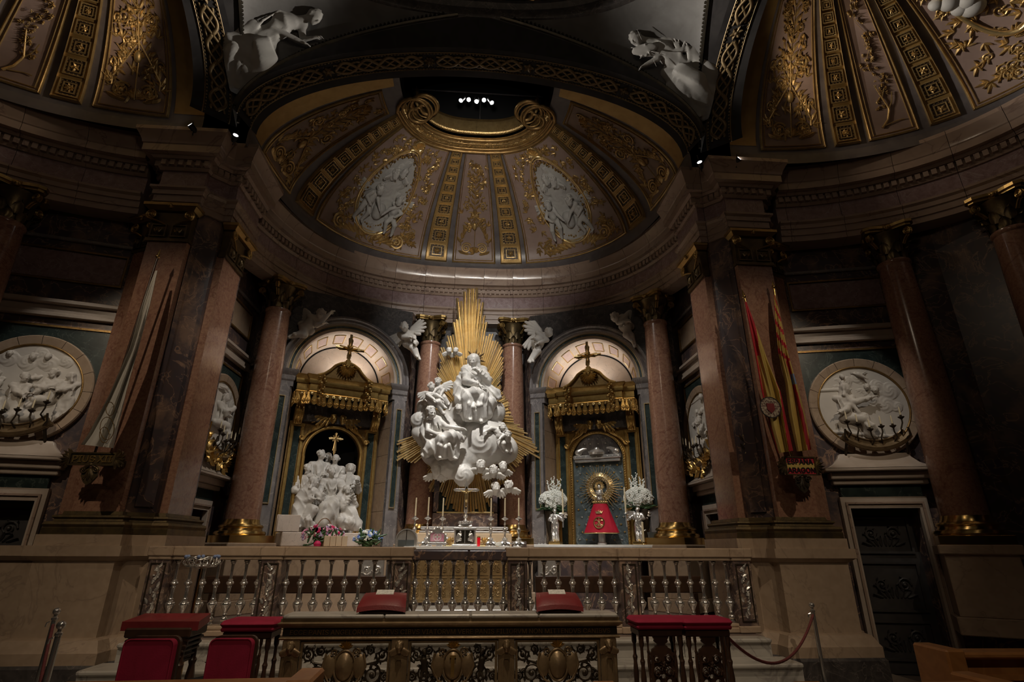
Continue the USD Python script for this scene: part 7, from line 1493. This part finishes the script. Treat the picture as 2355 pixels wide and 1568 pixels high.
# ================================================================== front altar table
ft = thing('altar_table', 'bronze openwork altar table with a white marble top in the foreground', 'altar', (0, 4.8, 0))
Y0 = 4.42
for a, b in ((-1.21, -.50), (-.497, .12), (.123, .62), (.623, 1.21)): obj('top_slab', bbox(a, b, 4.38, 4.62, 1.015, 1.045, .01), 'step', ft, s=False)
pt_ = [(-1.19, 4.66), (-1.19, Y0), (1.19, Y0), (1.19, 4.66)][::-1]
obj('cornice', sweep(pt_, [(-.05, .96), (.02, .96), (.04, .975), (.05, .99), (.03, 1.0), (.03, 1.02), (-.05, 1.02)]), 'bronze', ft)
fz = obj('inscription_band', sweep(pt_, [(-.05, .905), (.012, .905), (.012, .96), (-.05, .96)]), 'darkbronze', ft)
tx = text('ECCE PANIS ANGELORVM FACTVS CIBVS VIATORVM VERE PANIS FILIORVM NON MITTENDVS CANIBVS', .030, .004); w_ = tx[0][:, 0].max() - tx[0][:, 0].min()
obj('lettering', mv(sc(tx, 2.30 / w_, 1, 1), 0, Y0 - .0125, .916), 'oldgold', fz, s=False)
obj('lower_moulding', sweep(pt_, [(-.05, .885), (.025, .885), (.03, .895), (.022, .906), (-.05, .906)]), 'bronze', ft)
obj('upper_rail', bbox(-1.18, 1.18, Y0, Y0 + .05, .865, .890, .006), 'bronze', ft, s=False); obj('lower_rail', bbox(-1.18, 1.18, Y0 - .01, Y0 + .06, .50, .555, .008), 'bronze', ft, s=False)
obj('foot', bbox(-1.22, 1.22, Y0 - .04, 4.70, 0, .12, .012), 'bronze', ft, s=False); obj('lower_panel', box(-1.16, 1.16, Y0 + .01, Y0 + .05, .12, .50), 'bronze', ft, s=False)
for q in (-1, 1): obj('end_panel', bbox(q * 1.17 - .02, q * 1.17 + .02, Y0 + .05, 4.65, .12, .89, .006), 'bronze', ft, s=False)
for k, x in enumerate((-1.13, -.375, .385, 1.13)):
    ps_ = obj('pilaster', cat(bbox(x - .06, x + .06, Y0 - .025, Y0 + .05, .50, .885, .006), mv(prism(sg.Polygon([(-.03, .53), (.03, .53), (.03, .74), (.018, .765), (-.018, .765), (-.03, .74)]).difference(sg.Polygon([(-.022, .538), (.022, .538), (.022, .737), (.014, .757), (-.014, .757), (-.022, .737)])), .008), x, Y0 - .025, 0)), 'bronze', ft, s=False)
    sculpt('cherub_mask', lambda G, x=x: cherub_head(G, (x, -.0, .845), .033, (0, -1, -.1), k, True, (0, 0, 1), .8), (x - .12, -.07, .77), (x + .12, .05, .90), .0058, 'bronze', None, None, lambda m: mv(m, 0, Y0 - .035, 0), ps_)
for k, (a, b) in enumerate(((-1.065, -.44), (-.31, .32), (.45, 1.065))):
    c, w = (a + b) / 2, (b - a) / 2; z0, z1 = .575, .865; zc = (z0 + z1) / 2
    pn = obj('openwork_panel', mv(rect_frame(a, b, z0 - .01, z1 + .01, .016, .03), 0, Y0 + .02, 0), 'bronze', ft, s=False)
    o = []; R = random.Random(k)
    for q in (-1, 1):
        for i, (fx, fz_, r, sg2) in enumerate(((.30, .70, .30, 1), (.62, .30, .40, -1), (.83, .72, .28, 1), (.33, .22, .24, -1), (.90, .25, .2, 1), (.55, .82, .18, -1))):
            o.append(scroll(c + q * fx * w, z0 + fz_ * (z1 - z0), r * .17, R.uniform(0, 6), q * sg2, 1.7, .0085, 24))
        o += [stem([(c + q * .12 * w, z0 + .02), (c + q * .4 * w, zc), (c + q * .7 * w, zc + .02), (c + q * .97 * w, z1 - .03)], .008), stem([(c + q * .1 * w, z0 + .01), (c + q * .5 * w, z0 + .015), (c + q * .96 * w, z0 + .012)], .008)]
    obj('scrollwork', mv(flat(cat(o)), 0, Y0 + .015, 0), 'darkbronze', pn)
    ov = [lathe([(0, .05), (.03, .046), (.055, .03), (.068, .012), (.07, 0)], 28)]; ov = [(np.stack([v[:, 0] * .95, v[:, 2], v[:, 1] * 1.35], 1), f) for v, f in ov]
    cr = obj('cartouche', mv(flat(mv(cat(*ov, tube([(.072 * math.cos(t), .012, .10 * math.sin(t)) for t in np.linspace(0, 2 * PI, 32, endpoint=False)], .009, 6, True), *[m for q in (-1, 1) for m in (ball((q * .105, .012, .0), .06, 1, (.75, .35, 1.35)), scroll(q * .075, .085, .03, 0, q, 1.5, .008, 16, False), tube([(q * .13, .02, .08), (q * .15, .02, .0), (q * .10, .02, -.09), (q * .03, .02, -.125)], .008, 6))]), c, 0, zc - .005)), 0, Y0 + .01, 0), 'bronze', pn)
    obj('shell', mv(flat(cat([leaf(c, zc + .105, PI / 2 + .38 * j, .055, .024, .02) for j in range(-3, 4)])), 0, Y0 + .0, 0), 'gold', cr)
    if k == 1:
        for q in (-1, 1): sculpt('supporter', lambda G, q=q: figure(G, J(pel=(c + q * .20, 0, zc - .02), che=(c + q * .205, -.01, zc + .035), head=(c + q * .205, -.02, zc + .082), sh=((c + q * .205 - .028, 0, zc + .052), (c + q * .205 + .028, 0, zc + .052)), el=((c + q * .205 - .05, -.01, zc + .03), (c + q * .205 + .05, -.01, zc + .03)), ha=((c + q * .15, -.02, zc + .05), (c + q * .17, -.02, zc + .01)), hi=((c + q * .2 - .015, 0, zc - .02), (c + q * .2 + .015, 0, zc - .02)), kn=((c + q * .215, -.015, zc - .075), (c + q * .18, -.01, zc - .075)), an=((c + q * .22, 0, zc - .13), (c + q * .19, 0, zc - .13))), .15, dict(r=.14, f=(-q, -1, 0), hair='curls', seed=3), robe=False), (c + q * .2 - .09, -.06, z0 - .02), (c + q * .2 + .09, .05, z1), .0058, 'darkbronze', None, None, lambda m: mv(m, 0, Y0 + .0, 0), pn)
        obj('pillar_emblem', mv(flat(cat(box(c - .012, c + .012, .04, .056, zc - .07, zc + .05), box(c - .022, c + .022, .04, .056, zc + .05, zc + .065))), 0, Y0 + .01, 0), 'gold', cr, s=False)
for x, l in ((-.525, 'left'), (.78, 'right')):
    ct = thing('lectern_cushion', f'{l} maroon leather lectern pad with a paper note on the altar table', 'cushion', (x, 4.52, 1.052))
    n_ = 16; xs = np.linspace(-.175, .175, n_); ts = np.linspace(0, 1, 7)
    def pad(off): return np.array([[(xx * (1 - .12 * t), -.12 + .20 * t + off * .3, .035 + .085 * t + (.028 * math.sin(PI * t) ** .6 + .0) * (1 - (xx / .19) ** 6) * (1 if off == 0 else 0) + (.018 * (1 - (xx / .175) ** 2) * (1 - t)) + off) for t in ts] for xx in xs])
    T0, T1 = pad(0), pad(-.03)
    edge = lambda A: np.vstack([A[:, 0], A[-1, 1:], A[::-1, -1][1:], A[0, ::-1][1:-1]])
    obj('pad', mv(cat(grid(T0), (grid(T1)[0], grid(T1)[1][:, ::-1]), grid(np.stack([edge(T0), edge(T1)]), False, True)), x, 4.52, 1.052), 'leather', ct, s=50)
    obj('stand', mv(cat(hull([(q * .16, y_, z) for q in (-1, 1) for y_, z in ((-.11, .0), (-.11, .022), (.10, 0), (.10, .09))])), x, 4.52, 1.052), 'darkwood', ct, s=False)
    sl = math.atan2(.085, .2); obj('note', mv(rx(box(-.065, .065, -.035, .035, 0, .002), sl), x + .0, 4.52 + .02, 1.052 + .128), 'paper', ct, s=False)
# ================================================================== kneelers, chairs, stanchions, pews
TC = [(0, 0), (.02, 0), (.022, .02), (.014, .03), (.012, .06), (.02, .10), (.024, .16), (.018, .24), (.011, .30), (.018, .32), (.011, .34), (.010, .42), (.02, .52), (.022, .58), (.014, .66), (.02, .69), (.012, .71), (.012, .78), (.02, .80), (.02, .86), (0, .86)]
def prie():
    t = thing('kneeler', 'carved dark kneeler with a red velvet top left of the altar table', 'kneeler', (-1.52, 4.75, 0), 0, local=True)
    obj('cushion', cat(bbox(-.20, .20, -.16, .14, .935, .985, .022), bbox(-.19, .19, -.15, .13, .91, .94, .01)), 'velvet', t, s=50)
    obj('frame', cat(bbox(-.175, .175, -.13, .11, .86, .91, .008), bbox(-.17, .17, -.125, -.09, .13, .165, .006), bbox(-.17, .17, .08, .11, .13, .165, .006), bbox(-.17, .17, -.125, -.09, .30, .33, .006)), 'darkwood', t, s=False)
    for x in (-.155, .155):
        for y in (-.11, .09): obj('column', mv(lathe(TC, 12), x, y, 0), 'darkwood', t)
    for x in (-.105, .105): obj('slim_column', mv(sc(lathe(TC, 10), .6, .6, .62), x, -.11, .33), 'darkwood', t)
    R = random.Random(2); A = np.linspace(0, 2 * PI, 80, endpoint=False)
    half = [(.0, .345), (.055, .35), (.06, .40), (.03, .43), (.035, .46), (.075, .50), (.095, .56), (.10, .63), (.085, .70), (.10, .74), (.06, .78), (.03, .80), (.055, .83), (.06, .86), (0, .86)]
    rr = resample(np.array(half), .012); rr = [(max(x + .006 * math.sin(i * 1.9), 0), z) for i, (x, z) in enumerate(rr)]
    sp = sg.Polygon(rr + [(-x, z) for x, z in rr[::-1]]).buffer(0); holes = [sg.Point(q * .045, z).buffer(r) for q in (-1, 1) for z, r in ((.55, .022), (.63, .025), (.71, .02))] + [sg.Point(0, .48).buffer(.014), sg.Point(0, .59).buffer(.016)]
    for h in holes: sp = sp.difference(h)
    s_ = obj('splat', mv(prism(sp, .025), 0, -.09, 0), 'darkwood', t, s=False)
    obj('carving', mv(flat(cat([scroll(q * .045, z, .03, z * 9, q, 1.5, .007, 14) for q in (-1, 1) for z in (.53, .62, .71)] + [flower(0, .66, .035, 8, .02)])), 0, -.115, 0), 'darkwood', s_)
    for x in np.linspace(-.10, .10, 4): obj('spindle', mv(sc(lathe(TC, 8), .55, .55, .155), x, -.108, .165), 'darkwood', t)
    obj('kneeling_board', bbox(-.19, .19, -.36, -.12, .12, .17, .012), 'velvet', t, s=False)
    return t
kn = prie()
dup(kn, 'kneeler', (1.60, 4.75, 0), 0, 'carved dark kneeler with a red velvet top directly right of the altar table', 'kneeler')
dup(kn, 'kneeler', (1.965, 4.72, 0), 0, 'carved dark kneeler with a red velvet top, rightmost beside the chrome post', 'kneeler')
k1 = thing('prie_dieu', 'large dark carved prie-dieu with a broad maroon leather desk pad at the left', 'kneeler', (-2.13, 4.7, 0))
xs = np.linspace(-.27, .27, 16); P = np.array([[(-2.13 + x * (1 - .10 * t), 4.58 + .24 * t, .985 + .03 * t - (.022 if abs(x) < .15 and .15 < t < .9 else 0)) for t in np.linspace(0, 1, 8)] for x in xs]); Pb = P - [0, 0, .06]
obj('pad', cat(grid(P), (grid(Pb)[0], grid(Pb)[1][:, ::-1]), grid(np.stack([edge(P), edge(Pb)]), False, True)), 'leather', k1, s=40)
obj('desk', bbox(-2.36, -1.90, 4.56, 4.84, .88, .945, .01), 'darkwood', k1, s=False)
for x in (-2.31, -1.95):
    for y in (4.60, 4.80): obj('leg', mv(sc(lathe(TC, 12), 1.5, 1.5, 1.02), x, y, 0), 'darkwood', k1)
for k in range(5): obj('shelf_moulding', bbox(-2.35 + .01 * k, -1.91 - .01 * k, 4.57, 4.83, .85 - .035 * k, .87 - .035 * k, .006), 'darkwood', k1, s=False)
obj('carved_side', mv(flat(cat([scroll(-2.13 + q * .10, z, .07, z * 7, q, 1.6, .015, 20) for q in (-1, 1) for z in (.25, .45, .65)])), 0, 4.60, 0), 'darkwood', k1)
for x, w, l in ((-1.83, .145, 'crimson velvet chair back at the far left in front of the large prie-dieu'), (-1.345, .125, 'crimson velvet chair back in front of the small left kneeler')):
    ch = thing('chair', l, 'chair', (x, 3.9, 0)); A = np.linspace(0, PI / 2, 6); r = .03
    pl = sg.box(-w, .42, w, .965).buffer(-.035).buffer(.035, 8)
    m = prism(pl, .05); obj('backrest', fr(mv(m, x, 3.93, 0), [0, 0, 0], [1, 0, 0], [0, 1, 0], [0, 0, 1]), 'velvet', ch, s=40)
    obj('piping', mv(tube([(a, -.05, b) for a, b in list(pl.exterior.coords)[:-1]], .006, 5, True), x, 3.93, 0), 'velvet', ch, s=True)
    obj('back_frame', mv(prism(pl.buffer(.012), .03), x, 3.965, 0), 'darkwood', ch, s=False)
    obj('seat', bbox(x - w - .01, x + w + .01, 3.97, 4.30, .40, .46, .02), 'velvet', ch, s=40)
    for a in (-w + .015, w - .015):
        for y in (3.95, 4.27): obj('leg', mv(sc(lathe(TC, 10), .8, .8, .47), x + a, y, 0), 'darkwood', ch)
def stanchion(label, x, y, h):
    t = thing('stanchion', label, 'stanchion', (x, y, 0)); obj('base', mv(lathe([(0, 0), (.15, 0), (.15, .012), (.12, .025), (.03, .04), (0, .04)], 28), x, y, 0), 'chrome', t, s=40)
    obj('pole', mv(lathe([(0, .04), (.022, .04), (.020, h - .09), (.026, h - .085), (.026, h - .07), (.014, h - .06), (.014, h - .045), (0, h - .045)], 16), x, y, 0), 'chrome', t, s=40); obj('ball', ball((x, y, h - .02), .030, 2), 'chrome', t, s=True)
    obj('hook', tube([(x - .03, y, h - .10), (x - .055, y, h - .11), (x - .06, y, h - .14)], .006, 6), 'chrome', t); return np.array([x, y, h - .11])
s1 = stanchion('slender chrome stanchion farther back at the far left by the pedestal', -3.50, 5.55, .98); s2 = stanchion('chrome ball-topped stanchion beside the large prie-dieu at the left', -2.84, 4.62, .98)
s3 = stanchion('chrome stanchion standing before the right pedestal', 3.93, 6.42, .93); s4 = stanchion('chrome stanchion right beside the rightmost kneeler', 2.17, 4.80, .98)
def rope(label, p, q, sag, n=24):
    t = np.linspace(0, 1, n); P = p * (1 - t)[:, None] + q * t[:, None]; P[:, 2] -= sag * 4 * t * (1 - t); obj('rope', tube(P, .013, 7), 'rope', None, True, label, 'rope')
rope('dark red rope sagging between the two left stanchions', s1, s2, .38); rope('dark rope hanging between the right stanchions', s3, s4, .34)
# lantern pole and leaning board
lp = thing('processional_staff', 'thin brass pole with an openwork jewelled crown ring between the left kneelers', 'staff', (-2.22, 5.25, 0))
obj('pole', mv(lathe([(0, 0), (.12, 0), (.12, .015), (.016, .03), (.013, .85), (.028, .86), (.028, .88), (.012, .89), (.012, 1.33), (0, 1.33)], 14), -2.22, 5.25, 0), 'brass', lp)
A = np.linspace(0, 2 * PI, 32, endpoint=False)
cwn = obj('crown', mv(cat(tube([(.115 * math.cos(a), .115 * math.sin(a), 1.34) for a in A], .009, 6, True), tube([(.13 * math.cos(a), .13 * math.sin(a), 1.40 + .012 * math.sin(6 * a)) for a in A], .008, 6, True), *[tube([(.115 * math.cos(a), .115 * math.sin(a), 1.34), (.145 * math.cos(a + .1), .145 * math.sin(a + .1), 1.37), (.13 * math.cos(a + .2), .13 * math.sin(a + .2), 1.41)], .006, 5) for a in A[::2]], *[tube([(0, 0, 1.32), (.115 * math.cos(a), .115 * math.sin(a), 1.34)], .006, 5) for a in A[::8]]), -2.22, 5.25, 0), 'silver', lp, s=True)
obj('disc', mv(lathe([(0, 1.33), (.10, 1.335), (.10, 1.35), (0, 1.36)], 24), -2.22, 5.25, 0), 'silver', cwn)
for a in A[::5]: obj('jewel', ball((-2.22 + .135 * math.cos(a), 5.25 + .135 * math.sin(a), 1.415), .016, 1), 'flag_blue', cwn, s=True)
bd = thing('sign', 'dark tilted signboard on the floor between the two left chairs', 'sign', (-1.72, 4.3, 0)); obj('board', hull([(-1.72 + x, 4.2 + y, z) for x, y, z in ((-.14, 0, .50), (.12, 0, .56), (-.10, .12, .66), (.14, .12, .70), (-.14, .02, .49), (.12, .02, .55), (-.10, .14, .65), (.14, .14, .69))]), 'black', bd, s=False); obj('foot', bbox(-1.74, -1.70, 4.24, 4.30, 0, .56, .005), 'iron', bd, s=False)
b2 = thing('sign', 'small clear plastic notice stand at the foot of the right kneelers', 'sign', (1.62, 4.1, 0)); obj('sheet', hull([(1.50 + x, 4.1 + y, z) for x, y, z in ((0, 0, .40), (.16, 0, .38), (0, .05, .62), (.14, .05, .60), (0, .006, .40), (.16, .006, .38), (0, .056, .62), (.14, .056, .60))]), 'pane', b2, s=False); obj('foot', bbox(1.54, 1.60, 4.1, 4.16, 0, .40, .005), 'iron', b2, s=False)
def pew(label, p, q, z=.95, posts=(0, 1)):
    p, q = np.array([*p, 0.0]), np.array([*q, 0.0]); t = uni(q - p); n = np.array([-t[1], t[0], 0]); L = np.linalg.norm(q - p); c = thing('pew', label, 'pew', (p + q) / 2); ff = lambda m: fr(m, p, t, n, [0, 0, 1])
    obj('top_rail', ff(bbox(0, L, -.06, .10, z - .03, z + .008, .012)), 'pewwood', c, s=False); obj('back', ff(bbox(.03, L - .03, -.0, .04, .12, z - .03, .006)), 'pewwood', c, s=False)
    for e in posts: x = 0 if e == 0 else L - .1; obj('end_post', ff(bbox(x - .01, x + .11, -.09, .20, 0, z + .028, .012)), 'pewwood', c, s=False)
    for k in range(max(1, int(L / .8))):
        w = L / max(1, int(L / .8)); obj('panel_frame', ff(mv(rect_frame(w * k + .12, w * (k + 1) - .12, .30, z - .12, .03, .012), 0, 0, 0)), 'pewwood', c, s=False)
    obj('shelf', ff(bbox(.05, L - .05, -.28, .0, .42, .45, .008)), 'pewwood', c, s=False)
pew('brown wooden pew back cut by the lower left edge of the picture', (-1.72, 2.90), (-.60, 2.94), .913, (1,))
pew('long brown wooden pew back along the lower right edge of the picture', (.72, 2.78), (2.75, 2.90), .873, (0, 1))
pew('brown wooden pew corner at the right in front of the dark door', (3.02, 3.62), (5.0, 3.55), .90, (0,))
obj('post', cat(bbox(1.66, 1.80, 2.76, 2.90, .85, .905, .01)), 'pewwood', label='square wooden block on the long right pew rail', cat_='block')
# ================================================================== flags and plaques
def flag(name, label, tip, base, left, right, Y, cols, seed, fold=.06):
    """cols(u, t) -> material index; rows of the cloth run between the left and right edge curves"""
    t_ = thing(name, label, 'flag', at(*base, Y)); P0, P1 = at(*base, Y + .08), at(*tip, Y - .02)
    obj('pole', tube([P0, P1], .014, 8), 'darkwood' if seed == 1 else 'brass', t_, s=True); d = uni(P1 - P0)
    obj('finial', cat(ball(P1, .028, 1, (1, 1, 1.1)), tube([P1, P1 + d * .03, P1 + d * .11], [.012, .02, .002], 8)), 'brass', t_)
    n, m = 60, 34; l, r = resample(np.array(left, float), 1.0), resample(np.array(right, float), 1.0)
    li = np.stack([np.interp(np.linspace(0, 1, n), np.linspace(0, 1, len(l)), l[:, k]) for k in (0, 1)], 1); ri = np.stack([np.interp(np.linspace(0, 1, n), np.linspace(0, 1, len(r)), r[:, k]) for k in (0, 1)], 1)
    G = np.zeros((n, m, 3))
    for i in range(n):
        for j in range(m):
            u, t = j / (m - 1), i / (n - 1); q = li[i] * (1 - u) + ri[i] * u
            G[i, j] = at(q[0], q[1], Y - .04 - fold * (.25 + t) * (math.sin(u * (7 + 6 * t) + seed + 2.2 * t) + .45 * math.sin(u * 19 + 3 * t + seed)) * min(1, 3 * t + .15) - .10 * t)
    idx = np.arange(n * m).reshape(n, m); V = G.reshape(-1, 3); by = {}
    for i in range(n - 1):
        for j in range(m - 1):
            by.setdefault(cols((j + .5) / (m - 1), (i + .5) / (n - 1)), []).append((idx[i, j], idx[i + 1, j], idx[i + 1, j + 1], idx[i, j + 1]))
    nn = np.array([0, .006, 0])
    for mat, fs in by.items():
        f = np.array(fs); u_, inv = np.unique(f, return_inverse=True); inv = inv.reshape(f.shape); v = V[u_]
        tri = np.vstack([inv[:, [0, 1, 2]], inv[:, [0, 2, 3]]]); obj('cloth', cat((v, tri), (v + nn, tri[:, ::-1])), mat, t_, s=True)
    return t_
fw = flag('flag', 'white flag furled on a pole against the left pier', (363, 590), (214, 1055), [(357, 622), (330, 690), (298, 800), (250, 910), (205, 995), (186, 1022)], [(362, 622), (345, 700), (318, 800), (290, 900), (272, 980), (260, 1030)], 6.72, lambda u, t: 'flag_white', 1, .05)
for px, py, r in ((246, 985, 20), (240, 1000, 14), (253, 940, 12)): obj('embroidery', tube([at(px + r * .8 * math.cos(a), py + r * 1.3 * math.sin(a), 6.50) for a in np.linspace(0, 2 * PI, 20, endpoint=False)], .004, 4, True), 'oldgold', fw)
fs_ = flag('flag', 'red and yellow flag with a round coat of arms on the right pier', (1711, 682), (1822, 1055), [(1713, 694), (1722, 740), (1738, 820), (1752, 900), (1772, 985), (1790, 1042)], [(1717, 694), (1742, 760), (1766, 830), (1795, 900), (1812, 980), (1824, 1036)], 6.74, lambda u, t: 'flag_red' if u < .16 - .12 * t or u + .0 > (1.15 - .55 * max(0, t - .25)) or (t < .36 and u < 1.5 - 3.2 * t) else 'flag_yellow', 2, .05)
c_ = at(1771, 937, 6.55); ed = obj('coat_of_arms', fr(mv(prism(sg.Point(0, 0).buffer(.135, 24), .012), 0, 0, 0), c_, [1, 0, 0], [0, 1, 0], [0, 0, 1]), 'emblem', fs_, s=False)
obj('emblem_rim', tube([c_ + [.135 * math.cos(a), -.012, .135 * math.sin(a)] for a in np.linspace(0, 2 * PI, 30, endpoint=False)], .007, 5, True), 'black', ed)
obj('shield', mv(fr(prism(sg.Polygon([(-.05, .05), (.05, .05), (.05, -.03), (0, -.08), (-.05, -.03)]), .01), c_, [1, 0, 0], [0, 1, 0], [0, 0, 1]), 0, -.012, 0), 'leather', ed, s=False)
fa_ = flag('flag', 'yellow flag with red bars furled beside the red and yellow one', (1779, 660), (1845, 1055), [(1780, 678), (1783, 740), (1790, 810), (1806, 880), (1815, 955), (1833, 1038)], [(1783, 678), (1796, 735), (1812, 810), (1832, 880), (1852, 955), (1866, 1034)], 6.90, lambda u, t: ('flag_blue' if .50 < t < .60 and u > .62 and t < .57 else 'flag_red' if (t < .42 and (t * 11 - u * .9) % 1.0 > .62) or (t >= .42 and (.55 + .35 * (t - .42)) < u < (.80 + .3 * (t - .42))) else 'flag_yellow'), 3, .05)
def plaque(label, px, py, Y, w, h, lines, mats, seed, lh):
    c = at(px, py, Y); t = thing('plaque', label, 'plaque', c); o = lambda m: mv(m, *c)
    if len(mats) == 1: obj('panel', o(bbox(-w, w, -.03, .03, -h, h, .008)), mats[0], t, s=False)
    else:
        hh = 2 * h / len(mats)
        for k, m in enumerate(mats): obj('band', o(box(-w, w, -.03, .03, h - hh * (k + 1), h - hh * k)), m, t, s=False)
    obj('bracket', o(box(-w * .5, w * .5, .02, 7.03 - c[1], -h * .6, h * .6)), 'bronzecap', t, s=False)
    obj('rim', o(mv(rect_frame(-w - .012, w + .012, -h - .012, h + .012, .016, .02), 0, -.025, 0)), 'bronzecap', t, s=False)
    for k, s_ in enumerate(lines): obj('lettering', o(mv(text(s_, lh, .008, True), 0, -.031, h - (k + 1) * (2 * h / len(lines)) + (2 * h / len(lines) - lh) / 2)), 'capgold' if len(mats) == 1 else 'black', t, s=False)
    for q in (-1, 1): obj('shell', o(mv(flat(cat([leaf(q * w, 0, (0 if q > 0 else PI) + .42 * j, .12, .05, .035) for j in range(-3, 4)])), 0, -.02, 0)), 'bronzecap', t)
    obj('arms', o(cat(mv(prism(sg.Polygon([(-.08, .0), (.08, 0), (.085, -.10), (.04, -.17), (0, -.20), (-.04, -.17), (-.085, -.10)]), .03), 0, .01, -h - .03), mv(flat(cat([scroll(q_ * .07, -h - .06, .04, 0, q_, 1.5, .01, 16, False) for q_ in (-1, 1)] + [leaf(0, -h - .05, -PI / 2 + .4 * j, .13, .04, .02) for j in (-1, 0, 1)])), 0, -.02, 0), tube([(-.09, -.02, -h - .05), (.0, -.03, -h - .0), (.09, -.02, -h - .05)], .018, 6))), 'bronzecap' if len(mats) == 1 else 'darkbronze', t)
    return t
plaque('dark bronze plaque reading PIUS XII with shell ends under the white flag', 217, 1056, 6.62, .24, .062, ['PIUS XII'], ['bronzecap'], 1, .075)
plaque('red and yellow plaque reading ESPAÑA ARAGON under the right flags', 1838, 1072, 6.70, .19, .105, ['ESPAÑA', 'ARAGON'], ['flag_red', 'flag_yellow', 'flag_red'], 2, .062)
ep = thing('sprig', 'little bronze laurel sprig fixed on the right inner pilaster', 'ornament', at(1695, 1150, 7.0))
for k in range(5): obj('sprig_leaf', mv(flat(leaf(0, .06 * k, PI / 2 + (.6 if k % 2 else -.6), .10, .03, .01)), 3.86, 7.255, 2.72), 'bronzecap', ep)
# ================================================================== lamps
LAMPS = [(1060, 231, 7.35), (1078, 229, 7.42), (1096, 233, 7.3), (1113, 230, 7.42), (1131, 236, 7.35)]
for k, (px, py, Y) in enumerate(LAMPS):
    c = at(px, py, Y); d = uni([(k - 2) * .16, -.55 if k % 2 else -.3, -.8]); l = thing('spotlight', ['leftmost', 'second', 'middle', 'fourth', 'rightmost'][k] + ' of five bright round spotlights in the ceiling opening', 'spotlight', c, 0, 'spotlights in the ceiling opening')
    x_ = uni(np.cross(d, [0, 1, 0.0])); y_ = np.cross(d, x_); q = lambda m: fr(m, c, x_, y_, d)
    obj('housing', q(lathe([(0, -.16), (.03, -.16), (.036, -.12), (.043, 0.0), (.041, .006), (.038, -.01), (.03, -.05), (0, -.06)], 18)), 'black', l); obj('lens', q(lathe([(0, .004), (.036, .004)], 20)), 'lamp', l, s=False)
for px, py, Y, d, sd in ((437, 287, 6.62, (-.45, -.8, .4), 'outer lamp on the left pier cornice'), (542, 311, 6.75, (.55, -.75, .35), 'inner lamp on the left pier cornice'), (1609, 373, 6.75, (-.55, -.75, .35), 'inner lamp on the right pier cornice'), (1700, 364, 6.68, (.45, -.8, .4), 'outer lamp on the right pier cornice')):
    c = at(px, py, Y); d = uni(d); l = thing('spotlight', 'small bright ' + sd, 'spotlight', c); x_ = uni(np.cross(d, [0, 0, 1.0])); y_ = np.cross(d, x_); q = lambda m: fr(m, c, x_, y_, d)
    obj('housing', q(lathe([(0, -.12), (.025, -.12), (.04, -.08), (.045, 0.0), (.042, .005), (.038, -.01), (0, -.04)], 16)), 'black', l); obj('lens', q(lathe([(0, .002), (.036, .002)], 18)), 'lamp', l, s=False); obj('bracket', tube([c - d * .08, c - d * .08 - [0, 0, .10], [c[0], c[1] + .05, 7.40]], .008, 6), 'black', l)
